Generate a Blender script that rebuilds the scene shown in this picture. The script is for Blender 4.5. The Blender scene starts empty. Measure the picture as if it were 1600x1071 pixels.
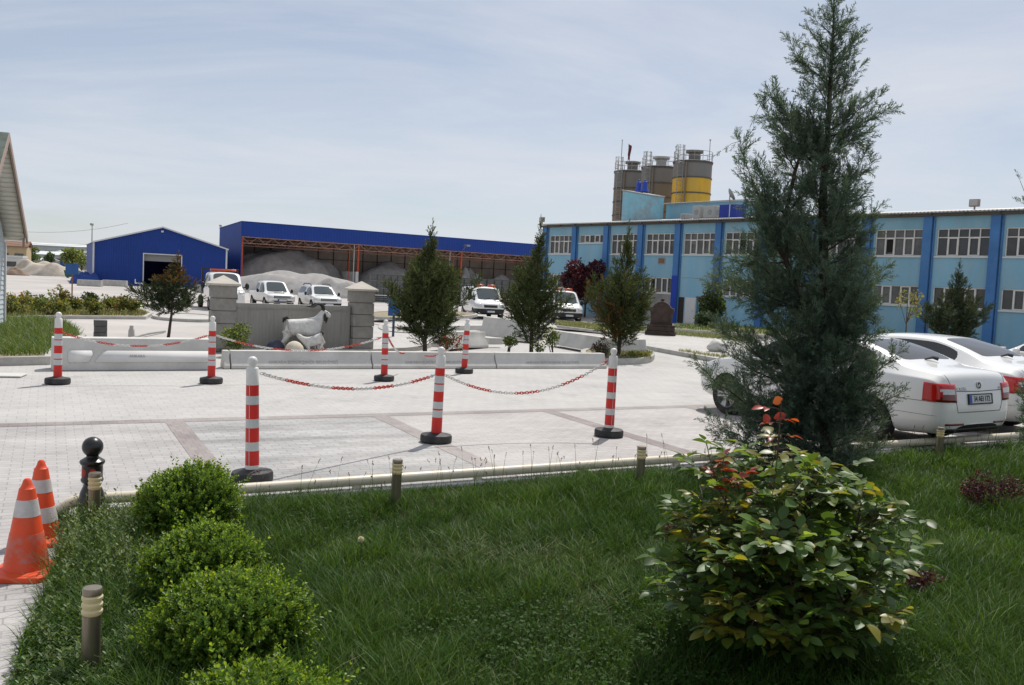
import bpy, bmesh, math, random
import numpy as np
from mathutils import Vector, Matrix
from mathutils.bvhtree import BVHTree
from mathutils.geometry import tessellate_polygon

random.seed(7); RNG = np.random.default_rng(11)
SC = bpy.context.scene
COL = SC.collection
PI = math.pi
R = math.radians

# ------------------------------------------------------------------ camera
H = 2.0; FPX = 1400.0; PITCH = math.atan(93.5 / FPX); ROLL = 0.047
_fw = Vector((0, math.cos(PITCH), -math.sin(PITCH)))
_up = Vector((0, math.sin(PITCH), math.cos(PITCH)))
_rt = Vector((1, 0, 0))
CR = math.cos(ROLL) * _rt + math.sin(ROLL) * _up
CU = -math.sin(ROLL) * _rt + math.cos(ROLL) * _up
CAM = Vector((0, 0, H))

def ray(px, py):
    return _fw + CR * ((px - 800) / FPX) - CU * ((py - 535.5) / FPX)

def G(px, py, z=0.0):
    """point of the photograph on the level z"""
    d = ray(px, py); t = (z - H) / d.z
    return CAM + d * t

def D(px, py, Y):
    """point of the photograph at the distance Y"""
    d = ray(px, py)
    return CAM + d * (Y / d.y)

def setup_camera():
    cd = bpy.data.cameras.new('camera'); co = bpy.data.objects.new('camera', cd); COL.objects.link(co)
    m = Matrix((CR, CU, -_fw)).transposed().to_4x4(); m.translation = CAM
    co.matrix_world = m
    cd.sensor_fit = 'HORIZONTAL'; cd.sensor_width = 36.0; cd.lens = 36.0 * FPX / 1600.0
    cd.clip_start = 0.05; cd.clip_end = 6000
    SC.camera = co

# ------------------------------------------------------------------ materials
_M = {}
def pm(name, col, rough=0.7, metal=0.0, spec=0.4, n=None, amt=0.2, dirt=None, damt=0.3, dcol=None, bump=0.0, bscale=40.0, coat=0.0, tr=0.0, isl=0.0, islcol=None, sp=None):
    """procedural principled material; n: noise scale of the tint, dirt: scale of the stains, isl: tint per leaf"""
    if name in _M: return _M[name]
    m = bpy.data.materials.new(name); m.use_nodes = True; _M[name] = m
    nt = m.node_tree; N = nt.nodes; L = nt.links
    b = N['Principled BSDF']
    b.inputs['Roughness'].default_value = rough; b.inputs['Metallic'].default_value = metal
    b.inputs['Specular IOR Level'].default_value = spec
    if coat: b.inputs['Coat Weight'].default_value = coat; b.inputs['Coat Roughness'].default_value = 0.05
    tc = N.new('ShaderNodeTexCoord')
    rgb = N.new('ShaderNodeRGB'); rgb.outputs[0].default_value = (*col, 1)
    out = rgb.outputs[0]
    def noise(scale, det=4.0, rg=0.6):
        t = N.new('ShaderNodeTexNoise'); t.inputs['Scale'].default_value = scale; t.inputs['Detail'].default_value = det
        t.inputs['Roughness'].default_value = rg
        if sp:
            mp = N.new('ShaderNodeMapping'); mp.inputs['Scale'].default_value = sp
            L.new(tc.outputs['Object'], mp.inputs[0]); L.new(mp.outputs[0], t.inputs['Vector'])
        else: L.new(tc.outputs['Object'], t.inputs['Vector'])
        return t.outputs['Fac']
    def mixc(fac, a, bcol, mode='MIX'):
        x = N.new('ShaderNodeMix'); x.data_type = 'RGBA'; x.blend_type = mode
        if isinstance(fac, float): x.inputs[0].default_value = fac
        else: L.new(fac, x.inputs[0])
        L.new(a, x.inputs[6])
        if isinstance(bcol, tuple): x.inputs[7].default_value = (*bcol, 1)
        else: L.new(bcol, x.inputs[7])
        return x.outputs[2]
    def ramp(v, lo, hi, a, c):
        r = N.new('ShaderNodeMapRange'); r.inputs[1].default_value = lo; r.inputs[2].default_value = hi
        r.inputs[3].default_value = a; r.inputs[4].default_value = c; L.new(v, r.inputs[0]); return r.outputs[0]
    def grey(v):
        c = N.new('ShaderNodeCombineColor')
        for k in range(3): L.new(v, c.inputs[k])
        return c.outputs[0]
    if n: out = mixc(1.0, out, grey(ramp(noise(n), 0.3, 0.7, 1 - amt, 1 + amt)), 'MULTIPLY')
    if dirt: out = mixc(ramp(noise(dirt, 6.0, 0.7), 0.45, 0.68, 0.0, damt), out, dcol or (0.12, 0.10, 0.08))
    if isl:
        g = N.new('ShaderNodeNewGeometry')
        if islcol: out = mixc(ramp(g.outputs['Random Per Island'], 1 - isl, 1.0, 0.0, 1.0), out, islcol)
        mm = N.new('ShaderNodeMath'); mm.operation = 'FRACT'
        m2 = N.new('ShaderNodeMath'); m2.operation = 'MULTIPLY'; m2.inputs[1].default_value = 17.31
        L.new(g.outputs['Random Per Island'], m2.inputs[0]); L.new(m2.outputs[0], mm.inputs[0])
        out = mixc(1.0, out, grey(ramp(mm.outputs[0], 0, 1, 0.6, 1.4)), 'MULTIPLY')
    L.new(out, b.inputs['Base Color'])
    if bump:
        bp = N.new('ShaderNodeBump'); bp.inputs['Strength'].default_value = bump; bp.inputs['Distance'].default_value = 0.02
        L.new(noise(bscale, 6.0), bp.inputs['Height']); L.new(bp.outputs[0], b.inputs['Normal'])
    if tr:
        t = N.new('ShaderNodeBsdfTranslucent'); mx = N.new('ShaderNodeMixShader'); mx.inputs[0].default_value = tr
        tcol = mixc(1.0, out, (1.9, 1.7, 0.7), 'MULTIPLY'); L.new(tcol, t.inputs[0])
        L.new(b.outputs[0], mx.inputs[1]); L.new(t.outputs[0], mx.inputs[2])
        L.new(mx.outputs[0], N['Material Output'].inputs[0])
    return m

def paver(name, c1, c2, mortar, bw=0.2, bh=0.1, ms=0.006, amt=0.12, rot=0.0, stripes=0.0, dust=0.0, dustcol=(0.5, 0.48, 0.45)):
    if name in _M: return _M[name]
    m = bpy.data.materials.new(name); m.use_nodes = True; _M[name] = m
    nt = m.node_tree; N = nt.nodes; L = nt.links; b = N['Principled BSDF']
    b.inputs['Roughness'].default_value = 0.85; b.inputs['Specular IOR Level'].default_value = 0.25
    tc = N.new('ShaderNodeTexCoord'); mp = N.new('ShaderNodeMapping'); mp.inputs['Rotation'].default_value[2] = rot
    L.new(tc.outputs['Object'], mp.inputs[0])
    br = N.new('ShaderNodeTexBrick'); L.new(mp.outputs[0], br.inputs[0])
    br.inputs['Color1'].default_value = (*c1, 1); br.inputs['Color2'].default_value = (*c2, 1); br.inputs['Mortar'].default_value = (*mortar, 1)
    br.inputs['Scale'].default_value = 1.0; br.inputs['Brick Width'].default_value = bw; br.inputs['Row Height'].default_value = bh
    br.inputs['Mortar Size'].default_value = ms; br.inputs['Mortar Smooth'].default_value = 0.2
    out = br.outputs[0]
    def nz(scale, det=6.0, rgh=0.65, sx=1.0, sy=1.0):
        q = N.new('ShaderNodeMapping'); q.inputs['Scale'].default_value = (sx, sy, 1); L.new(tc.outputs['Object'], q.inputs[0])
        t = N.new('ShaderNodeTexNoise'); t.inputs['Scale'].default_value = scale; t.inputs['Detail'].default_value = det
        t.inputs['Roughness'].default_value = rgh; L.new(q.outputs[0], t.inputs['Vector']); return t.outputs['Fac']
    def mr(v, lo, hi, a, c):
        r = N.new('ShaderNodeMapRange'); r.inputs[1].default_value = lo; r.inputs[2].default_value = hi
        r.inputs[3].default_value = a; r.inputs[4].default_value = c; L.new(v, r.inputs[0]); return r.outputs[0]
    def mul(a, v):
        c = N.new('ShaderNodeCombineColor')
        for k in range(3): L.new(v, c.inputs[k])
        x = N.new('ShaderNodeMix'); x.data_type = 'RGBA'; x.blend_type = 'MULTIPLY'; x.inputs[0].default_value = 1
        L.new(a, x.inputs[6]); L.new(c.outputs[0], x.inputs[7]); return x.outputs[2]
    out = mul(out, mr(nz(0.7), 0.3, 0.7, 1 - amt, 1 + amt))
    out = mul(out, mr(nz(9.0), 0.3, 0.7, 1 - amt * .6, 1 + amt * .6))
    out = mul(out, mr(nz(60.0, 2.0), 0.3, 0.7, 0.93, 1.07))
    if stripes: out = mul(out, mr(nz(1.0, 3.0, 0.5, 0.12, 2.2), 0.38, 0.62, 1 - stripes, 1 + stripes))
    x = N.new('ShaderNodeMix'); x.data_type = 'RGBA'; L.new(mr(nz(0.9, 9.0, 0.72), 0.56, 0.74, 0.0, 0.55), x.inputs[0])
    L.new(out, x.inputs[6]); x.inputs[7].default_value = (.17, .16, .15, 1); out = x.outputs[2]
    if dust:
        x = N.new('ShaderNodeMix'); x.data_type = 'RGBA'; L.new(mr(nz(0.35, 8.0, 0.7), 0.4, 0.62, 0.0, dust), x.inputs[0])
        L.new(out, x.inputs[6]); x.inputs[7].default_value = (*dustcol, 1); out = x.outputs[2]
    L.new(out, b.inputs['Base Color'])
    bp = N.new('ShaderNodeBump'); bp.inputs['Strength'].default_value = 0.35; bp.inputs['Distance'].default_value = 0.004
    L.new(br.outputs['Fac'], bp.inputs['Height']); bp.invert = True; L.new(bp.outputs[0], b.inputs['Normal'])
    return m

# ------------------------------------------------------------------ objects
def tag(o, label=None, cat=None, group=None, kind=None):
    if label: o['label'] = label
    if cat: o['category'] = cat
    if group: o['group'] = group
    if kind: o['kind'] = kind
    return o

def empty(name, loc=(0, 0, 0), rz=0.0, label=None, cat=None, group=None):
    o = bpy.data.objects.new(name, None); COL.objects.link(o)
    o.location = loc; o.rotation_euler = (0, 0, rz); o.empty_display_size = 0.2
    return tag(o, label, cat, group)

def link_mesh(name, me, parent=None, loc=None, rz=0.0):
    o = bpy.data.objects.new(name, me); COL.objects.link(o)
    if parent: o.parent = parent
    if loc is not None: o.location = loc
    if rz: o.rotation_euler = (0, 0, rz)
    return o

def copy_tree(o, parent=None):
    c = o.copy(); COL.objects.link(c); c.parent = parent
    for ch in [x for x in o.children]: copy_tree(ch, c)
    return c

class MB:
    def __init__(s): s.v = []; s.f = []; s.mi = []; s.sm = []; s.M = None
    def add(s, vs, fs, mi=0, smooth=False):
        o = len(s.v)
        for p in vs:
            p = Vector(p)
            if s.M is not None: p = s.M @ p
            s.v.append(p)
        for k, f in enumerate(fs):
            s.f.append([o + i for i in f]); s.mi.append(mi[k] if isinstance(mi, (list, tuple)) else mi); s.sm.append(smooth)
        return s
    def box(s, x0, y0, z0, x1, y1, z1, mi=0):
        vs = [(x0, y0, z0), (x1, y0, z0), (x1, y1, z0), (x0, y1, z0), (x0, y0, z1), (x1, y0, z1), (x1, y1, z1), (x0, y1, z1)]
        return s.add(vs, [(0, 3, 2, 1), (4, 5, 6, 7), (0, 1, 5, 4), (1, 2, 6, 5), (2, 3, 7, 6), (3, 0, 4, 7)], mi)
    def bar(s, a, b, w, h=None, mi=0):
        """square bar from a to b"""
        return s.tube([a, b], [w * .7071, (h or w) * .7071][0], 4, mi, smooth=False, ph=PI / 4)
    def tube(s, pts, r, n=8, mi=0, smooth=True, cap=True, ph=0.0):
        pts = [Vector(p) for p in pts]; k = len(pts)
        rs = r if isinstance(r, (list, tuple)) else [r] * k
        vs = []; up = None
        for i, p in enumerate(pts):
            t = (pts[min(i + 1, k - 1)] - pts[max(i - 1, 0)]).normalized()
            if up is None: up = Vector((0, 0, 1)) if abs(t.z) < .95 else Vector((1, 0, 0))
            a = t.cross(up).normalized(); b2 = a.cross(t).normalized(); up = b2
            for j in range(n):
                w = 2 * PI * j / n + ph
                vs.append(p + (a * math.cos(w) + b2 * math.sin(w)) * rs[i])
        fs = [(i * n + j, i * n + (j + 1) % n, (i + 1) * n + (j + 1) % n, (i + 1) * n + j) for i in range(k - 1) for j in range(n)]
        s.add(vs, fs, mi, smooth)
        if cap:
            s.add([vs[j] for j in range(n)], [tuple(range(n))], mi)
            s.add([vs[(k - 1) * n + j] for j in range(n)], [tuple(reversed(range(n)))], mi)
        return s
    def lathe(s, prof, n=24, mi=0, c=(0, 0, 0), smooth=True, cap=True):
        """prof: [(r, z)], mi may be a list with one entry per ring interval"""
        c = Vector(c); vs = []
        for r, z in prof:
            for j in range(n):
                w = 2 * PI * j / n; vs.append(c + Vector((r * math.cos(w), r * math.sin(w), z)))
        fs = []; ms = []
        for i in range(len(prof) - 1):
            for j in range(n):
                fs.append((i * n + j, i * n + (j + 1) % n, (i + 1) * n + (j + 1) % n, (i + 1) * n + j))
                ms.append(mi[i] if isinstance(mi, (list, tuple)) else mi)
        s.add(vs, fs, ms, smooth)
        m0 = mi[-1] if isinstance(mi, (list, tuple)) else mi
        if cap and prof[-1][0] > 1e-4: s.add(vs[-n:], [tuple(range(n))], m0)
        return s
    def prism(s, poly, z0, z1, mi=0, top=True, bottom=False, mtop=None):
        n = len(poly); vs = [(p[0], p[1], z0) for p in poly] + [(p[0], p[1], z1) for p in poly]
        s.add(vs, [(i, (i + 1) % n, n + (i + 1) % n, n + i) for i in range(n)], mi)
        if top:
            tri = tessellate_polygon([[Vector((p[0], p[1], 0)) for p in poly]])
            s.add(vs[n:], [tuple(t) for t in tri], mi if mtop is None else mtop)
        return s
    def profx(s, prof, x0, x1, mi=0, smooth=False, cap=True):
        """closed (y, z) outline pulled along x"""
        n = len(prof)
        vs = [(x0, y, z) for y, z in prof] + [(x1, y, z) for y, z in prof]
        s.add(vs, [(i, (i + 1) % n, n + (i + 1) % n, n + i) for i in range(n)], mi, smooth)
        if cap: s.add(vs, [tuple(reversed(range(n))), tuple(range(n, 2 * n))], mi)
        return s
    def grid(s, P, mi=0, smooth=True):
        a = len(P); b = len(P[0])
        return s.add([p for row in P for p in row], [(i * b + j, i * b + j + 1, (i + 1) * b + j + 1, (i + 1) * b + j) for i in range(a - 1) for j in range(b - 1)], mi, smooth)
    def ball(s, c, r, n=12, mi=0, sc=(1, 1, 1)):
        c = Vector(c); k = n // 2 + 1; P = []
        for i in range(k + 1):
            th = PI * i / k
            P.append([c + Vector((r * sc[0] * math.sin(th) * math.cos(2 * PI * j / n), r * sc[1] * math.sin(th) * math.sin(2 * PI * j / n), -r * sc[2] * math.cos(th))) for j in range(n + 1)])
        return s.grid(P, mi)
    def build(s, name, mats, parent=None, loc=None, rz=0.0, bevel=0.0, fix=True, solid=0.0):
        me = bpy.data.meshes.new(name)
        me.from_pydata([tuple(p) for p in s.v], [], s.f)
        for m in (mats if isinstance(mats, (list, tuple)) else [mats]): me.materials.append(m)
        me.polygons.foreach_set('material_index', s.mi); me.polygons.foreach_set('use_smooth', s.sm)
        bm = bmesh.new(); bm.from_mesh(me)
        bmesh.ops.remove_doubles(bm, verts=bm.verts, dist=1e-5)
        if fix: bmesh.ops.recalc_face_normals(bm, faces=bm.faces)
        bm.to_mesh(me); bm.free()
        try: me.set_sharp_from_angle(angle=R(38))
        except Exception: pass
        o = link_mesh(name, me, parent, loc, rz)
        if solid:
            q = o.modifiers.new('thick', 'SOLIDIFY'); q.thickness = solid; q.offset = 0
        if bevel:
            bv = o.modifiers.new('bevel', 'BEVEL'); bv.width = bevel; bv.segments = 2; bv.limit_method = 'ANGLE'; bv.angle_limit = R(40)
        return o

def np_mesh(name, V, Fq, mat, parent=None, loc=None, smooth=False, mi=None):
    """fast mesh from arrays: V (n,3), Fq (m,4) or (m,3)"""
    V = np.asarray(V, dtype=np.float32); Fq = np.asarray(Fq, dtype=np.int32)
    me = bpy.data.meshes.new(name); k = Fq.shape[1]
    me.vertices.add(len(V)); me.vertices.foreach_set('co', V.ravel())
    me.loops.add(Fq.size); me.loops.foreach_set('vertex_index', Fq.ravel())
    me.polygons.add(len(Fq)); me.polygons.foreach_set('loop_start', np.arange(0, Fq.size, k, dtype=np.int32))
    try: me.polygons.foreach_set('loop_total', np.full(len(Fq), k, dtype=np.int32))
    except Exception: pass
    for m in (mat if isinstance(mat, (list, tuple)) else [mat]): me.materials.append(m)
    if mi is not None: me.polygons.foreach_set('material_index', np.asarray(mi, dtype=np.int32))
    if smooth: me.polygons.foreach_set('use_smooth', np.ones(len(Fq), dtype=bool))
    me.update(calc_edges=True); me.validate()
    return link_mesh(name, me, parent, loc)

def text_mesh(body, size, mat, M, parent=None, name='lettering', depth=0.002, sx=1.0):
    cu = bpy.data.curves.new('t', 'FONT'); cu.body = body; cu.size = size; cu.align_x = 'CENTER'; cu.align_y = 'CENTER'; cu.extrude = depth; cu.resolution_u = 2
    to = bpy.data.objects.new('t', cu); COL.objects.link(to)
    dg = bpy.context.evaluated_depsgraph_get()
    me = bpy.data.meshes.new_from_object(to.evaluated_get(dg)); bpy.data.objects.remove(to)
    me.transform(M @ Matrix.Diagonal((sx, 1, 1, 1))); me.materials.clear(); me.materials.append(mat)
    return link_mesh(name, me, parent)

def frame(origin, xdir, ydir):
    """matrix whose local x, y run along xdir, ydir (z is their cross)"""
    x = Vector(xdir).normalized(); y = Vector(ydir).normalized(); z = x.cross(y)
    m = Matrix((x, y, z)).transposed().to_4x4(); m.translation = Vector(origin); return m
# ------------------------------------------------------------------ ground, paving, kerbs
A0 = R(27.5)
E1 = Vector((math.cos(A0), math.sin(A0), 0)); E2 = Vector((-math.sin(A0), math.cos(A0), 0))
def UV(u, v, z=0.0): return E1 * u + E2 * v + Vector((0, 0, z))
def uv(p): return p.dot(E1), p.dot(E2)

yard = pm('dusty_yard', (0.43, 0.405, 0.385), 0.95, spec=0.1, n=0.12, amt=0.14, dirt=0.5, damt=0.25, dcol=(0.30, 0.28, 0.26), bump=0.3, bscale=6)
dry = pm('dry_soil', (0.30, 0.25, 0.18), 0.95, spec=0.1, n=2.0, amt=0.25, dirt=4, damt=0.5, dcol=(0.10, 0.13, 0.04))
soil = pm('lawn_soil', (0.035, 0.042, 0.018), 0.95, spec=0.1, n=5.0, amt=0.35)
conc = pm('kerb_concrete', (0.44, 0.43, 0.40), 0.9, spec=0.2, n=3.0, amt=0.14, dirt=2.2, damt=0.4, dcol=(0.22, 0.20, 0.18), bump=0.25, bscale=60)
conc2 = pm('pale_concrete', (0.56, 0.55, 0.52), 0.9, spec=0.2, n=1.6, amt=0.10, dirt=1.3, damt=0.30, dcol=(0.30, 0.28, 0.25), bump=0.2, bscale=50)

ZG = -0.33   # the storage yard lies a little lower than the plaza
def sm(t): t = min(1.0, max(0.0, t)); return t * t * (3 - 2 * t)
def ground_z(x, y):
    q = Vector((x - 2.1, y - 65.0)); t = q.dot(Vector((0.779, 0.629))); al = q.dot(Vector((0.629, -0.779)))
    return ZG * sm((y - 37) / 11) * max(sm((-t - 1) / 5), sm((-al - 2) / 6))
gx = [-3000, -1200, -500, -250] + [-150 + 2.5 * i for i in range(105)] + [130, 200, 500, 1200, 3000]
gy = [-3000, -800, -200, -60] + [-20 + 2.5 * i for i in range(75)] + [190, 300, 600, 1200, 3000]
b = MB(); b.grid([[(x, y, ground_z(x, y)) for y in gy] for x in gx])
tag(b.build('ground', yard, loc=(0, 0, -0.012)), kind='structure')

light_pav = paver('plaza_pavers', (0.425, 0.415, 0.402), (0.395, 0.386, 0.374), (0.33, 0.32, 0.31), bw=0.22, bh=0.22, ms=0.007, amt=0.07, rot=0.0, dust=0.3)
def sheet(name, mat, rects, z):
    b = MB()
    for (u0, v0, u1, v1) in rects:
        b.add([(u0, v0, 0), (u1, v0, 0), (u1, v1, 0), (u0, v1, 0)], [(0, 1, 2, 3)])
    return tag(b.build(name, mat, loc=(0, 0, z), rz=A0), kind='structure')
sheet('plaza_paving', light_pav, [(-26, -14, 46, 26)], -0.004)

grey_pav = paver('grey_pavers', (0.355, 0.350, 0.345), (0.300, 0.295, 0.290), (0.22, 0.22, 0.215), bw=0.2, bh=0.1, ms=0.006, amt=0.10, stripes=0.20, dust=0.2)
rose_pav = paver('rose_pavers', (0.430, 0.405, 0.392), (0.385, 0.362, 0.352), (0.29, 0.28, 0.27), bw=0.2, bh=0.1, ms=0.006, amt=0.09, stripes=0.05, dust=0.3)
mix_pav = paver('worn_pavers', (0.390, 0.375, 0.368), (0.335, 0.320, 0.315), (0.24, 0.235, 0.23), bw=0.2, bh=0.1, ms=0.006, amt=0.12, stripes=0.06, dust=0.35)
band_pav = paver('band_pavers', (0.275, 0.235, 0.225), (0.235, 0.205, 0.200), (0.19, 0.18, 0.175), bw=0.1, bh=0.2, ms=0.006, amt=0.12, dust=0.35)
VB = 12.15; V0 = 0.0
sheet('pavement', mix_pav, [(-26, V0, 1.36, VB)], 0.0)
sheet('pavement', grey_pav, [(1.6, V0, 4.14, VB)], 0.0)
sheet('pavement', rose_pav, [(4.38, V0, 6.94, VB), (7.18, V0, 9.74, VB), (9.98, V0, 12.54, VB), (12.78, V0, 26, VB)], 0.0)
bw2 = [(-26, VB + .004, 26, VB + .26)] + [(x - .118, V0, x + .118, VB) for x in (1.48, 4.26, 7.06, 9.86, 12.66)]
sheet('paving_band', band_pav, bw2, 0.0025)

# lawn: bounded by the pipe rail (line LA-LB) and a path on the left
def RAIL(x): return Vector((x, 8.80 + 0.555 * x, 0))
RD = Vector((1, 0.555, 0)).normalized(); RN = Vector((0.555, -1, 0)).normalized()   # RN points at the camera side
LC = RAIL(-3.5)
lawn_pts = [LC + RN * .02, RAIL(11.5) + RN * .02, Vector((13, 2, 0)), Vector((8, -1.5, 0)), Vector((-0.6, -0.5, 0)), G(-10, 1180), G(28, 1040), G(70, 930), G(92, 872)]
b = MB(); b.prism([(p.x, p.y) for p in lawn_pts], -0.01, 0.03)
tag(b.build('lawn', soil), kind='structure')
# kerb along the lawn below the rail
b = MB(); b.profx([(-.06, 0), (.06, 0), (.06, .055), (.05, .065), (-.05, .065), (-.06, .055)], -3.45, 13.0)
b_o = b.build('kerb', conc2, loc=tuple(RAIL(0) + RN * .02), rz=math.atan(0.555)); tag(b_o, kind='structure')

def ring_inset(pts, d):
    """inner outline at the distance d (convex-ish counter-clockwise outlines)"""
    n = len(pts); out = []
    for i in range(n):
        a, p, c = pts[i - 1], pts[i], pts[(i + 1) % n]
        t = ((p - a).normalized() + (c - p).normalized()).normalized()
        out.append(p + Vector((-t.y, t.x, 0)) * d)
    return out

def island(pts, h, top, kerbmat=conc, kw=0.14, name='traffic_island'):
    pts = [Vector((p[0], p[1], 0)) for p in pts]
    ar = sum(pts[i - 1].x * pts[i].y - pts[i].x * pts[i - 1].y for i in range(len(pts)))
    if ar < 0: pts.reverse()
    inn = ring_inset(pts, kw); n = len(pts); b = MB()
    vs = [(p.x, p.y, -.01) for p in pts] + [(p.x, p.y, h) for p in pts] + [(p.x, p.y, h) for p in inn] + [(p.x, p.y, h - .03) for p in inn]
    b.add(vs, [(k * n + i, k * n + (i + 1) % n, (k + 1) * n + (i + 1) % n, (k + 1) * n + i) for k in range(3) for i in range(n)])
    tag(b.build('kerb', kerbmat), kind='structure')
    b = MB(); b.prism([(p.x, p.y) for p in inn], h - .1, h - .025)
    tag(b.build(name, top), kind='structure')

def smooth_pts(pts, it=2):
    for _ in range(it):
        q = []
        for i in range(len(pts)):
            a, c = pts[i], pts[(i + 1) % len(pts)]
            q += [a * .75 + c * .25, a * .25 + c * .75]
        pts = q
    return pts
GP = lambda L: [G(x, y) for x, y in L]
isl_pav = paver('island_pavers', (0.46, 0.445, 0.42), (0.42, 0.405, 0.385), (0.30, 0.29, 0.28), bw=0.2, bh=0.1, amt=0.10, rot=R(45), dust=0.4)

# planting bed far left and the grass patch beside the house
island(GP([(-60, 502), (70, 498), (228, 499), (240, 492), (180, 476), (60, 470), (-60, 472)]), 0.10, dry, name='planting_bed')
island(GP([(-40, 573), (79, 570), (84, 556), (135, 533), (112, 512), (60, 503), (-60, 507)]), 0.16, dry, name='planting_bed')
# goat garden behind the barriers
gg = smooth_pts(GP([(300, 556), (330, 521), (345, 512), (540, 500), (640, 522), (690, 538), (640, 554)]), 2)
island(gg, 0.12, isl_pav)
island(smooth_pts(GP([(585, 520), (600, 507), (690, 503), (800, 505), (830, 512), (760, 523), (640, 527)]), 2), 0.13, isl_pav)
island(smooth_pts(GP([(560, 500), (580, 489), (700, 489), (760, 494), (700, 501)]), 2), 0.13, dry)
island(smooth_pts(GP([(235, 500), (330, 505), (345, 499), (320, 494), (240, 492)]), 2), 0.10, isl_pav)
# islet of the right small cypress
island(smooth_pts(GP([(928, 570), (1012, 570), (1026, 560), (1012, 552), (930, 549), (900, 556)]), 2), 0.15, dry)
# pavement in front of the blue building
island(GP([(1000, 545), (1140, 571), (1260, 590), (1700, 600), (1700, 555), (1300, 540), (1050, 527), (1000, 525), (985, 532)]), 0.13, isl_pav)
island(GP([(1052, 521), (1130, 527), (1300, 538), (1700, 552), (1700, 532), (1300, 523), (1100, 513), (1050, 513)]), 0.22, dry)
island(GP([(870, 512), (940, 521), (1012, 522), (1012, 514), (940, 509), (870, 503)]), 0.1, dry)
# ------------------------------------------------------------------ blue factory building
pale_blue = pm('pale_blue_render', (0.225, 0.42, 0.535), 0.9, spec=0.2, n=0.5, amt=0.12, dirt=1.1, damt=0.35, dcol=(0.36, 0.42, 0.43), bump=0.15, bscale=25, sp=(1.3, 1.3, .28))
deep_blue = pm('deep_blue_paint', (0.060, 0.17, 0.385), 0.75, spec=0.3, n=0.6, amt=0.18, dirt=1.5, damt=0.3, dcol=(0.12, 0.25, 0.42))
white_frame = pm('white_window_frame', (0.66, 0.64, 0.60), 0.5, n=3, amt=0.08)
dark_glass = pm('dark_window_glass', (0.055, 0.056, 0.056), 0.12, spec=0.5, n=0.8, amt=0.5)
GLS = [dark_glass, pm('dusty_window_glass', (0.085, 0.085, 0.082), .2, spec=.5, n=.9, amt=.5), pm('black_window_glass', (0.03, 0.032, 0.034), .08, spec=.6, n=.8, amt=.4)]
BLD = [pm('grey_blind', (.17, .165, .15), .7, n=2, amt=.2), pm('brown_blind', (.10, .075, .055), .7, n=2, amt=.2), pm('open_shade', (.012, .012, .012), .9)]  # last one puts the shade of an open casement into a panel
dark_in = pm('interior_shade', (0.012, 0.011, 0.010), 0.95, spec=0.0)  # near-black colour standing in for the shade inside rooms
roof_sheet = pm('corrugated_roof_sheet', (0.46, 0.46, 0.45), 0.55, metal=0.2, n=0.5, amt=0.15, dirt=0.8, damt=0.4, dcol=(0.22, 0.18, 0.15))
plinth_grey = pm('grey_render', (0.30, 0.29, 0.27), 0.9, spec=0.2, n=1.2, amt=0.2, dirt=1.5, damt=0.4)
white_paint = pm('white_paint', (0.62, 0.62, 0.60), 0.6, n=2, amt=0.1, dirt=2, damt=0.25)
grey_metal = pm('grey_metal', (0.30, 0.30, 0.29), 0.5, metal=0.5, n=3, amt=0.2)
rust = pm('rusty_metal', (0.20, 0.10, 0.06), 0.85, n=4, amt=0.35)

BX = Vector((2.1, 65.0, 0)); BD = Vector((0.629, -0.779, 0)); BRZ = math.atan2(-0.779, 0.629); BAY = 3.11; NB = 13
fac = empty('factory_building', BX, BRZ, 'long two storey pale blue factory with dark blue pilasters and white window frames', 'building')
def window(parent, x0, x1, z0, z1, cols, transom=None, y=0.10):
    m = MB(); w = 0.042; d = 0.05
    m.box(x0, y - d, z0, x1, y + d, z0 + w); m.box(x0, y - d, z1 - w, x1, y + d, z1)
    for k in range(cols + 1):
        xx = x0 + (x1 - x0 - w) * k / cols
        m.box(xx, y - d - .002, z0 + w, xx + w, y + d, z1 - w)
    if transom: m.box(x0 + w, y - d - .004, transom - w / 2, x1 - w, y + d, transom + w / 2)
    top = (transom - w / 2) if transom else z1 - w
    for k in range(1, cols, 2):   # opening casements have a second, inner frame
        a = x0 + (x1 - x0 - w) * k / cols + w; c = x0 + (x1 - x0 - w) * (k + 1) / cols; v = .034
        for (p, q, r, s) in ((a, z0 + w, a + v, top), (c - v, z0 + w, c, top), (a + v, z0 + w, c - v, z0 + w + v), (a + v, top - v, c - v, top)):
            m.box(p, y - d - .012, q, r, y + .02, s)
    f = m.build('window', white_frame, parent)
    g = MB(); g.box(x0 + .02, y + .012, z0 + .02, x1 - .02, y + .03, z1 - .02); g.build('pane', random.choice(GLS), f)
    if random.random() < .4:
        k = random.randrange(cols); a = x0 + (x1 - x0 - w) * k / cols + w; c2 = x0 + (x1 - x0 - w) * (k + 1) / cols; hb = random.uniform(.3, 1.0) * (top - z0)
        q = MB(); q.box(a, y + .006, top - hb + w, c2, y + .011, top); q.build('blind_or_opening', random.choice(BLD), f)
    s = MB(); s.box(x0 - .06, -.07, z0 - .07, x1 + .06, y - .052, z0 - .002); s.build('sill', white_paint, f)
    return f
wall = MB(); plinth = MB()
TH = 0.24
def strip(x0, x1, z0, z1): wall.box(x0, 0, z0, x1, TH, z1)
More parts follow.
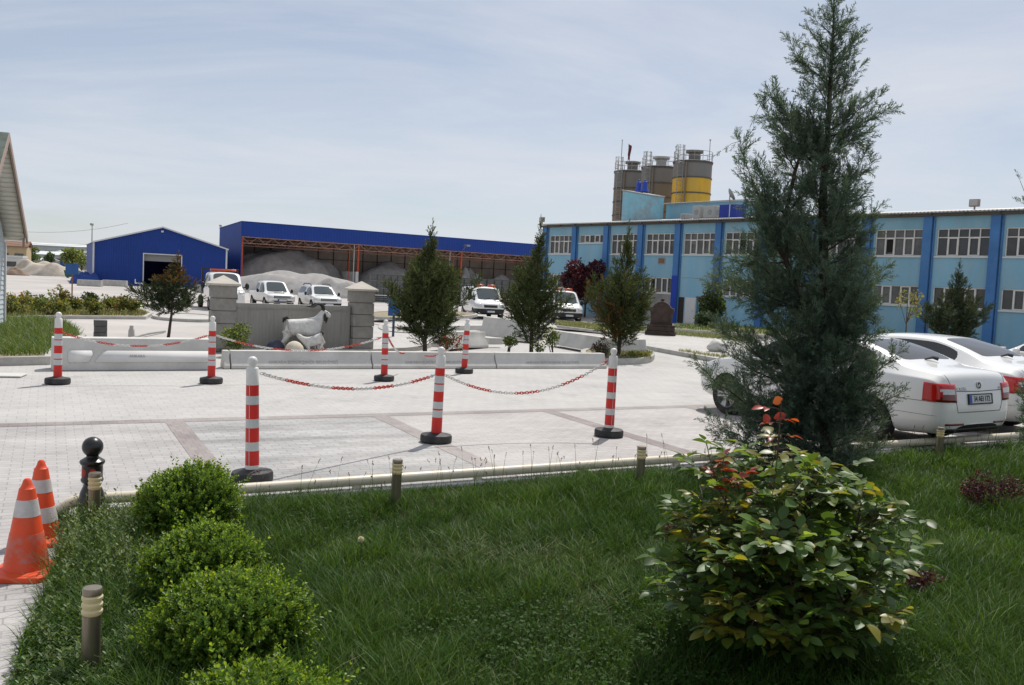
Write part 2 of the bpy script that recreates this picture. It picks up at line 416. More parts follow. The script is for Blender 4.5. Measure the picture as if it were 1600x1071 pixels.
for k in range(NB):
    a = k * BAY; x0 = a + .42; x1 = a + BAY - .22; xe = a + BAY
    up0 = 4.95 if k == 1 else 4.2
    low = k not in (4,)
    doors = [(14.15, 15.05, 1.62)] if k == 4 else []
    lo0 = 1.8
    # piers left and right of the window column, full height
    wall.box(a, 0, 0, x0, TH, 6.25); wall.box(x1, 0, 0, xe, TH, 6.25)
    strip(x0, x1, 5.5, 6.25)
    if low:
        strip(x0, x1, 2.75, up0); (plinth if k in (2, 3) else wall).box(x0, 0 if k not in (2, 3) else -.012, 0, x1, TH, lo0)
        window(fac, x0, x1, lo0, 2.75, 5)
    else:
        dx0, dx1, dz = doors[0]
        strip(x0, x1, dz, up0); strip(x0, dx0, 0, dz); strip(dx1, x1, 0, dz)
    window(fac, x0, x1, up0, 5.5, 5, None if k == 1 else 5.08)
LB = NB * BAY
wall.box(0, TH, 0, TH, 11, 6.25); wall.box(LB - TH, TH, 0, LB, 11, 6.25); wall.box(0, 11, 0, LB, 11 + TH, 7.2)
wall.build('wall', pale_blue, fac)
plinth.build('plinth', plinth_grey, fac)
m = MB(); m.box(TH + .01, .6, 0, LB - TH - .01, .62, 6.2); m.build('shade_sheet', dark_in, fac)  # near-black sheet painted as the shade behind the windows
# fallen render line of the lower wall in the door bay
m = MB(); m.tube([(12.9, -.005, 2.78), (13.6, -.005, 2.80), (14.4, -.005, 2.76), (15.3, -.005, 2.75)], .012, 5); m.build('crack', plinth_grey, fac)
for k in range(NB + 1):
    m = MB(); x = k * BAY
    m.box(x - .21, -.17, 0, x + .21, -.002, 6.22)
    if k in (3, 4, 5): m.box(x - .215, -.178, 0, x + .215, -.168, 2.9, 1)
    m.tube([(x + .29, -.06, 0.1), (x + .29, -.06, 6.2)], .04, 8, 0)
    m.build('pilaster', [deep_blue, pm('repainted_blue', (0.012, 0.045, 0.33), 0.7, n=1, amt=.2)], fac)
# roof of corrugated sheets
P = []; nw = int(LB / .09)
for r_, (yy, zz) in enumerate(((-.55, 6.24), (11.3, 7.5))):
    P.append([(-.4 + (LB + .8) * i / nw, yy, zz + .035 * (1 if i % 2 else -1)) for i in range(nw + 1)])
m = MB(); m.grid(P, 0, False)
m.box(-.35, -.30, 6.08, LB + .35, -.02, 6.19, 1)
for k in range(int(LB / 1.55)): m.box(.3 + k * 1.55, -.5, 6.13, .36 + k * 1.55, -.302, 6.185, 1)
rf = m.build('roof', [roof_sheet, pm('eave_timber', (0.10, 0.085, 0.07), 0.9)], fac, solid=0.02)
# doors
d = MB(); d.box(13.3, -.06, .02, 14.12, -.012, 1.6); d.box(13.36, -.075, .1, 14.06, -.061, 1.52)
dd = d.build('door', white_paint, fac); h = MB(); h.tube([(14.0, -.13, .82), (13.88, -.13, .82)], .014, 6); h.build('handle', grey_metal, dd)
d = MB(); d.box(12.76, -.03, .02, 13.16, -.003, 1.6); d.build('door', pm('dark_brown_door', (0.03, 0.018, 0.012), 0.7), fac)
d = MB(); d.box(14.10, -.05, 1.62, 15.1, -.004, 1.70); d.build('lintel', rust, fac)
d = MB(); d.box(15.08, -.05, .02, 15.3, -.015, 1.4); d.build('door', white_paint, fac)
# small air vent under the upper window of the fourth bay
d = MB(); d.box(10.9, -.04, 3.62, 11.45, -.003, 3.98, 0); d.box(10.96, -.06, 3.67, 11.39, -.041, 3.93, 1)
d.build('vent', [plinth_grey, rust], fac)

def on_roof(px, py, x_local=None, back=4.5):
    """roof point of the factory below the pixel at a distance behind the facade"""
    n = Vector((0.779, 0.629, 0)); r = ray(px, py); t = (n.dot(BX) + back) / n.dot(r); p = CAM + r * t
    return p
def rz_at(back): return 6.24 + (back + .55) * (1.26 / 11.85)
fl_mat = pm('floodlight_housing', (0.33, 0.28, 0.24), 0.6, n=5, amt=0.2)
def floodlight(px, py, back, label, rot=0.0):
    p = on_roof(px, py, back=back); z = rz_at(back)
    e = empty('floodlight', (p.x, p.y, z - .04), BRZ, label, 'floodlight', 'floodlights on the factory roof')
    m = MB(); m.box(-.22, -.12, .22, .22, .06, .56, 0); m.box(-.18, -.135, .26, .18, -.121, .52, 1); m.build('housing', [fl_mat, pm('lamp_glass', (0.45, 0.42, 0.40), 0.2)], e, bevel=.015)
    m = MB(); m.box(-.03, -.03, 0, .03, .03, .22); m.box(-.12, -.06, -.0, .12, .06, .04); m.build('bracket', grey_metal, e)
floodlight(1523, 322, 0.2, 'small boxy floodlight on the roof edge above the right end windows')
floodlight(847, 352, 0.1, 'small floodlight on the far left corner of the factory roof')

# hoist room on the roof: pale blue with peeling plaster
peel = pm('peeling_blue_plaster', (0.26, 0.52, 0.62), 0.9, n=0.8, amt=0.12, dirt=0.7, damt=0.85, dcol=(0.30, 0.27, 0.24))
p = on_roof(1003, 346, back=6.5)
hr = empty('roof_room', (p.x, p.y, rz_at(6.5) - .2), BRZ, 'small pale blue rooftop block with peeling plaster and two blue vents', 'roof block')
m = MB(); m.add([(-1.15, -1, 0), (1.15, -1, 0), (1.15, 1, 0), (-1.15, 1, 0), (-1.15, -1, 2.35), (1.15, -1, 1.95), (1.15, 1, 1.95), (-1.15, 1, 2.35)],
  [(0, 3, 2, 1), (4, 5, 6, 7), (0, 1, 5, 4), (1, 2, 6, 5), (2, 3, 7, 6), (3, 0, 4, 7)]); m.build('wall', peel, hr, bevel=.02)
m = MB(); m.add([(-1.2, -1.06, 2.37), (1.2, -1.06, 1.96), (1.2, 1.06, 1.96), (-1.2, 1.06, 2.37), (-1.2, -1.06, 2.45), (1.2, -1.06, 2.04), (1.2, 1.06, 2.04), (-1.2, 1.06, 2.45)],
  [(0, 3, 2, 1), (4, 5, 6, 7), (0, 1, 5, 4), (1, 2, 6, 5), (2, 3, 7, 6), (3, 0, 4, 7)]); m.build('roof', roof_sheet, hr)
vent_blue = pm('blue_vent_paint', (0.02, 0.06, 0.36), 0.5, n=5, amt=.2)
for x in (-.5, .12):
    m = MB(); m.lathe([(.36, 2.3), (.3, 2.42), (.2, 2.55), (.2, 2.95), (.16, 3.05), (.07, 3.1), (.07, 3.22), (0.0, 3.25)], 14, 0, (x, 0, 0)); m.build('vent', vent_blue, hr)
p = on_roof(1040, 346, back=8.2); q = on_roof(1165, 336, back=8.2)
ln = (q - p).xy.length
pr = empty('roof_penthouse', (p.x, p.y, rz_at(8.2) - .2), BRZ, 'long low pale blue structure on the factory roof beside the yellow silo', 'roof block')
m = MB(); m.box(0, 0, 0, ln, 3.0, 1.35); m.build('wall', pale_blue, pr)
m = MB(); Pg = []
for yy, zz in ((-.25, 1.38), (3.2, 1.8)): Pg.append([(-.2 + (ln + .4) * i / 90, yy, zz + .03 * (1 if i % 2 else -1)) for i in range(91)])
m.grid(Pg, 0, False); m.build('roof', roof_sheet, pr, solid=.02)
ac_mat = pm('ac_casing', (0.42, 0.42, 0.40), 0.6, n=3, amt=0.15, dirt=3, damt=0.3)
for i, (px, py, w_, h_, lb) in enumerate(((1072, 345, .5, .38, 'smallest pale air conditioner box on the roof left of the row'), (1092, 342, .62, .85, 'upright pale air conditioner box second from left on the roof'), (1113, 341, 1.0, .8, 'pale air conditioner box in the middle of the roof row'), (1126, 340, .5, .75, 'narrow pale air conditioner box beside the blue roof unit'))):
    p = on_roof(px, py, back=2.6)
    e = empty('air_conditioner', (p.x, p.y, rz_at(2.6) - .02), BRZ, lb, 'air conditioner', 'air conditioners on the factory roof')
    m = MB(); m.box(-w_ / 2, -.3, .06, w_ / 2, .3, h_); m.build('casing', ac_mat, e, bevel=.02)
    m = MB(); m.lathe([(.17, 0), (.15, .02), (.05, .025), (.0, .03)], 16); m.M = None
    fo = m.build('fan_grille', grey_metal, e, loc=(0, -.3, h_ * .52)); fo.rotation_euler = (PI / 2, 0, 0)
    m = MB(); m.box(-w_ / 2 + .03, -.25, 0, -w_ / 2 + .09, .25, .062); m.box(w_ / 2 - .09, -.25, 0, w_ / 2 - .03, .25, .062); m.build('feet', grey_metal, e)
p = on_roof(1144, 340, back=2.4)
e = empty('cooling_unit', (p.x, p.y, rz_at(2.4) - .02), BRZ, 'dark blue boxed cooling unit with white corner strip on the roof', 'cooling unit')
m = MB(); m.box(-.62, -.5, .04, .62, .5, .82); m.build('casing', pm('cooler_blue', (0.010, 0.035, 0.28), 0.5, n=2, amt=.15), e, bevel=.02)
m = MB(); m.box(.14, -.515, .06, .2, -.501, .8); m.build('corner_strip', white_paint, e)
m = MB(); m.box(-.5, -.45, 0, .5, .45, .039); m.build('feet', grey_metal, e)
p = on_roof(1139, 330, back=8.0)
e = empty('antenna', (p.x, p.y, rz_at(8.0) + 1.0), BRZ, 'small satellite dish on the long rooftop structure', 'dish')
m = MB(); m.lathe([(0, 0), (.2, .03), (.38, .10), (.45, .15)], 16); o = m.build('dish', grey_metal, e, loc=(0, 0, .55), solid=.015); o.rotation_euler = (R(60), 0, R(140))
m = MB(); m.tube([(0, 0, 0), (0, 0, .6)], .04); m.build('mast', grey_metal, e)

# ------------------------------------------------------------------ silos
s_grey = pm('silo_grey', (0.19, 0.18, 0.165), 0.7, n=0.5, amt=0.18, dirt=0.5, damt=0.45, dcol=(0.12, 0.085, 0.06), sp=(1.5, 1.5, .25))
s_brown = pm('silo_brown', (0.185, 0.150, 0.105), 0.7, n=0.5, amt=0.15, dirt=0.5, damt=0.4, dcol=(0.12, 0.085, 0.06), sp=(1.5, 1.5, .25))
s_yel = pm('silo_yellow', (0.62, 0.36, 0.03), 0.65, n=0.5, amt=0.14, dirt=0.6, damt=0.5, dcol=(0.30, 0.22, 0.12), sp=(1.5, 1.5, .2))
s_ochre = pm('silo_ochre', (0.33, 0.22, 0.06), 0.7, n=0.5, amt=0.15, dirt=0.5, damt=0.4, dcol=(0.16, 0.11, 0.07), sp=(1.5, 1.5, .25))
SILO = [s_grey, s_brown, s_yel, s_ochre, pm('silo_band', (0.09, 0.08, 0.07), 0.7)]
def silo(px, Y, colors, label, cap, flag=False, dy=0.0):
    base = D(px, 300, Y); r = 1.58; top = 12.55 + dy
    e = empty('silo', (base.x, base.y, 0), R(-20), label, 'silo', 'cement silos behind the factory')
    zs = [0, 3.7, 6.3, 7.55, 8.8, 10.05, 11.3, top - .02]
    m = MB(); prof = []; ms = []
    for i in range(7):
        prof += [(r, zs[i]), (r, zs[i + 1] - .1), (r + .05, zs[i + 1] - .1), (r + .05, zs[i + 1])]
        ms += [colors[i], 4, 4, 4]
    m.lathe(prof, 40, ms[:-1] + [0]); m.build('shell', SILO, e)
    m = MB(); m.lathe([(r + .08, top), (r + .08, top + .06), (r * .6, top + .18), (0, top + .25)], 32); m.build('roof', s_grey, e)
    m = MB(); n = 14
    for i in range(n):
        w = 2 * PI * i / n; m.tube([(r * math.cos(w), r * math.sin(w), top + .05), (r * math.cos(w), r * math.sin(w), top + .85)], .022, 5)
    for zz in (top + .45, top + .85): m.tube([(r * math.cos(2 * PI * i / 32), r * math.sin(2 * PI * i / 32), zz) for i in range(33)], .02, 5)
    m.build('railing', grey_metal, e)
    m = MB(); wx = -2.0; cx, cy = r * math.cos(wx) * 1.12, r * math.sin(wx) * 1.12
    for s in (-.22, .22): m.tube([(cx + s, cy, 0), (cx + s, cy, top + 1.2)], .03, 5)
    for i in range(36): m.tube([(cx - .22, cy, .3 + i * .38), (cx + .22, cy, .3 + i * .38)], .018, 4)
    for i in range(5): m.tube([(cx + .35 * math.cos(a), cy - .3 + .35 * math.sin(a), top - .2 + i * .34) for a in [2 * PI * j / 12 for j in range(13)]], .016, 4)
    for j in range(5): m.tube([(cx + .35 * math.cos(3.3 + j * .75), cy - .3 + .35 * math.sin(3.3 + j * .75), top - .3) , (cx + .35 * math.cos(3.3 + j * .75), cy - .3 + .35 * math.sin(3.3 + j * .75), top + 1.2)], .016, 4)
    m.build('ladder', grey_metal, e)
    m = MB(); m.tube([(-.25, -r - .1, .2), (-.25, -r - .1, top - .1)], .07, 8); m.build('pipe', s_brown, e)
    m = MB()
    if cap == 'flat': m.lathe([(.48, top + .1), (.48, top + .78), (.72, top + .82), (.72, top + 1.0), (.55, top + 1.05), (0, top + 1.07)], 20, 0, (.1, 0, 0))
    else: m.lathe([(.46, top + .1), (.46, top + .68), (.75, top + .84), (.75, top + .96), (0, top + 1.1)], 20, 0, (.1, 0, 0))
    m.build('filter', s_grey if cap == 'flat' else roof_sheet, e)
    m = MB(); m.tube([(1.25, .4, top), (1.25, .4, top + 1.9)], .03, 5); m.ball((1.25, .4, top + 1.95), .08, 8); m.build('mast', grey_metal, e)
    if flag:
        m = MB(); m.tube([(-.75, -1.2, top), (-.75, -1.2, top + 2.8)], .035, 6); m.ball((-.75, -1.2, top + 2.84), .07, 8); m.build('flagpole', grey_metal, e)
        m = MB(); m.tube([(-.1, -1.3, top), (-.1, -1.3, top + 2.5)], .025, 6)
        fm = m.build('flagpole', grey_metal, e)
        m = MB(); m.grid([[(-.1 + .10 * j * (1 - .07 * i) + .03 * math.sin(i), -1.3 + .05 * math.sin(i + j), top + 2.45 - i * .20 - .05 * j) for j in range(4)] for i in range(8)]); m.build('flag', pm('dark_red_flag', (0.12, 0.02, 0.025), 0.8), fm, solid=.01)
    return e
silo(985, 85, [1, 1, 1, 1, 1, 1, 0], 'leftmost rusty brown silo with a flag on its top railing', 'flat', True, 0.25)
silo(1029, 80, [3, 3, 3, 1, 1, 1, 0], 'middle silo with faded brown sides above an ochre foot', 'cone', False, 0.1)
silo(1080, 75, [2, 2, 2, 2, 2, 2, 0], 'right silo with bright yellow sides under a grey top ring', 'flat')

# ------------------------------------------------------------------ blue sheds
cob = pm('cobalt_sheet', (0.008, 0.043, 0.235), 0.55, spec=0.3, n=0.4, amt=0.12)
cob2 = pm('cobalt_fascia', (0.008, 0.044, 0.26), 0.5, spec=0.3, n=0.4, amt=0.08)
trim_w = pm('white_trim', (0.58, 0.59, 0.60), 0.5)
truss_red = pm('faded_truss_red', (0.36, 0.19, 0.14), 0.7, n=2, amt=.2)
red_steel = pm('red_oxide_steel', (0.42, 0.075, 0.032), 0.7, n=2, amt=0.2)
brown_wall = pm('brown_back_wall', (0.36, 0.30, 0.25), 0.9, n=0.7, amt=0.2)
sh = empty('small_shed', (-46.6, 99.0, ZG), A0, 'cobalt blue gabled metal shed with white corner trims and open doorway', 'shed')  # place and size scaled about the camera, baked into these numbers
W_ = 14.3; EH = 4.66; AH = 6.7; DX0, DX1, DH = 5.25, 9.2, 3.6
def corr_wall(m, x0, x1, z0, top, y, mi=0, step=.25, d=.022):
    """ribbed sheet wall facing -y from x0 to x1; top(x) gives its upper edge"""
    xs = []; x = x0; k = 0
    while x < x1 - 1e-4:
        w = min(step, x1 - x); xs += [(x, y), (x + w * .55, y), (x + w * .65, y - d), (x + w * .9, y - d)]; x += w
    xs.append((x1, y))
    m.add([(a, c, z0) for a, c in xs] + [(a, c, top(a)) for a, c in xs], [(i, i + 1, len(xs) + i + 1, len(xs) + i) for i in range(len(xs) - 1)], mi)
gt = lambda x: EH + (AH - EH) * (1 - abs(x - W_ / 2) / (W_ / 2))
m = MB(); corr_wall(m, 0, DX0, 0, gt, 0); corr_wall(m, DX1, W_, 0, gt, 0); corr_wall(m, DX0, DX1, DH, gt, 0)
m.box(-.0, .02, 0, .06, 18, EH); m.box(W_ - .06, .02, 0, W_, 18, EH); m.box(0.07, 17.9, 0, W_ - .07, 18, EH)
m.build('wall', cob, sh, fix=False)
m = MB()
for s in (0, 1):
    xa = -.12 if s == 0 else W_ + .12; m.add([(xa, -.25, EH - .08), (W_ / 2, -.25, AH + .04), (W_ / 2, 18.3, AH + .04), (xa, 18.3, EH - .08)], [(0, 1, 2, 3)])
m.build('roof', pm('shed_roof', (0.30, 0.32, 0.36), 0.5, metal=.3, n=1, amt=.1), sh, solid=.06)
m = MB(); m.box(-.02, -.09, 0, .16, -.055, EH); m.box(W_ - .16, -.09, 0, W_ + .02, -.055, EH)
for (xa, za, xb, zb) in ((-.12, EH - .12, W_ / 2, AH - .04), (W_ / 2, AH - .04, W_ + .12, EH - .12)):
    m.add([(xa, -.3, za), (xb, -.3, zb), (xb, -.3, zb + .16), (xa, -.3, za + .16), (xa, -.24, za), (xb, -.24, zb), (xb, -.24, zb + .16), (xa, -.24, za + .16)],
          [(0, 1, 2, 3), (7, 6, 5, 4), (0, 4, 5, 1), (3, 2, 6, 7), (0, 3, 7, 4), (1, 5, 6, 2)])
m.box(DX0 - .12, -.1, 0, DX0 - .001, -.056, DH + .12); m.box(DX1 + .001, -.1, 0, DX1 + .12, -.056, DH + .12); m.box(DX0, -.1, DH, DX1, -.056, DH + .12)
m.build('trim', trim_w, sh)
m = MB(); m.box(DX0 + .01, .3, DH - .75, DX1 - .01, .38, DH - .01); m.build('roller_door', pm('roller_grey', (0.25, 0.25, 0.24), .6), sh)
m = MB(); m.box(W_ / 2 - .15, -.16, AH - .55, W_ / 2 + .1, -.07, AH - .35); m.build('lamp', trim_w, sh)
m = MB(); m.add([(.1, .5, .004), (W_ - .1, .5, .004), (W_ - .1, 17.8, .004), (.1, 17.8, .004)], [(0, 1, 2, 3)]); m.build('floor', dark_in, sh)  # floor blackened, the shade of the shed is in its colour

SA = math.atan2(.581, .814); SL = 47.8; SD = 8.6
bs = empty('storage_shed', (-33.8, 110.7, ZG), SA, 'long open fronted storage shed with cobalt blue fascia and rusty red trusses', 'shed')  # scaled about the camera by the same factor as the small shed
m = MB(); corr_wall(m, 0, SL, 6.47, lambda x: 8.27, 0, step=.4); m.build('fascia', cob2, bs, fix=False)
m = MB(); m.box(-.06, .02, 0, .0, SD, 7.6); m.add([(-.06, .02, 7.6), (0, .02, 7.6), (0, .02, 8.25), (-.06, .02, 8.25), (-.06, SD, 7.6), (0, SD, 7.6)], [(0, 1, 2, 3), (0, 3, 4), (1, 5, 2), (3, 2, 5, 4)])
m.build('side_wall', cob, bs)
m = MB(); m.add([(-.1, -.06, 8.29), (SL + .1, -.06, 8.29), (SL + .1, SD + .2, 7.64), (-.1, SD + .2, 7.64)], [(0, 1, 2, 3)]); m.build('roof', cob, bs, solid=.08)
m = MB(); m.box(0, SD - .1, 0, SL, SD, 7.6); m.box(SL - .1, .1, 0, SL, SD - .11, 7.6); m.build('back_wall', brown_wall, bs)
m = MB(); [m.box(k * 2.28 - .06, SD - .2, 0, k * 2.28 + .06, SD - .103, 7.5) for k in range(1, 21)]
m.box(.05, SD - .24, 4.3, SL, SD - .205, 4.39); m.build('wall_post', pm('dark_post', (0.10, 0.06, 0.045), .8), bs)
for x in (0.14, 15.8, 32.0, 47.6):
    c = MB(); c.box(x - .11, .1, 2.8 if 1 < x < 47 else 0, x + .11, .32, 6.5); c.build('column', red_steel, bs)
for x in (14.5, 15.2, 30.1, 30.7):
    c = MB(); c.tube([(x, .2, 0), (x, .2, 6.5)], .05, 6); c.build('downpipe', white_paint if x in (15.2, 30.1) else red_steel, bs)
for zt, zb, y, mm in ((6.4, 5.65, .05, truss_red), (6.1, 5.4, 3.0, truss_red), (6.2, 5.5, 5.8, rust)):
    c = MB(); c.bar((0, y, zt), (SL, y, zt), .09); c.bar((0, y, zb), (SL, y, zb), .08); n = 48
    for i in range(n):
        xa = SL * i / n; xb = SL * (i + 1) / n; c.bar((xa, y, zb if i % 2 else zt), (xb, y, zt if i % 2 else zb), .05)
    c.build('truss', mm, bs)
c = MB()
for k in range(21): c.bar((k * 2.3 + .2, .2, 6.25), (k * 2.3 + .2, SD - .25, 5.85), .07)
c.build('purlin', rust, bs)
for x, lb in ((15.8, 0), (32.0, 1)):
    c = MB(); c.box(x - .35, .0, 0, x + .05, SD - .3, 2.8); c.build('partition', conc2, bs)
c = MB(); c.tube([(32.0, .1, 6.5), (32.0, -.9, 7.2)], .05); c.box(31.7, -1.6, 7.15, 32.3, -.8, 7.4); c.build('lamp', grey_metal, bs)

def mound(name, c, rx, ry, h, mat, label, cat, rz=0.0, nz=.35, ang=1.15, seed=0, grp=None, n=56):
    rg = np.random.default_rng(seed); V = []
    ph = rg.uniform(0, 6.28, (6, 3)); fr = rg.uniform(.8, 3.4, (6, 2))
    P = []
    for i in range(n + 1):
        row = []
        for j in range(n + 1):
            x = -1 + 2 * i / n; y = -1 + 2 * j / n; rr = math.sqrt(x * x + y * y)
            w = sum(math.sin(fr[k][0] * x * 3 + ph[k][0]) * math.sin(fr[k][1] * y * 3 + ph[k][1]) for k in range(6)) / 6
            f = max(0.0, 1 - rr ** ang); z = h * f ** .8 * (1 + nz * w * 1.5) + (rg.normal() * .008 * h if f > 0 else 0)
            row.append((x * rx, y * ry, max(z, 0) if f > 0 else -.05))
        P.append(row)
    m = MB(); m.grid(P); o = m.build(name, mat, None, c, rz); return tag(o, label, cat, grp)
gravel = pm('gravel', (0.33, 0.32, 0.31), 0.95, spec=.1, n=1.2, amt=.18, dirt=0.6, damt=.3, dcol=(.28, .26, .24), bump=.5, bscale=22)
gravel_shade = pm('shaded_gravel', (0.30, 0.28, 0.26), 0.95, spec=.1, n=1.2, amt=.18, bump=.5, bscale=22)  # gravel copy with the shade under the shed roof put into its colour
def shp(x, y): return Matrix.Rotation(SA, 4, 'Z') @ Vector((x, y, 0)) + Vector((-33.8, 110.7, ZG))
def yd(px, Y): p = D(px, 440, Y); return Vector((p.x, p.y, ZG))
mound('gravel_pile', shp(7.5, 4.9), 9.0, 4.0, 4.9, gravel_shade, 'shade darkened gravel heap inside the left bay of the open shed', 'gravel pile', SA, seed=3, ang=3.0, nz=.2)
mound('gravel_pile', yd(460, 98), 9.6, 4.2, 2.15, gravel, 'big pale gravel heap in sun in front of the open shed', 'gravel pile', SA, seed=5, ang=2.8, nz=.22)
mound('gravel_pile', yd(524, 91), 3.8, 2.6, 1.9, gravel, 'smaller pale gravel heap beside the right brick pillar cap', 'gravel pile', SA, seed=6, ang=1.5)
mound('gravel_pile', shp(23.5, 4.9), 7.0, 3.8, 4.0, gravel_shade, 'shade darkened gravel heap inside the middle bay of the open shed', 'gravel pile', SA, seed=8, ang=2.4, nz=.2)
mound('gravel_pile', shp(35.0, 3.3), 4.0, 3.7, 4.1, gravel, 'grey gravel heap beside the right red column of the shed', 'gravel pile', SA, seed=9, ang=1.3)
mound('gravel_pile', shp(41.5, 4.2), 5.0, 3.7, 3.1, gravel_shade, 'low gravel heap at the far right end of the open shed', 'gravel pile', SA, seed=10, ang=1.5)

# stacks of concrete blocks on pallets
blk = pm('stacked_blocks', (0.115, 0.125, 0.125), 0.9, n=3, amt=.25, dirt=4, damt=.35, dcol=(.05, .05, .05))
pal = pm('pallet_wood', (0.16, 0.12, 0.08), 0.9, n=6, amt=.3)
def block_stack(loc, w, layers, lh, rz):
    e = empty('block_stack', loc, rz); m = MB(); p = MB()
    for k in range(layers):
        z = k * lh; p.box(-w / 2 + .02, -w / 2 + .02, z + .01, w / 2 - .02, w / 2 - .02, z + .075)
        rows = 3; hh = (lh - .1) / rows
        for r_ in range(rows): m.box(-w / 2 + random.uniform(0, .02), -w / 2 + random.uniform(0, .02), z + .08 + r_ * hh, w / 2 - random.uniform(0, .02), w / 2, z + .08 + r_ * hh + hh - .018)
    m.build('blocks', blk, e); p.build('pallet', pal, e); return e
protos = [block_stack((0, 0, 0), .60, 4, .64, R(18)) for _ in range(2)]
pos = []
for i in range(11): pos.append(('a', D(583 + i * 10.6, 450, 81.5 + i * .14)))
for i in range(9): pos.append(('b', D(706 + i * 11.8, 450, 88.5 + i * .23)))
for i, (r_, q) in enumerate(pos):
    o = protos[i] if i < 2 else copy_tree(protos[i % 2])
    o.location = (q.x, q.y, ZG); o.rotation_euler = (0, 0, R(18)); o.scale = (1, 1, 1) if r_ == 'a' else (1.12, 1.12, 1.02)
    tag(o, 'dark grey block stack in the long row behind the tall narrow blue sign' if r_ == 'a' else 'dark grey block stack in the row behind the beacon van', 'block stack', 'stacks of concrete blocks in front of the open shed')

# ------------------------------------------------------------------ house at the left edge
siding = pm('blue_white_siding', (0.46, 0.53, 0.56), 0.6, n=0.8, amt=.06)
soffit = pm('soffit_boards', (0.66, 0.64, 0.58), 0.7, n=1.5, amt=.08)
shingle = pm('green_shingles', (0.055, 0.075, 0.065), 0.9, n=6, amt=.35)
fd = Vector((-.35, .937, 0)); fo_ = Vector((.937, .35, 0))     # along the gable (away), out of the gable
apex = Vector((-12.55, 22.2, 0)); hw = 3.0
hs = empty('siding_house', apex - fo_ * .55, math.atan2(.937, -.35), 'pale blue sided house with deep white soffit and green shingle roof', 'house')
# local x runs along the gable (away from the camera), local y points away from the outside (into the house is +y)
EZ, AZ = 2.62, 5.05
wl = 2.9
m = MB(); lap = .13; n = int(EZ / lap)
def gz(x): return AZ - .12 - (AZ - EZ) * abs(x) / hw
z = .12
while z < AZ - .3:
    zt = z + lap
    xm = wl if zt < gz(wl) else max(0.05, hw * (AZ - .12 - zt) / (AZ - EZ))
    m.add([(-xm, -.02, z), (xm, -.02, z), (xm, .0, zt), (-xm, .0, zt)], [(0, 1, 2, 3)]); m.add([(-xm, 0, z), (xm, 0, z), (xm, -.02, z), (-xm, -.02, z)], [(0, 1, 2, 3)])
    m.add([(xm, -.02, z), (xm, 6, z), (xm, 6, zt), (xm, 0, zt)], [(0, 1, 2, 3)])
    z = zt
m.box(-wl + .01, .02, 0, wl - .01, 6, 2.6); m.build('wall', siding, hs, fix=False)
m = MB()
for s in (-1, 1):
    m.add([(0, -.55, AZ), (s * hw, -.55, EZ), (s * hw, 6.5, EZ), (0, 6.5, AZ)], [(0, 1, 2, 3)])
m.build('roof', shingle, hs, solid=.07)
m = MB()
for s in (-1, 1):
    nb = 22
    for k in range(nb):
        a = k / nb; c = (k + .93) / nb
        m.add([(s * hw * a, -.5, AZ - .1 - (AZ - EZ) * a), (s * hw * c, -.5, AZ - .1 - (AZ - EZ) * c), (s * hw * c, .1, AZ - .1 - (AZ - EZ) * c), (s * hw * a, .1, AZ - .1 - (AZ - EZ) * a)], [(0, 1, 2, 3)])
    m.add([(s * wl, -.5, EZ + .06), (s * (hw - .03), -.5, EZ - .1), (s * (hw - .03), 6, EZ - .1), (s * wl, 6, EZ + .06)], [(0, 1, 2, 3)])
m.build('soffit', soffit, hs, solid=.012)
m = MB()
for s in (-1, 1):
    a = Vector((0, -.57, AZ + .03)); c = Vector((s * (hw + .02), -.57, EZ + .03)); dz = Vector((0, 0, -.2)); dy = Vector((0, .05, 0))
    m.add([a, c, c + dz, a + dz, a + dy, c + dy, c + dy + dz, a + dy + dz], [(0, 1, 2, 3), (7, 6, 5, 4), (0, 4, 5, 1), (3, 2, 6, 7), (1, 5, 6, 2)])
m.box(wl - .02, -.5, EZ - .28, hw - .06, -.45, EZ - .03)
m.build('barge_board', pm('barge_paint', (0.33, 0.25, 0.21), .6), hs)
m = MB(); x0, x1 = .35, 1.75
for (a, z0, c, z1) in ((x0, .95, x0 + .09, 2.15), (x1 - .09, .95, x1, 2.15), (x0, .95, x1, 1.03), (x0, 2.07, x1, 2.15), ((x0 + x1) / 2 - .04, 1.0, (x0 + x1) / 2 + .04, 2.1), (x0 + .02, 1.28, x1 - .02, 1.33)):
    m.box(a, -.1, z0, c, -.02, z1)
wf = m.build('window', trim_w, hs); g = MB(); g.box(x0 + .05, -.055, 1.0, x1 - .05, -.035, 2.1); g.build('pane', pm('pale_glass', (0.25, 0.27, 0.28), .1), wf)
m = MB(); m.box(wl - .06, -.06, .1, wl + .03, .03, 2.45); m.build('corner_post', trim_w, hs)
m = MB(); m.box(-wl - .03, -.05, 0, wl + .04, .1, .13); m.build('plinth', conc, hs)

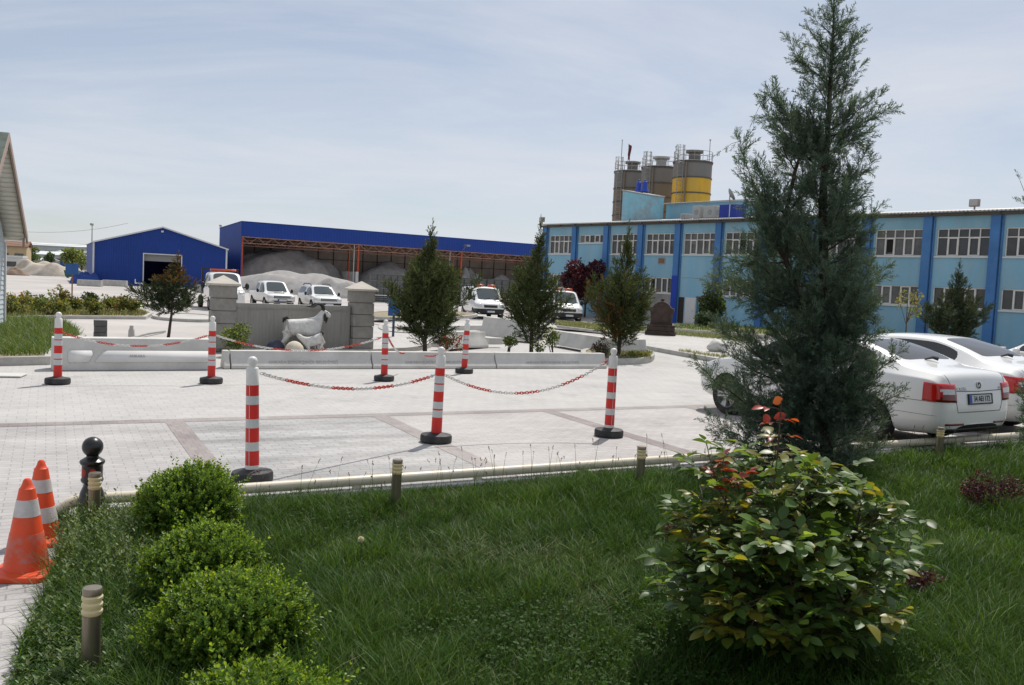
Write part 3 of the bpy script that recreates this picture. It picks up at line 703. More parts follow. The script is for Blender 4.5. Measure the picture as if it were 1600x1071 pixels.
# ------------------------------------------------------------------ far things on the left
def simple_house(name, px, py_base, Y, w, d, h, wallm, roofm, label, rz=0.0, gable=0.0, win=0, cat='building'):
    p = D(px, py_base, Y); e = empty(name, (p.x, p.y, ZG), rz, label, cat)
    m = MB(); m.box(-w / 2, 0, 0, w / 2, d, h); m.build('wall', wallm, e)
    m = MB()
    if gable: m.profx([(-.4, h), (d / 2, h + gable), (d + .4, h), (d + .4, h + .12), (d / 2, h + gable + .14), (-.4, h + .12)], -w / 2 - .3, w / 2 + .3)
    else: m.box(-w / 2 - .2, -.2, h + .002, w / 2 + .2, d + .2, h + .3)
    m.build('roof', roofm, e)
    for k in range(win):
        x = -w / 2 + w * (k + .5) / win; f = MB(); f.box(x - w / win * .3, -.06, h * .45, x + w / win * .3, -.003, h * .75); f.build('window', dark_glass, e)
    return e
tan = pm('tan_render', (0.42, 0.33, 0.20), .9, n=1, amt=.1); pw = pm('white_sheet_roof', (0.58, 0.60, 0.60), .6, n=.3, amt=.1); gw = pm('grey_far_wall', (0.33, 0.36, 0.36), .9, n=.3, amt=.1)
simple_house('far_house', 18, 402, 150, 4.4, 5, 4.4, tan, pm('brown_tiles', (0.20, 0.11, 0.07), .9), 'tan house with brown roof behind the siding house eave', R(20), .9, 2)
simple_house('site_cabin', 12, 405, 140, 4.0, 2.4, 2.6, white_paint, pw, 'white site cabin in front of the far tan house', R(15), 0, 1, 'cabin')
simple_house('far_warehouse', 42, 408, 230, 10, 8, 2.4, white_paint, pw, 'low white warehouse behind the grey yard wall', R(10), 0.5, 3)
simple_house('far_warehouse', 100, 408, 280, 34, 14, 4.2, gw, pw, 'long grey warehouse with white roof left of the small blue shed', R(12), 1.0, 10)
simple_house('far_warehouse', 85, 405, 400, 40, 20, 9.0, gw, pw, 'tallest distant white roofed block on the skyline left of the shed', R(8), 1.2, 8)
simple_house('far_warehouse', 140, 407, 330, 24, 14, 5.5, pm('far_white', (.5, .5, .5), .9), pm('far_roof_green', (.30, .36, .34), .8), 'distant pale building with greenish roof beside the blue shed corner', R(8), 1.0, 6)
yw = pm('yard_wall', (0.30, 0.285, 0.265), .9, n=.6, amt=.12)
p = D(-30, 417, 195); q = D(104, 418, 200)
e = empty('yard_wall', (p.x, p.y, ZG), math.atan2(q.y - p.y, q.x - p.x), 'long grey concrete panel wall at the far left of the yard', 'wall')
ln = (q - p).xy.length; k = 7
m = MB(); [m.box(ln * i / k + .05, -.08, 0, ln * (i + 1) / k - .05, .08, 2.3) for i in range(k)]; m.build('panel', yw, e)
m = MB(); [m.box(ln * i / k - .12, -.14, 0, ln * i / k + .12, .14, 2.4) for i in range(k + 1)]; m.build('post', yw, e)
tarp = pm('beige_tarp', (0.48, 0.43, 0.36), .85, n=1.0, amt=.15, dirt=.6, damt=.4, dcol=(.25, .18, .13))
p = G(60, 431, ZG); mound('covered_heap', (p.x, p.y + 2, ZG), 6.0, 2.9, 1.75, tarp, 'long heap under a crumpled beige tarpaulin by the far yard wall', 'heap', R(8), seed=21, ang=2.6, nz=.8)
p = G(35, 431, ZG); mound('soil_heap', (p.x - 1.5, p.y + 1, ZG), 1.9, 1.4, 1.05, pm('brown_soil', (.22, .16, .12), .95, n=2, amt=.2), 'small brown soil heap at the left of the tarpaulin heap', 'heap', 0, seed=22, ang=1.5)
bt = pm('blue_tarp', (0.012, 0.045, 0.22), .6, n=1.5, amt=.3)
p = D(135, 436, 98); mound('covered_heap', (p.x, p.y, ZG), 1.7, 1.4, 1.1, bt, 'dark blue tarpaulin heap against the small shed corner', 'heap', R(20), seed=23, ang=2.8, nz=.7)
p = D(113, 425, 130); e = empty('green_bin', (p.x, p.y, ZG), R(10), 'green skip standing behind the small blue sign', 'skip')
m = MB(); m.add([(-.8, -.5, .15), (.8, -.5, .15), (.8, .5, .15), (-.8, .5, .15), (-1, -.65, 1.1), (1, -.65, 1.1), (1, .65, 1.1), (-1, .65, 1.1)], [(0, 3, 2, 1), (0, 1, 5, 4), (1, 2, 6, 5), (2, 3, 7, 6), (3, 0, 4, 7), (4, 5, 6, 7)]); m.build('body', pm('green_paint', (.03, .12, .07), .6), e, bevel=.03)
m = MB(); [m.box(x - .08, -.4, 0, x + .08, .4, .149) for x in (-.6, .6)]; m.build('skid', grey_metal, e)
p = D(106, 415, 190); e = empty('blue_container', (p.x, p.y, ZG), R(10), 'small blue container at the end of the grey yard wall', 'container')
m = MB(); corr_wall(m, -1.3, 1.3, .1, lambda x: 2.5, -.9); m.box(-1.3, -.88, .1, 1.3, .9, 2.48); m.build('body', pm('container_blue', (.02, .08, .3), .6), e, fix=False)
m = MB(); m.box(-1.35, -.97, 2.5, 1.35, .93, 2.58); m.build('roof', pm('container_blue', (.02, .08, .3)), e)
# low concrete barrier walls in front of the small shed
for (xa, xb, lb) in ((122, 160, 'low concrete wall segment left of the small shed doorway, outer one'), (161, 199, 'low concrete wall segment nearest to the small shed doorway')):
    a = G(xa, 446.5, ZG); c = G(xb, 448.3, ZG); e = empty('low_wall', (a.x, a.y, ZG), math.atan2(c.y - a.y, c.x - a.x), lb, 'wall', 'low concrete walls by the small shed')
    m = MB(); l = (c - a).length - .05; m.profx([(-.3, 0), (.3, 0), (.2, .62), (-.2, .62)], 0, l); m.build('wall_block', conc, e, bevel=.02)
# blue sign on a post
def sign(px, py, Y, ph, w, h, label, rz=0.0):
    p = D(px, py, Y); e = empty('sign_board', (p.x, p.y, ground_z(p.x, p.y) - .012), rz, label, 'sign')
    m = MB(); m.box(-w / 2, -.03, ph, w / 2, .0, ph + h); m.build('board', pm('sign_blue', (0.018, 0.085, 0.25), .55, n=3, amt=.15), e, bevel=.01)
    m = MB(); m.tube([(0, .03, 0), (0, .03, ph + h)], .04, 8); m.build('post', pm('post_blue', (0.03, 0.07, 0.14), .6) if px > 300 else rust, e)
sign(112, 470, 52, 1.62, .76, .62, 'small blue sign on a rusty post among the left shrubs')
p = G(615, 531); sign(614, 531, p.y, .77, .38, .64, 'tall narrow blue sign on a thin blue post left of the left cypress', R(10))
# white frame at the shed doorway
p = D(219, 447, 96.5); e = empty('gate_stop', (p.x, p.y, ZG), R(20), 'white pipe stand beside the small shed doorway', 'stand')
m = MB(); m.tube([(0, 0, 0), (0, 0, .35)], .07); m.tube([(-.5, 0, .37), (.35, 0, .37)], .06); m.tube([(-.5, 0, .37), (-.5, 0, .8)], .05); m.build('pipe_frame', white_paint, e)
# lamp posts and the power line
def lamp_post(px, Y, top_py, label):
    p = D(px, top_py, Y); e = empty('lamp_post', (p.x, p.y, ZG), 0, label, 'lamp post')
    m = MB(); m.tube([(0, 0, 0), (0, 0, p.z - ZG)], [.09, .05], 8); m.build('pole', grey_metal, e)
    m = MB(); m.box(-.14, -.3, p.z - ZG - .05, .14, .12, p.z - ZG + .2); m.build('lamp_head', grey_metal, e, bevel=.03)
lamp_post(144, 108, 352, 'slim lamp post rising behind the small shed left corner')
lamp_post(345, 125, 354, 'short floodlight mast between the two blue sheds')
m = MB()
for (y0, y1, sag) in ((357, 349, 1.0), (372, 378, .8), (376, 381, .8)):
    a = D(-20, y0, 130); c = D(200, y1, 150); m.tube([a.lerp(c, t) - Vector((0, 0, sag * 4 * t * (1 - t))) for t in [i / 12 for i in range(13)]], .022, 4)
tag(m.build('power_line', pm('cable_black', (.03, .03, .03), .6)), 'thin power cables strung across the sky above the far yard', 'cable')
# ------------------------------------------------------------------ vehicles
car_white = pm('white_car_paint', (0.74, 0.74, 0.72), 0.32, spec=0.5, n=1.5, amt=0.03, dirt=1.5, damt=0.06, dcol=(.4, .38, .34), coat=0.8)
glass_blk = pm('tinted_glass', (0.018, 0.019, 0.021), 0.04, spec=0.6)
glass_lt = pm('windscreen_glass', (0.06, 0.075, 0.08), 0.05, spec=0.7)
blk_plastic = pm('black_plastic', (0.018, 0.018, 0.018), 0.55, n=8, amt=.2)
tyre_m = pm('tyre_rubber', (0.022, 0.021, 0.020), 0.85, n=10, amt=.3, dirt=5, damt=.3, dcol=(.12, .11, .10))
rim_m = pm('alloy_rim', (0.42, 0.42, 0.42), 0.35, metal=0.7, n=6, amt=.1)
lens_red = pm('red_lens', (0.50, 0.012, 0.010), 0.12, spec=0.6)
lens_dred = pm('dark_red_lens', (0.16, 0.006, 0.006), 0.15, spec=0.6)
lens_clr = pm('clear_lens', (0.55, 0.56, 0.56), 0.1, spec=0.7, n=30, amt=.2)
chrome = pm('chrome', (0.55, 0.55, 0.55), 0.15, metal=0.9)
plate_m = pm('plate_white', (0.55, 0.56, 0.56), 0.5); plate_b = pm('plate_blue', (0.02, 0.08, 0.40), 0.5); ink = pm('plate_black', (0.012, 0.012, 0.012), 0.6)
beacon = pm('beacon_orange', (0.55, 0.075, 0.02), 0.25, spec=.6)

def half_ring(st):
    x, zb, w, zm, zbelt, wb, ze, we, zt = st
    lp = lambda a, c, t: a + (c - a) * t
    pts = [(0, zb), (.7 * w, zb), (.965 * w, zb + .07), (w, zm), (lp(w, wb, .55), lp(zm, zbelt, .8)), (wb, zbelt), (lp(wb, we, .10), lp(zbelt, ze, .10)), (lp(wb, we, .90), lp(zbelt, ze, .90)), (we, ze),
           (we * .84, lp(ze, zt, .55)), (we * .5, lp(ze, zt, .9)), (0, zt)]
    return [(x, y, z) for y, z in pts]
GL = ('glass_s', 'glass_f', 'glass_r')
def loft(stations, matf, arches, sub=2, crease=()):
    """car body: stations from rear to front, matf(i, j) -> material 0 body 1 side glass 2 windscreen 3 rear window 4 black"""
    rings = []
    for st in stations:
        h = half_ring(st); rings.append(h + [(x, -y, z) for x, y, z in reversed(h[1:-1])])
    n = len(rings[0]); k = len(stations); hl = 12
    vs = [p for r_ in rings for p in r_]; fs = []; ms = []
    for i in range(k - 1):
        for j in range(n):
            jj = j if j < hl - 1 else n - 1 - j
            fs.append((i * n + j, i * n + (j + 1) % n, (i + 1) * n + (j + 1) % n, (i + 1) * n + j)); ms.append(matf(i, jj))
    for e in (0, k - 1):
        o = e * n
        for j in range(hl - 2):
            a, b2, c, d = o + j, o + j + 1, o + (n - j - 1) % n, o + (n - j) % n
            f = (a, b2, c) if j == 0 else (a, b2, c, d)
            fs.append(f); ms.append(0)
        fs.append((o + hl - 2, o + hl - 1, o + hl)); ms.append(0)
    me = bpy.data.meshes.new('b'); me.from_pydata(vs, [], fs)
    me.polygons.foreach_set('material_index', ms); me.polygons.foreach_set('use_smooth', [True] * len(fs))
    for mm in (car_white, glass_blk, glass_lt, glass_blk, blk_plastic): me.materials.append(mm)
    bm = bmesh.new(); bm.from_mesh(me); bmesh.ops.recalc_face_normals(bm, faces=bm.faces)
    cl = bm.edges.layers.float.get('crease_edge') or bm.edges.layers.float.new('crease_edge')
    for e in bm.edges:
        mts = {f.material_index for f in e.link_faces}
        if len(mts) > 1: e[cl] = 0.95
    bm.to_mesh(me); bm.free()
    o = bpy.data.objects.new('b', me); COL.objects.link(o)
    s = o.modifiers.new('s', 'SUBSURF'); s.levels = sub; s.render_levels = sub
    dg = bpy.context.evaluated_depsgraph_get(); me2 = bpy.data.meshes.new_from_object(o.evaluated_get(dg)); bpy.data.objects.remove(o)
    o = bpy.data.objects.new('b', me2); COL.objects.link(o)
    m = MB()
    for (ax, ar) in arches: m.tube([(ax, -1.3, ar * .94), (ax, 1.3, ar * .94)], ar, 28)
    c = m.build('c', [car_white, glass_blk, glass_lt, glass_blk, blk_plastic]); c.data.polygons.foreach_set('material_index', [4] * len(c.data.polygons))
    bo = o.modifiers.new('b', 'BOOLEAN'); bo.operation = 'DIFFERENCE'; bo.object = c; bo.solver = 'EXACT'
    dg = bpy.context.evaluated_depsgraph_get(); me3 = bpy.data.meshes.new_from_object(o.evaluated_get(dg))
    bpy.data.objects.remove(o); bpy.data.objects.remove(c)
    return me3

def split_parts(me, root, names):
    """body shell and glass become parts of their own"""
    mats = list(me.materials); out = {}
    for key, idx in names.items():
        bm = bmesh.new(); bm.from_mesh(me)
        bmesh.ops.delete(bm, geom=[f for f in bm.faces if f.material_index not in idx], context='FACES')
        if not bm.faces: bm.free(); continue
        groups = [bm]
        if key == 'side_window':
            groups = []
            for s in (1, -1):
                b2 = bm.copy(); bmesh.ops.delete(b2, geom=[f for f in b2.faces if f.calc_center_median().y * s < 0], context='FACES'); groups.append(b2)
            bm.free()
        for g in groups:
            m2 = bpy.data.meshes.new(key); g.to_mesh(m2); g.free()
            for mm in mats: m2.materials.append(mm)
            try: m2.set_sharp_from_angle(angle=R(40))
            except Exception: pass
            out.setdefault(key, []).append(link_mesh(key, m2, root))
    return out

def bvh_of(me):
    bm = bmesh.new(); bm.from_mesh(me); t = BVHTree.FromBMesh(bm); bm.free(); return t

def wrap_patch(bv, ax, ay, angs, zs, off=.008, zf=None):
    """grid on the body around a vertical axis at (ax, ay): angles (degrees, 0 = forward, 90 = left) and heights"""
    P = []
    for a in angs:
        row = []
        for t in zs:
            z = zf(a, t) if zf else t
            d = Vector((math.cos(R(a)), math.sin(R(a)), 0)); o = Vector((ax, ay, z)) + d * 3
            hit = bv.ray_cast(o, -d)
            row.append((hit[0] + d * off) if hit[0] else Vector((ax, ay, z)))
        P.append(row)
    return P
def face_patch(bv, ys, zs, xdir, off=.006):
    """grid pressed along x onto the nose (xdir=1) or the tail (-1)"""
    P = []
    for y in ys:
        row = []
        for z in zs:
            hit = bv.ray_cast(Vector((20 * xdir, y, z)), Vector((-xdir, 0, 0)))
            row.append(hit[0] + Vector((xdir * off, 0, 0)) if hit[0] else Vector((0, y, z)))
        P.append(row)
    return P
def lin(a, c, n): return [a + (c - a) * i / (n - 1) for i in range(n)]

def wheel(root, x, y, r, w=.2, spokes=5, steel=False):
    """wheel centred at (x, y, r) with its outer side pointing along the sign of y"""
    s = 1 if y > 0 else -1
    prof = [(r * .62, -w / 2), (r * .9, -w / 2), (r * .98, -w * .38), (r, -w * .2), (r, w * .2), (r * .98, w * .38), (r * .9, w / 2), (r * .66, w / 2), (r * .64, w * .42)]
    t = MB(); t.lathe(prof, 36, cap=False); M = Matrix.Translation((x, y, r)) @ Matrix.Rotation(-s * PI / 2, 4, 'X')
    o = t.build('wheel', tyre_m, root); o.data.transform(M)
    m = MB(); m.lathe([(r * .645, w * .1), (r * .66, w * .44), (r * .62, w * .46), (r * .60, w * .3), (r * .58, w * .05), (0, 0)], 36)
    if steel: m.lathe([(r * .6, w * .2), (r * .5, w * .38), (r * .25, w * .3), (r * .2, w * .42), (0, w * .44)], 24)
    else:
        for k in range(spokes):
            a = 2 * PI * k / spokes
            c = lambda rr, da, z: (rr * math.cos(a + da), rr * math.sin(a + da), z)
            m.add([c(r * .1, -.9, w * .40), c(r * .62, -.26, w * .42), c(r * .62, .26, w * .42), c(r * .1, .9, w * .40), c(r * .1, -.9, w * .25), c(r * .62, -.3, w * .25), c(r * .62, .3, w * .25), c(r * .1, .9, w * .25)],
                  [(0, 1, 2, 3), (0, 4, 5, 1), (2, 6, 7, 3)])
        m.lathe([(r * .16, w * .2), (r * .16, w * .43), (0, w * .44)], 16)
    q = m.build('rim', rim_m if not steel else pm('steel_rim', (.28, .28, .28), .5, metal=.5), o); q.data.transform(M)
    m = MB(); m.lathe([(r * .6, w * .04), (0, w * .03)], 20); q = m.build('brake', blk_plastic, o); q.data.transform(M)

def plate(root, M, txt=None):
    m = MB(); m.box(-.26, -.055, 0, .26, .055, .008, 0); m.box(-.258, -.052, .0085, -.205, .052, .010, 1)
    p = m.build('licence_plate', [plate_m, plate_b], root); p.data.transform(M)
    m = MB()
    for (a, c, d, e) in ((-.285, -.075, .285, -.056), (-.285, .056, .285, .07), (-.285, -.056, -.261, .056), (.261, -.056, .285, .056)): m.box(a, c, -.004, d, e, .012)
    q = m.build('plate_frame', blk_plastic, p); q.data.transform(M)
    if txt: text_mesh(txt, .105, ink, M @ Matrix.Translation((.028, -.002, .0105)), p, sx=.82)

def tube_on(bv, pts, r=.003, mat=None, root=None, name='panel_gap'):
    m = MB(); m.tube(pts, r, 5); return m.build(name, mat or pm('gap_black', (.02, .02, .02), .8), root)

SED = [(0.00, .40, .60, .50, .60, .56, .63, .50, .64), (0.025, .33, .74, .52, .74, .72, .79, .62, .81), (0.07, .28, .82, .55, .88, .80, .98, .68, 1.01), (0.13, .26, .86, .58, .97, .835, 1.065, .71, 1.095),
       (0.35, .24, .885, .60, .99, .86, 1.085, .72, 1.12), (0.66, .22, .90, .60, 1.0, .865, 1.11, .72, 1.145), (0.78, .20, .903, .60, 1.003, .868, 1.155, .70, 1.20), (1.10, .20, .905, .60, 1.005, .87, 1.285, .635, 1.325), (1.55, .20, .905, .60, 1.00, .87, 1.395, .585, 1.43),
       (1.68, .20, .905, .60, 1.00, .87, 1.41, .582, 1.445), (2.1, .20, .905, .60, .995, .87, 1.42, .58, 1.462), (2.5, .20, .905, .60, .985, .87, 1.405, .58, 1.458), (2.95, .20, .905, .60, .975, .87, 1.345, .59, 1.405), (3.08, .20, .905, .60, .97, .87, 1.28, .61, 1.345),
       (3.35, .20, .905, .60, .96, .87, 1.12, .67, 1.19), (3.62, .20, .905, .60, .945, .865, .985, .74, 1.03), (3.75, .20, .905, .60, .93, .86, .955, .75, .99), (4.05, .21, .90, .58, .89, .845, .915, .74, .95), (4.35, .22, .87, .55, .82, .81, .845, .71, .88),
       (4.55, .24, .80, .52, .72, .75, .75, .65, .77), (4.64, .30, .70, .50, .62, .64, .65, .55, .66), (4.67, .38, .56, .48, .56, .50, .58, .42, .58)]
SED = [((x if x < 4 else 4 + (x - 4) * .86),) + r_ for x, *r_ in [(s[0], *s[1:]) for s in SED] for r_ in [tuple(r_)]]
def sed_mat(i, j):
    if j == 6 and 7 <= i <= 13: return 1
    if j >= 9 and 6 <= i <= 7: return 3
    if j >= 9 and 13 <= i <= 14: return 2
    if j in (0,): return 4
    return 0
def sedan(loc, heading, label, txt='34 AEI 172', proto=None):
    root = empty('sedan', loc, heading, label, 'car', 'white sedans parked along the lawn rail')
    me = loft(SED, sed_mat, [(1.07, .355), (3.76, .355)])
    split_parts(me, root, {'body': (0, 4), 'side_window': (1,), 'windscreen': (2,), 'rear_window': (3,)})
    bv = bvh_of(me)
    for x in (1.07, 3.76):
        for y in (.79, -.79): wheel(root, x, y, .325, .215)
    for s in (1, -1):
        # wrap-around tail lamp, angles measured from the axis inside the car corner
        z0 = lambda a, t: .745 + (.955 - .745) * t + (.012 if t > .5 else -.012) * 0
        ang = lin(180, 180 - s * 78, 15)
        P = wrap_patch(bv, .36, s * .545, ang, lin(0, 1, 8), .006, lambda a, t: .70 + .235 * t + .03 * (abs(a - 180) / 78) * (0.3 + t * .2))
        m = MB(); fs = len(P)
        for i in range(len(P) - 1):
            for j in range(7):
                mi = 0
                if 1 <= i < 8 - (j == 3) and j in (3, 4): mi = 1
                elif i < 9 - j and j in (0, 1, 2): mi = 2
                m.add([P[i][j], P[i + 1][j], P[i + 1][j + 1], P[i][j + 1]], [(0, 1, 2, 3)], mi, True)
        o = m.build('tail_light', [lens_red, lens_clr, lens_dred], root, solid=.012)
        m = MB(); m.grid(face_patch(bv, lin(s * .36, s * .72, 9), [.395, .42], -1, .006)); m.build('reflector', lens_dred, root, solid=.008)
        m = MB(); m.ball((3.28, s * .99, 1.0), .1, 10, 0, (.7, 1.0, .75)); m.tube([(3.3, s * .85, .97), (3.28, s * .95, .98)], .03, 6); m.build('mirror', car_white, root)
        P = wrap_patch(bv, 4.0, s * .45, lin(2, s * 70, 10) if s > 0 else lin(-2, -70, 10), lin(0, 1, 4), .006, lambda a, t: .62 + .13 * t)
        m = MB(); m.grid(P); m.build('headlight', lens_clr, root, solid=.01)
        # door handles
        for hx in (1.75, 2.75):
            h = bv.ray_cast(Vector((hx, s * 3, .90)), Vector((0, -s, 0)))
            if h[0]: m = MB(); m.tube([h[0] + Vector((-.1, s * .02, 0)), h[0] + Vector((.1, s * .02, .005))], .016, 6); m.build('handle', car_white, root)
        # gaps: doors, bumper, fuel flap
        gap = MB()
        def line(pts, r=.0035):
            q = []
            for (x, z) in pts:
                h = bv.ray_cast(Vector((x, s * 3, z)), Vector((0, -s, 0)))
                if h[0]: q.append(h[0] + Vector((0, s * .001, 0)))
            if len(q) > 1: gap.tube(q, r, 4)
        line([(.78 + .0 * k, 0) for k in ()])
        line([(x, .70) for x in lin(.12, .70, 12)]); line([(x, .52) for x in lin(.10, .72, 12)], .0025)
        line([(1.52 - .10 * math.sin(t * 3.1), .30 + .66 * t) for t in lin(0, 1, 12)]); line([(2.33, .28 + .70 * t) for t in lin(0, 1, 10)]); line([(3.30 + .06 * t, .28 + .64 * t) for t in lin(0, 1, 10)])
        line([(x, .845 + .02 * (x - .6)) for x in lin(.50, 3.5, 30)], .0025)
        gap.build('panel_gap', pm('gap_grey', (.10, .10, .10), .8), root)
    # boot lid: outline, recess with plate, badge, lettering, wiper
    gap = MB()
    for s in (1, -1):
        pts = [(s * .67, 1.05), (s * .655, .98), (s * .60, .84), (s * .545, .70), (s * .50, .565)]
        q = []
        for k in range(len(pts) - 1):
            for t in lin(0, 1, 5):
                y = pts[k][0] + (pts[k + 1][0] - pts[k][0]) * t; z = pts[k][1] + (pts[k + 1][1] - pts[k][1]) * t
                h = bv.ray_cast(Vector((-3, y, z)), Vector((1, 0, 0)))
                if h[0]: q.append(h[0] + Vector((-.001, 0, 0)))
        gap.tube(q, .004, 4)
    q = [bv.ray_cast(Vector((-3, y, .565)), Vector((1, 0, 0)))[0] for y in lin(-.5, .5, 21)]; gap.tube(q, .005, 4)
    q = [bv.ray_cast(Vector((-3, y, .835 + .012 * (abs(y) / .58))), Vector((1, 0, 0)))[0] for y in lin(-.58, .58, 21)]; gap.tube(q, .006, 4)
    gap.build('lid_gap', pm('gap_grey', (.10, .10, .10), .8), root)
    m = MB(); m.grid(face_patch(bv, lin(-.66, .66, 21), [.29, .32, .345], -1, .008)); m.build('diffuser', blk_plastic, root, solid=.01)
    def onrear(y, z):
        h = bv.ray_cast(Vector((-3, y, z)), Vector((1, 0, 0))); nn = h[1]; nn = nn if nn.x < 0 else -nn
        up_ = (Vector((0, 0, 1)) - nn * nn.z).normalized(); xd = up_.cross(nn)
        return frame(h[0] + nn * .006, xd, up_)
    plate(root, onrear(0, .735), txt)
    Mb = onrear(0, .915)
    m = MB(); m.lathe([(.045, 0), (.047, .008), (.040, .011), (.038, .006), (0, .006)], 24, [0, 0, 0, 1]); bd = m.build('badge', [chrome, ink], root); bd.data.transform(Mb)
    m = MB(); m.add([(-.026, -.012, .0085), (-.002, -.024, .0085), (.012, -.008, .0085), (.004, .0, .0085), (.024, .018, .0085), (.006, .016, .0085), (-.008, .004, .0085)], [(0, 1, 2, 3, 4, 5, 6)]); em = m.build('emblem', chrome, bd); em.data.transform(Mb)
    text_mesh('OCTAVIA', .062, chrome, onrear(.43, .872) @ Matrix.Translation((0, 0, -.003)), root, 'lettering', .003)
    text_mesh('TDI', .045, chrome, onrear(-.50, .872) @ Matrix.Translation((0, 0, -.003)), root, 'lettering', .003)
    # rear wiper at the foot of the window
    h = bv.ray_cast(Vector((.74, -.05, 3)), Vector((0, 0, -1)))[0]; h2 = bv.ray_cast(Vector((.74, .13, 3)), Vector((0, 0, -1)))[0]
    m = MB(); m.tube([h + Vector((-.06, 0, .03)), h + Vector((.0, .05, .045)), h2 + Vector((.03, 0, .02))], [.03, .022, .01], 7); m.build('wiper', blk_plastic, root)
    m = MB(); m.grid(face_patch(bv, lin(-.40, .40, 13), lin(.40, .60, 4), 1, .006)); m.build('grille', blk_plastic, root, solid=.008)
    return root
hd = math.atan2(.72, -.69)
fr = G(1124, 655); rr = G(1358, 700)
dirv = (fr - rr).normalized(); hd = math.atan2(dirv.y, dirv.x)
left = Vector((-dirv.y, dirv.x, 0))
org = rr - dirv * 1.02 - left * .90
org = org + dirv * .14 + left * .06; org = org + Vector((.25, .20, 0)); hd -= R(4)
s1 = sedan(org, hd, 'white sedan parked behind the tall cypress, its tail lamp and plate in view')
s2 = sedan(org - left * 2.55 + dirv * .15, hd + R(-1), 'second white sedan cut by the photo edge, beyond the car with the full plate', '06 BZ 418')
s3 = copy_tree(s2); s3.location = org - left * 9.6 + dirv * .2; tag(s3, 'third white sedan, only its roof edge showing beyond the other two')

# ---- front views: vans, pickup, off-roader, flatbed lorry
def dress_front(root, bv, L, spec):
    """lamps, grille, bumper, mirrors and plate of a vehicle seen from the front"""
    hl = spec['lamp']
    for s in (1, -1):
        P = wrap_patch(bv, L - hl[4], s * hl[5], lin(0, s * hl[2], 10), lin(0, 1, 4), .008, lambda a, t: hl[0] + (hl[1] - hl[0]) * t + hl[3] * abs(a) / 90)
        m = MB(); m.grid(P); m.build('headlight', lens_clr, root, solid=.012)
        mx, my, mz, ms = spec['mirror']
        m = MB(); m.ball((mx, s * my, mz), ms, 10, 0, (.5, .62, 1.0)); m.tube([(mx + .05, s * (my - .22), mz - .06), (mx, s * my, mz - .05)], .035, 6); m.build('mirror', blk_plastic, root)
        fx = spec.get('fog')
        if fx: m = MB(); m.grid(face_patch(bv, lin(s * fx[0], s * fx[1], 5), lin(fx[2], fx[3], 3), 1, .012)); m.build('fog_lamp', lens_clr, root, solid=.01)
    g = spec['grille']; m = MB(); m.grid(face_patch(bv, lin(-g[0], g[0], 13), lin(g[1], g[2], 5), 1, .008)); gr = m.build('grille', blk_plastic, root, solid=.01)
    m = MB()
    for z in lin(g[1] + .03, g[2] - .03, 3):
        P = face_patch(bv, lin(-g[0] * .95, g[0] * .95, 9), [z], 1, .02); m.tube([p[0] for p in P], .012, 5)
    m.build('grille_bar', chrome if spec.get('chrome') else pm('dark_grey_plastic', (.06, .06, .06), .5), gr)
    if 'bumper' in spec:
        q = spec['bumper']; P = []
        for a in lin(-85, 85, 19): P.append(a)
        P = wrap_patch(bv, L - .7, 0, lin(-q[2], q[2], 19), lin(q[0], q[1], 4), .015); m = MB(); m.grid(P); m.build('bumper', blk_plastic, root, solid=.02)
    h = bv.ray_cast(Vector((20, 0, spec['plate'])), Vector((-1, 0, 0)))[0]
    plate(root, frame(h + Vector((.022, 0, 0)), (0, 1, 0), (0, 0, 1)))
    for s in (.28, -.35):   # wipers
        hh = bv.ray_cast(Vector((spec['wip'], s, 4)), Vector((0, 0, -1)))[0]; h2 = bv.ray_cast(Vector((spec['wip'] - .12, s + .45, 4)), Vector((0, 0, -1)))[0]
        m = MB(); m.tube([hh + Vector((0, 0, .02)), h2 + Vector((0, 0, .02))], .01, 5); m.build('wiper', blk_plastic, root)

VAN = [(0.0, .45, .80, .8, 1.1, .86, 1.75, .80, 1.80), (.05, .35, .92, .8, 1.15, .95, 1.88, .84, 1.96), (.5, .30, .97, .8, 1.2, .96, 1.92, .85, 2.02), (2.5, .30, .97, .8, 1.2, .96, 1.92, .85, 2.02), (2.62, .30, .97, .8, 1.2, .96, 1.92, .85, 2.02), (3.42, .30, .97, .8, 1.19, .955, 1.91, .84, 2.01), (3.52, .30, .97, .8, 1.18, .955, 1.88, .83, 1.98),
       (3.66, .30, .97, .8, 1.18, .95, 1.83, .82, 1.93), (4.05, .30, .965, .8, 1.15, .94, 1.50, .82, 1.56), (4.40, .30, .96, .8, 1.10, .93, 1.15, .83, 1.21), (4.50, .30, .95, .78, 1.08, .92, 1.11, .82, 1.17), (4.80, .30, .93, .72, .98, .89, 1.02, .79, 1.09), (4.96, .32, .86, .66, .86, .82, .89, .72, .95), (5.02, .40, .74, .60, .74, .70, .77, .62, .80)]
def van_mat(i, j):
    if j == 6 and 4 <= i <= 8 and i != 6: return 1
    if j >= 9 and 7 <= i <= 8: return 2
    if j == 0: return 4
    return 0
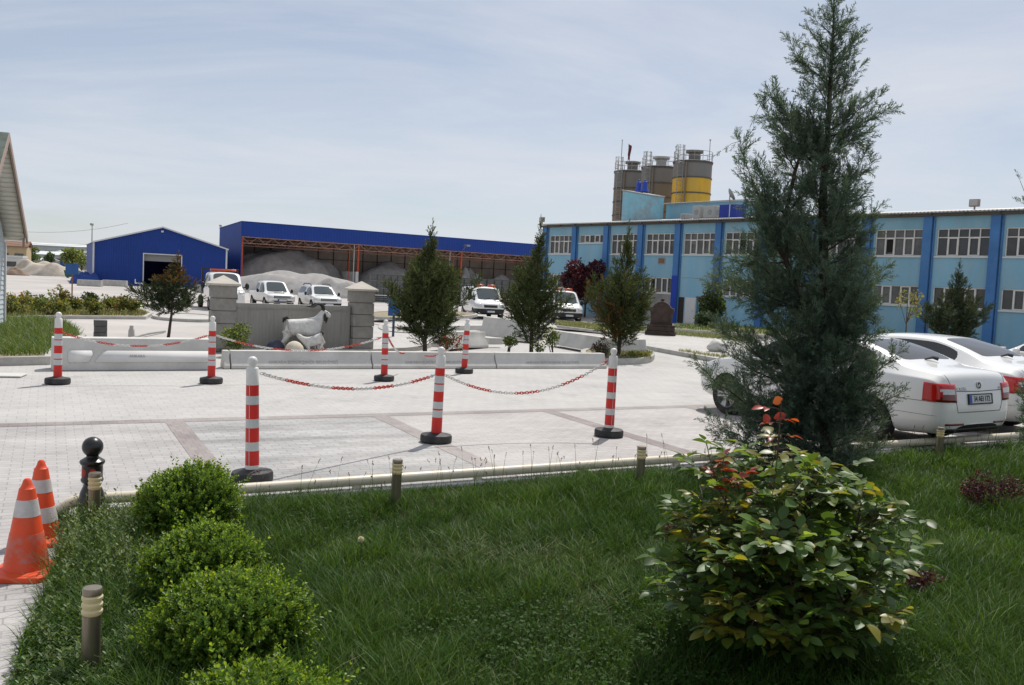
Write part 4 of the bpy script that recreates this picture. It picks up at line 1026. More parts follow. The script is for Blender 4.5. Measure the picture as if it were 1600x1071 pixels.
def van(loc, heading, label, lights=True):
    root = empty('beacon_van', loc, heading, label, 'van', 'white vans with orange roof beacons')
    me = loft(VAN, van_mat, [(1.05, .37), (4.15, .37)])
    split_parts(me, root, {'body': (0, 4), 'side_window': (1,), 'windscreen': (2,)})
    bv = bvh_of(me)
    for x in (1.05, 4.15):
        for y in (.84, -.84): wheel(root, x, y, .345, .22, steel=True)
    dress_front(root, bv, 5.02, dict(lamp=(.78, 1.0, 62, .05, .75, .55), mirror=(3.85, 1.13, 1.28, .17), grille=(.42, .74, .92), bumper=(.36, .66, 78), plate=.50, wip=4.42))
    for s in (1, -1):
        m = MB(); gap = []
        for (x0, z0, x1, z1) in ((2.58, .45, 2.58, 1.85), (3.98, .75, 3.75, 1.25)):
            q = [bv.ray_cast(Vector((x0 + (x1 - x0) * t, s * 3, z0 + (z1 - z0) * t)), Vector((0, -s, 0)))[0] for t in lin(0, 1, 9)]
            m.tube(q, .006, 4)
        m.build('panel_gap', pm('gap_grey', (.10, .10, .10), .8), root)
    for y in (.42, -.35):
        m = MB(); m.box(3.05, y - .24, 2.0, 3.28, y + .24, 2.14); o = m.build('beacon', beacon, root, bevel=.03)
        m = MB(); m.box(3.08, y - .2, 1.96, 3.25, y + .2, 1.999); m.build('beacon_foot', blk_plastic, o)
    return root
PK = [(0.0, .55, .70, .7, .92, .74, .97, .70, .98), (.06, .50, .82, .75, 1.0, .83, 1.05, .78, 1.06), (.3, .45, .865, .75, 1.02, .85, 1.06, .79, 1.07), (1.5, .40, .87, .75, 1.03, .85, 1.07, .79, 1.08), (1.60, .40, .87, .75, 1.04, .855, 1.10, .79, 1.12), (1.66, .40, .87, .75, 1.05, .855, 1.66, .67, 1.71), (1.80, .40, .87, .75, 1.05, .855, 1.69, .665, 1.745),
      (2.5, .40, .87, .75, 1.05, .855, 1.71, .66, 1.765), (2.58, .40, .87, .75, 1.05, .855, 1.71, .66, 1.765), (3.05, .40, .87, .75, 1.05, .855, 1.68, .66, 1.735), (3.15, .40, .87, .75, 1.05, .855, 1.64, .66, 1.70), (3.55, .40, .87, .75, 1.04, .85, 1.30, .70, 1.345), (3.78, .40, .87, .75, 1.03, .85, 1.07, .77, 1.115),
      (3.88, .40, .87, .75, 1.01, .845, 1.03, .76, 1.085), (4.5, .42, .865, .72, .97, .83, .99, .75, 1.04), (4.82, .44, .84, .68, .92, .80, .94, .72, .98), (4.95, .46, .78, .64, .84, .74, .86, .66, .88), (5.0, .50, .66, .60, .72, .62, .74, .56, .76)]
def pk_mat(i, j):
    if j == 6 and 5 <= i <= 11 and i != 7: return 1
    if j >= 9 and 10 <= i <= 11: return 2
    if j == 0: return 4
    return 0
def pickup(loc, heading, label):
    root = empty('pickup', loc, heading, label, 'pickup')
    me = loft(PK, pk_mat, [(1.0, .41), (4.05, .41)])
    split_parts(me, root, {'body': (0, 4), 'side_window': (1,), 'windscreen': (2,)})
    bv = bvh_of(me)
    for x in (1.0, 4.05):
        for y in (.75, -.75): wheel(root, x, y, .375, .24)
    dress_front(root, bv, 5.0, dict(lamp=(.76, .92, 60, .04, .55, .5), mirror=(3.25, 1.06, 1.15, .13), grille=(.52, .74, .90), plate=.62, wip=3.84, fog=(.5, .68, .50, .58), chrome=True))
    m = MB(); m.grid(face_patch(bv, lin(-.6, .6, 13), lin(.52, .60, 3), 1, .01)); m.build('bumper', blk_plastic, root, solid=.015)
    m = MB(); m.box(4.05, -.30, 1.055, 4.45, .30, 1.12); m.build('hood_scoop', car_white, root, bevel=.03)
    return root
SV = [(0.0, .50, .70, .7, .98, .74, 1.05, .68, 1.06), (.05, .42, .84, .75, 1.02, .83, 1.30, .70, 1.33), (.25, .36, .88, .75, 1.03, .865, 1.50, .66, 1.56), (.45, .34, .89, .75, 1.03, .865, 1.55, .645, 1.61), (.6, .32, .89, .75, 1.03, .87, 1.56, .64, 1.62), (1.9, .32, .89, .75, 1.03, .87, 1.57, .635, 1.64), (1.98, .32, .89, .75, 1.03, .87, 1.57, .635, 1.64), (2.55, .32, .89, .75, 1.02, .87, 1.54, .64, 1.605),
      (2.66, .32, .89, .75, 1.02, .87, 1.50, .64, 1.57), (3.05, .32, .89, .74, 1.01, .865, 1.22, .70, 1.27), (3.28, .32, .89, .74, 1.0, .86, 1.03, .77, 1.08), (3.38, .34, .89, .72, .985, .855, 1.0, .765, 1.05), (3.85, .36, .885, .7, .95, .84, .965, .75, 1.01), (4.15, .38, .85, .66, .90, .80, .92, .71, .95), (4.27, .42, .78, .6, .78, .72, .81, .64, .83), (4.31, .48, .66, .58, .68, .62, .70, .55, .71)]
def sv_mat(i, j):
    if j == 6 and 2 <= i <= 9 and i not in (5,): return 1
    if j >= 9 and 8 <= i <= 9: return 2
    if j == 0: return 4
    return 0
def suv(loc, heading, label):
    root = empty('offroad_car', loc, heading, label, 'car')
    me = loft(SV, sv_mat, [(.82, .40), (3.48, .40)])
    split_parts(me, root, {'body': (0, 4), 'side_window': (1,), 'windscreen': (2,)})
    bv = bvh_of(me)
    for x in (.82, 3.48):
        for y in (.78, -.78): wheel(root, x, y, .355, .23)
    dress_front(root, bv, 4.31, dict(lamp=(.72, .90, 58, .04, .55, .5), mirror=(2.8, 1.05, 1.1, .12), grille=(.50, .70, .86), bumper=(.42, .58, 60), plate=.5, wip=3.33, fog=(.45, .62, .46, .55), chrome=True))
    for s in (1, -1):
        m = MB(); m.tube([(.6, s * .60, 1.58), (.75, s * .60, 1.68), (1.9, s * .60, 1.70), (2.3, s * .60, 1.67), (2.42, s * .61, 1.57)], .03, 7); m.build('roof_rail', blk_plastic, root)
    return root
CB = [(0.0, .45, .90, .8, 1.2, .94, 1.95, .80, 2.02), (.06, .40, .96, .8, 1.25, .97, 2.05, .83, 2.14), (.2, .38, .98, .8, 1.25, .975, 2.08, .835, 2.17), (.62, .36, .98, .8, 1.25, .975, 2.09, .835, 2.19), (.70, .36, .98, .8, 1.25, .975, 2.09, .835, 2.19), (1.45, .36, .98, .8, 1.25, .97, 2.06, .83, 2.17), (1.58, .36, .98, .8, 1.25, .97, 2.0, .82, 2.11),
      (1.98, .36, .98, .8, 1.24, .965, 1.62, .82, 1.70), (2.30, .36, .975, .8, 1.20, .955, 1.26, .83, 1.34), (2.42, .36, .97, .8, 1.17, .945, 1.20, .82, 1.28), (2.72, .38, .94, .75, 1.08, .90, 1.11, .79, 1.17), (2.88, .40, .86, .7, .95, .82, .98, .72, 1.03), (2.94, .46, .74, .66, .80, .70, .83, .62, .86)]
def cb_mat(i, j):
    if j == 6 and (2 == i or 4 <= i <= 7): return 1
    if j >= 9 and 6 <= i <= 7: return 2
    if j == 0: return 4
    return 0
def flatbed(loc, heading, label):
    root = empty('flatbed_lorry', loc, heading, label, 'lorry')
    me = loft(CB, cb_mat, [(2.05, .40)])
    me.transform(Matrix.Translation((3.3, 0, 0)))
    split_parts(me, root, {'cab': (0, 4), 'side_window': (1,), 'windscreen': (2,)})
    bv = bvh_of(me)
    for x in (1.5, 5.35):
        for y in (.85, -.85): wheel(root, x, y, .36, .24, steel=True)
    dress_front(root, bv, 6.24, dict(lamp=(.98, 1.2, 60, .08, .7, .55), mirror=(4.95, 1.22, 1.4, .2), grille=(.48, .66, .98), plate=.52, wip=5.66))
    m = MB(); m.box(0, -1.02, .86, 3.2, 1.02, .98); bed = m.build('bed', pm('bed_steel', (.12, .12, .12), .6, n=2, amt=.2), root)
    m = MB(); m.box(.02, .98, .985, 3.1, 1.02, 1.35); m.box(.02, -1.02, .985, 3.1, -.98, 1.35); m.build('side_board', pm('grey_board', (.2, .2, .2), .6), root)
    m = MB()
    for y in (-1.0, 1.0): m.box(3.12, y - .05, .985, 3.22, y + .05, 2.38)
    m.box(3.125, -.95, 2.28, 3.215, .95, 2.36); m.box(3.125, -.95, 1.6, 3.215, .95, 1.66); m.build('headboard', pm('dark_frame', (.03, .025, .025), .6), root)
    m = MB(); m.box(.1, -.4, .5, 5.0, .4, .7); m.build('chassis', blk_plastic, root)
    m = MB(); m.box(4.0, -.72, 2.22, 4.28, .72, 2.33); o = m.build('beacon', beacon, root, bevel=.03)
    m = MB(); m.box(4.04, -.6, 2.17, 4.24, .6, 2.219); m.build('beacon_foot', blk_plastic, o)
    return root
def place(fn, px, Y, facing, label, L):
    """front bumper centre at the pixel column px and distance Y, nose turned by facing degrees from the camera (positive: to the right of the photo)"""
    p = D(px, 480, Y); th = R(-90 + facing); d = Vector((math.cos(th), math.sin(th), 0)); o = Vector((p.x, p.y, ZG - .012)) - d * L
    return fn(o, th, label)
place(flatbed, 357, 50.0, 27, 'white flatbed lorry with a long orange beacon bar, behind the left brick pillar', 6.24)
place(pickup, 441, 54.0, 30, 'white pickup with dark grille parked behind the goat wall', 5.0)
place(suv, 514, 54.0, 28, 'white off-road car with black roof rails beside the right brick pillar', 4.31)
place(van, 767, 55.0, 15, 'white van with orange roof beacons between the left and middle small cypresses', 5.02)
place(van, 890, 54.5, 13, 'white van half hidden behind the middle small cypress, nearest the purple tree', 5.02)
# ------------------------------------------------------------------ traffic posts, chains, cones
p_white = pm('post_white', (0.66, 0.65, 0.62), 0.45, n=8, amt=.06, dirt=6, damt=.25, dcol=(.35, .33, .30))
p_sil = pm('post_reflective_band', (0.50, 0.52, 0.51), 0.35, n=12, amt=.06)
p_red = pm('post_red', (0.56, 0.022, 0.016), 0.4, n=8, amt=.08)
rub = pm('black_rubber', (0.020, 0.020, 0.021), 0.6, n=12, amt=.25, dirt=7, damt=.35, dcol=(.11, .10, .095))
POST = [p_white, p_sil, p_red, rub]
T1 = [(70, 135, 'k'), (135, 245, 0), (245, 320, 2), (320, 390, 1), (390, 403, 2), (403, 470, 1), (470, 568, 2), (568, 635, 1), (635, 650, 2), (650, 718, 1), (718, 880, 2)]
T2 = [(80, 135, 'k'), (135, 255, 0), (255, 335, 2), (335, 400, 1), (400, 508, 2), (508, 575, 1), (575, 682, 2), (682, 748, 1), (748, 857, 2), (857, 900, 0)]
def post(kind, loc, label, tilt=(0, 0), seam=None):
    e = empty('traffic_post', loc, 0, label, 'traffic post', 'red and white chain posts on the plaza'); e.rotation_euler = (R(tilt[0]), R(tilt[1]), 0)
    T = T1 if kind == 1 else T2; yb = T[-1][1]; zf = lambda y: .1 + (yb - y) * 1.04 / (yb - T[0][0])
    m = MB(); m.lathe([(.185, .0), (.195, .012), (.195, .07), (.185, .092), (.10, .108), (.075, .118), (0, .118)], 40); m.build('base', rub, e)
    m = MB(); prof = []; ms = []
    r_ = lambda z: .066 - .008 * (z - .1)
    for (a, c, mi) in reversed(T[1:]):
        prof += [(r_(zf(c)), zf(c)), (r_(zf(a)), zf(a))]; ms += [mi, mi]
    zt = zf(T[1][0]); prof += [(.05, zt + .012), (.036, zt + .015)]; ms[-1] = 0; ms += [0, 0]
    m.lathe(prof, 32, ms); 
    if seam is not None:
        for (a, c, mi) in T[1:]:
            if mi == 2:
                w = R(seam); rr = r_(zf(c)) + .0012; t = Vector((-math.sin(w), math.cos(w), 0)) * .0028; o = Vector((math.cos(w), math.sin(w), 0)) * rr
                m.add([o - t + Vector((0, 0, zf(c))), o + t + Vector((0, 0, zf(c))), o + t + Vector((0, 0, zf(a))), o - t + Vector((0, 0, zf(a)))], [(0, 1, 2, 3)], 1)
    m.build('pole', POST, e)
    m = MB(); m.lathe([(.036, zt + .01), (.034, zt + .04), (.044, zt + .055), (.047, zt + .075), (.040, zt + .10), (.02, zt + .115), (0, zt + .118)], 24); m.build('cap', p_white, e)
    return e, zt
PX = {'A': (90, 600, 1), 'B': (330, 599, 1), 'C': (600, 595, 1), 'D': (725, 583, 1), 'E': (394, 752, 2), 'F': (681, 691, 1), 'G': (951, 682, 2)}
PL = {'A': 'leftmost red and white post, in front of the tall concrete barrier', 'B': 'red and white post at the right end of the tall concrete barrier', 'C': 'red and white post standing in front of the right brick pillar', 'D': 'small far red and white post right of the left cypress trunk',
      'E': 'nearest red and white post, beside the round clipped shrub', 'F': 'red and white post in the middle of the plaza between two sagging chains', 'G': 'red and white post at the right end of the near chain'}
TOP = {}
for k, (x, y, kind) in PX.items():
    p = G(x, y); e, zt = post(kind, (p.x, p.y, 0.0045), PL[k], {'F': (0, 1.0), 'D': (0, 1.5), 'E': (0, -1.4), 'G': (.5, .3)}.get(k, (random.uniform(-.5, .5), random.uniform(-.4, .4))), {'E': -100, 'G': -70}.get(k))
    TOP[k] = Vector((p.x, p.y, zt - .04)) if k in 'EG' else Vector((p.x, p.y, zt - .22 if k in 'FABCD' else zt))
ch_r = pm('chain_red', (0.50, 0.045, 0.025), 0.45, n=20, amt=.15); ch_w = pm('chain_white', (0.62, 0.60, 0.57), 0.45, n=20, amt=.1)
def chain(a, c, sag, label, seg=9, start=1, L=.052, r=.0062):
    d = (c - a); n0 = 400
    pts = [a.lerp(c, i / n0) - Vector((0, 0, sag * 4 * (i / n0) * (1 - i / n0))) for i in range(n0 + 1)]
    acc = [0.0]
    for i in range(n0): acc.append(acc[-1] + (pts[i + 1] - pts[i]).length)
    pitch = L * .72; n = int(acc[-1] / pitch); m = MB(); k = 0
    for i in range(n):
        s = (i + .5) * pitch
        while k < n0 - 1 and acc[k + 1] < s: k += 1
        p = pts[k].lerp(pts[k + 1], (s - acc[k]) / max(1e-6, acc[k + 1] - acc[k])); t = (pts[k + 1] - pts[k]).normalized()
        side = t.cross(Vector((0, 0, 1))).normalized(); upv = side.cross(t)
        if i % 2: side, upv = upv, -side
        side, upv = (side * .8 + upv * .6).normalized(), (upv * .8 - side * .6).normalized()
        P = []
        for j in range(11):
            w = 2 * PI * j / 10; ct = p + t * (math.cos(w) * L * .5) + side * (math.sin(w) * L * .33); out = (t * math.cos(w) + side * math.sin(w)).normalized()
            P.append([ct + (out * math.cos(q) + upv * math.sin(q)) * r for q in [2 * PI * z / 5 for z in range(6)]])
        m.grid(P, 0 if ((i // seg) + start) % 2 else 1)
    return tag(m.build('chain', [ch_r, ch_w]), label, 'chain', 'red and white chains between the posts')
def off(a, c, r=.07): d = (TOP[c] - TOP[a]); d.z = 0; d.normalize(); return TOP[a] + d * r
chain(off('A', 'B'), off('B', 'A'), .20, 'red and white chain hung before the tall concrete barrier', 7, 1)
chain(off('B', 'C'), off('C', 'B'), .26, 'long red and white chain in front of the goat wall', 9, 0)
chain(off('E', 'F'), off('F', 'E'), .16, 'red and white chain between the nearest post and the middle post', 9, 0)
chain(off('F', 'G'), off('G', 'F'), .33, 'red and white chain sagging lowest, right of the middle post', 9, 0)
chain(off('C', 'D', .07), Vector(G(632, 552, .42)), .10, 'short red chain falling right from the post by the brick pillar', 14, 1)
chain(Vector(G(664, 556, .34)), off('D', 'C'), .16, 'short red and white chain rising left of the small far post', 11, 1)

cone_o = pm('cone_orange', (0.72, 0.072, 0.018), 0.45, n=7, amt=.10, dirt=5, damt=.22, dcol=(.35, .16, .10))
cone_w = pm('cone_reflective_white', (0.55, 0.52, 0.50), 0.45, n=9, amt=.1, dirt=6, damt=.3)
cone_scuff = pm('cone_scuffed_orange', (0.66, 0.075, 0.025), 0.5, n=7, amt=.1, dirt=9, damt=.85, dcol=(.36, .22, .19))
def cone(px, py, h, bands, label, rz=0.0, sc=1.0, tilt=(0, 0)):
    p = G(px, py); e = empty('traffic_cone', (p.x, p.y, .003), rz, label, 'traffic cone'); e.rotation_euler = (R(tilt[0]), R(tilt[1]), rz)
    m = MB(); w = .19 * sc; c = .06 * sc
    oc = [(w, -w + c), (w, w - c), (w - c, w), (-w + c, w), (-w, w - c), (-w, -w + c), (-w + c, -w), (w - c, -w)]
    m.prism(oc, 0, .03 * sc, 0, False, True)
    inn = [(x * .74, y * .74) for x, y in oc]; n = 8
    m.add([(x, y, .03 * sc) for x, y in oc] + [(x, y, .045 * sc) for x, y in inn], [(i, (i + 1) % n, n + (i + 1) % n, n + i) for i in range(n)]); m.add([(x, y, .045 * sc) for x, y in inn], [tuple(range(n))])
    m.build('base', cone_o, e, bevel=.006)
    m = MB(); prof = []; ms = []; rz_ = lambda z: (.135 - (.135 - .036) * (z - .045) / (h - .045)) * sc
    zs = [.045] + [q for b_ in bands for q in b_[:2]] + [h * .90]; mi = 0
    last = .045
    for z0, z1, mt in bands:
        prof += [(rz_(last), last), (rz_(z0), z0), (rz_(z0) + .002, z0), (rz_(z1) + .002, z1)]; ms += [0, 0, mt, mt]; last = z1
    zt = h * .90
    prof += [(rz_(last), last), (rz_(zt), zt), (rz_(zt) - .006, zt + .004), (.03 * sc, h * .945), (.024 * sc, h * .98), (.014 * sc, h), (.010 * sc, h)]; ms += [0] * 6
    m.lathe(prof, 36, ms); m.build('body', [cone_o, cone_w, cone_scuff], e)
    m = MB(); m.lathe([(.012 * sc, h - .012), (0, h - .012)], 12); m.build('top_hole', cone_w, e)
    return e
cone(41, 897, .615, [(.10, .27, 2), (.38, .485, 1)], 'front orange cone with scuffed lower half, nearest the photo corner', R(8))
cone(63, 846, .585, [(.15, .255, 1), (.36, .45, 1)], 'rear orange cone with two white bands', R(20), .95)
cone(694, 551, .55, [(.16, .30, 1)], 'tiny orange cone among the planting right of the left cypress', 0, .7)

# black cast ball bollard
iron = pm('black_iron_paint', (0.012, 0.012, 0.013), 0.32, spec=.5, n=10, amt=.2)
p = G(143, 812); e = empty('ball_bollard', (p.x, p.y, 0), 0, 'black ball topped iron bollard with a red crest, behind the rear cone', 'bollard')
m = MB(); m.lathe([(.115, 0), (.12, .03), (.105, .05), (.10, .10), (.098, .16), (.085, .22), (.066, .265), (.06, .285), (.075, .30), (.082, .31), (.082, .325), (.076, .33), (.076, .43), (.088, .445), (.092, .455), (.09, .468), (.06, .488), (.045, .497), (.045, .507)], 32); m.build('body', iron, e)
m = MB(); m.ball((0, 0, .575), .078, 24); m.build('ball', iron, e)
m = MB()
for w0 in (-118, -62):
    P = []
    for i in range(9):
        t = -1 + 2 * i / 8; w = R(w0 + t * 20); hh = .034 * math.sqrt(max(0.02, 1 - t * t))
        P.append([(.0785 * math.cos(w), .0785 * math.sin(w), .382 - hh), (.0785 * math.cos(w), .0785 * math.sin(w), .382 + hh)])
    m.grid(P)
m.build('crest', pm('crest_red', (0.34, 0.025, 0.015), .5, n=14, amt=.3, dirt=16, damt=.5, dcol=(.02, .015, .012)), e)

# garden lamps
l_metal = pm('lamp_brushed_metal', (0.26, 0.22, 0.165), 0.38, metal=.75, n=14, amt=.15, dirt=6, damt=.25, sp=(6, 6, .5))
l_lens = pm('lamp_cream_lens', (0.64, 0.59, 0.42), 0.35, n=6, amt=.08, tr=.25)
def garden_lamp(px, py, label, h=.43, tilt=(0, 0)):
    p = G(px, py); e = empty('garden_lamp', (p.x, p.y, .02), 0, label, 'garden lamp', 'short bollard lamps in the lawn'); e.rotation_euler = (R(tilt[0]), R(tilt[1]), 0)
    m = MB(); r = .042; m.lathe([(r + .01, -.03), (r + .01, .01), (r, .014), (r, h * .71)], 28); m.build('post', l_metal, e)
    m = MB(); z0 = h * .71; dz = (h * .22) / 3; prof = [(r * .9, z0)]
    for k in range(3): prof += [(r * 1.02, z0 + k * dz + .004), (r * 1.13, z0 + k * dz + dz * .35), (r * 1.13, z0 + k * dz + dz * .7), (r * .98, z0 + (k + 1) * dz - .003)]
    m.lathe(prof, 28); m.build('lens', l_lens, e)
    m = MB(); m.lathe([(r * .95, h * .93), (r * 1.05, h * .935), (r * 1.05, h * .985), (r * .97, h), (0, h + .002)], 28); m.build('cap', l_metal, e)
garden_lamp(141, 1071, 'nearest garden lamp, tallest in the photo, at the lower left', .455, (0, .5))
garden_lamp(147, 832, 'garden lamp in front of the black ball bollard', .43)
garden_lamp(617, 799, 'garden lamp at the grass edge below the middle of the rail', .43, (0, 1))
garden_lamp(999, 767, 'garden lamp between the middle of the lawn and the rose bush', .425)
garden_lamp(1466, 722, 'garden lamp in front of the rear bumper of the parked sedan', .42)

# cream pipe rail
cream = pm('cream_pipe_paint', (0.62, 0.56, 0.44), 0.42, n=5, amt=.08, dirt=5, damt=.3, dcol=(.35, .28, .20))
e = empty('pipe_rail', RAIL(-3.3), math.atan(.555), 'low cream pipe rail with short feet along the lawn edge', 'rail')
m = MB(); r = .047; zc = .135; Lr = 17.0
arc = [(-.03 - .20, 0, -.02)] + [(-.03 - .20 * math.cos(t), 0, zc - .20 + .20 * math.sin(t)) for t in lin(.15, PI / 2, 7)]
m.tube(arc + [(x, 0, zc) for x in lin(.1, Lr, 30)], r, 16); m.build('pipe', cream, e)
for k in range(14):
    x = 1.0 + k * 1.23; m = MB(); m.box(x - .035, -.03, 0, x + .035, .03, .10); m.build('foot', cream, e)

# ------------------------------------------------------------------ concrete barriers
def jersey(a, c, h, wb, label, grp=None, txt=None, rz_flip=False, z=0.0, panel=False, tx=.105, tilt=0.0, mat=None):
    d = (c - a); L = d.xy.length; e = empty('concrete_barrier', (a.x, a.y, z), math.atan2(d.y, d.x), label, 'barrier', grp)
    e.rotation_euler[1] = R(tilt)
    pr = [(-wb, 0), (wb, 0), (wb, h * .18), (wb * .55, h * .55), (wb * .42, h), (-wb * .42, h), (-wb * .55, h * .55), (-wb, h * .18)]
    if panel: pr = [(-wb, 0), (wb, 0), (wb, h * .25), (wb * .62, h), (-wb * .62, h), (-wb * .80, h * .64), (-wb, h * .25)]
    m = MB(); m.profx(pr, .012, L - .012); m.build('body', mat or conc2, e, bevel=.012)
    if panel:
        nrm = None
        for (x0, x1) in ((.28, .62), (.72 , L - .10)):
            y = lambda z_: -wb + (z_ / h - .25) / .39 * (.20 * wb) - .012
            m = MB(); za, zb2 = h * .26, h * .62
            m.add([(x0, y(za), za), (x1, y(za), za), (x1 + (.10 if x0 < .5 else 0), y(zb2), zb2), (x0 + (.0 if x0 < .5 else .16), y(zb2), zb2)], [(0, 1, 2, 3)])
            m.build('pale_panel', pm('barrier_white_panel', (.68, .67, .65), .8, n=3, amt=.06), e, solid=.003)  # paler thin panel on the sloping side
    if txt:
        y0, z0, y1, z1 = (-wb, h * .18, -wb * .55, h * .55) if not panel else (-wb, h * .25, -wb * .80, h * .64)
        upv = Vector((0, y1 - y0, z1 - z0)).normalized(); xd = Vector((1, 0, 0)); nn = xd.cross(upv)
        ctr = Vector((L * .5, (y0 + y1) / 2, (z0 + z1) / 2)) + nn * (.004 if not panel else .017)
        text_mesh(txt, tx, pm('engraving_shade', (.36, .35, .33), .9), frame(ctr, xd, upv), e, depth=.002, sx=.92)  # engraved letters, the shade of their cuts put into flat grey
    return e
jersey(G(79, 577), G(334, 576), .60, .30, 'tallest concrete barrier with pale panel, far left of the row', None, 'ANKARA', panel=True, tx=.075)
e_ = G(79, 577); f_ = G(334, 576)
bl = G(346, 575); br_ = G(941, 574.5)
def bat(px):
    r_ = ray(px, 574); q = r_.cross(Vector((0, 0, 1))); dd = (br_ - bl)
    t = -(q.x * bl.x + q.y * bl.y) / (q.x * dd.x + q.y * dd.y); return bl + dd * t
grp = 'low concrete barriers in a row before the garden'
jersey(bat(346), bat(357.5), .36, .24, 'short stub of low barrier at the left end of the row', grp)
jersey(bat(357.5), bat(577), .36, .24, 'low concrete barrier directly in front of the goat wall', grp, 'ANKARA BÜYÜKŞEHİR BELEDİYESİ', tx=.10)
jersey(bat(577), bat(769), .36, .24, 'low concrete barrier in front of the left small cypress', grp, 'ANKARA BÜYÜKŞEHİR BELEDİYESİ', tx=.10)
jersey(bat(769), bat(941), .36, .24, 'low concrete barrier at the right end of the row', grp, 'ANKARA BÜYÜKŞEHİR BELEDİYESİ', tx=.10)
g2 = 'displaced concrete barriers behind the garden'
jersey(G(685, 549), G(752, 543), .46, .26, 'tilted concrete barrier lying left of the middle small cypress', g2, tilt=2, z=.1)
jersey(G(757, 528), G(838, 536), .66, .34, 'large pale concrete barrier in front of the beacon van', g2, z=.1, tilt=1.5)
jersey(G(866, 541), G(950, 556), .44, .26, 'concrete barrier between the middle and right small cypresses', g2, z=.08)
jersey(G(951, 557), G(1004, 556), .42, .26, 'cracked concrete barrier right of the right small cypress', g2, z=.08)
for (xa, ya, xb, yb, lb) in ((636, 518, 762, 516, 'broken kerb stone lying behind the left small cypress'), (700, 527, 745, 525, 'short broken kerb stone beside the displaced barriers'), (762, 538, 783, 538, 'small broken kerb block left of the middle cypress trunk')):
    a = G(xa, ya, .1); c = G(xb, yb, .1); d = c - a; e = tag(MB().profx([(-.1, 0), (.1, 0), (.09, .2), (-.09, .2)], 0, d.length).build('kerb_stone', conc2, None, (a.x, a.y, .095), math.atan2(d.y, d.x), bevel=.015), lb, 'kerb stone')

# ------------------------------------------------------------------ goat wall
board_c = pm('board_marked_concrete', (0.30, 0.29, 0.265), 0.9, spec=.2, n=9, amt=.10, dirt=1.4, damt=.3, dcol=(.16, .15, .12), sp=(3, 3, .25))
blkm = pm('grey_block', (0.29, 0.275, 0.25), 0.9, spec=.2, n=5, amt=.14, dirt=3, damt=.3, bump=.3)
capm = pm('pillar_cap_stone', (0.50, 0.46, 0.40), 0.9, n=4, amt=.12)
WL = D(362, 545, 21.6); WR = D(546, 545, 23.0); wd = (WR - WL); wd.z = 0; wlen = wd.length; wrz = math.atan2(wd.y, wd.x)
wx = wd.normalized(); wy = Vector((-wx.y, wx.x, 0))
e = empty('garden_wall', (WL.x, WL.y, .09), wrz, 'low board marked concrete wall behind the goat statues', 'wall')
m = MB(); m.box(0, 0, 0, wlen, .22, 1.11); m.build('body', board_c, e, bevel=.01)
m = MB(); m.box(.04, -.02, .98, wlen - .04, -.002, 1.0); m.build('edge_strip', blkm, e)
m = MB(); [m.box(x, -.004, .0, x + .010, -.001, .97) for x in [.09 * i for i in range(1, int(wlen / .09))]]; m.build('board_rib', board_c, e)
def pillar(px, Y, label, n=5, w=.56):
    p = D(px, 545, Y); e = empty('block_pillar', (p.x, p.y, .09), wrz, label, 'pillar', 'block pillars beside the goat wall')
    m = MB(); hh = .305
    for k in range(n): j = (k % 2) * .012; m.box(-w / 2 + j, -w / 2 + j, k * hh + .004, w / 2 - j, w / 2 - j, (k + 1) * hh - .012)
    m.box(-w / 2 + .04, -w / 2 + .04, 0, w / 2 - .04, w / 2 - .04, n * hh - .014); m.build('blocks', blkm, e, bevel=.008)
    z = n * hh - .01; c = w / 2 + .07; m = MB()
    m.add([(-c, -c, z), (c, -c, z), (c, c, z), (-c, c, z), (-c, -c, z + .05), (c, -c, z + .05), (c, c, z + .05), (-c, c, z + .05), (0, 0, z + .25)], [(0, 3, 2, 1), (0, 1, 5, 4), (1, 2, 6, 5), (2, 3, 7, 6), (3, 0, 4, 7), (4, 5, 8), (5, 6, 8), (6, 7, 8), (7, 4, 8)]); m.build('cap', capm, e)
pillar(346.5, 21.7, 'left block pillar with a pyramid cap, in front of the flatbed lorry')
pillar(561.5, 23.2, 'right block pillar with a pyramid cap, right of the goat statues')

def skin_body(name, joints, edges, root_i, mats, parent=None, sub=2, matfn=None):
    """one continuous body grown from a skeleton: joints [(x, y, z, r)]"""
    me = bpy.data.meshes.new(name); me.from_pydata([j[:3] for j in joints], edges, []); o = bpy.data.objects.new(name, me); COL.objects.link(o)
    o.modifiers.new('skin', 'SKIN'); s = o.modifiers.new('s', 'SUBSURF'); s.levels = sub; s.render_levels = sub
    for i, v in enumerate(me.skin_vertices[0].data): v.radius = (joints[i][3], joints[i][4] if len(joints[i]) > 4 else joints[i][3]); v.use_root = (i == root_i)
    dg = bpy.context.evaluated_depsgraph_get(); m2 = bpy.data.meshes.new_from_object(o.evaluated_get(dg)); bpy.data.objects.remove(o)
    m2.materials.clear()
    for mm in mats: m2.materials.append(mm)
    if matfn: m2.polygons.foreach_set('material_index', [matfn(f.center) for f in m2.polygons])
    m2.polygons.foreach_set('use_smooth', [True] * len(m2.polygons))
    return link_mesh(name, m2, parent)
g_white = pm('goat_white', (0.62, 0.61, 0.58), 0.75, n=6, amt=.10, dirt=9, damt=.45, dcol=(.25, .25, .25), bump=.7, bscale=22)
g_black = pm('goat_black', (0.018, 0.017, 0.016), 0.6)
gw_ = Matrix.Identity(4)
gp0 = WL + wx * (wlen * .455 + .30) - wy * .42
e = empty('goat_statue', (gp0.x, gp0.y, .09), wrz, 'white goat statue with black horns and ears, standing before the wall', 'statue'); e.scale = (.80, .80, .90)
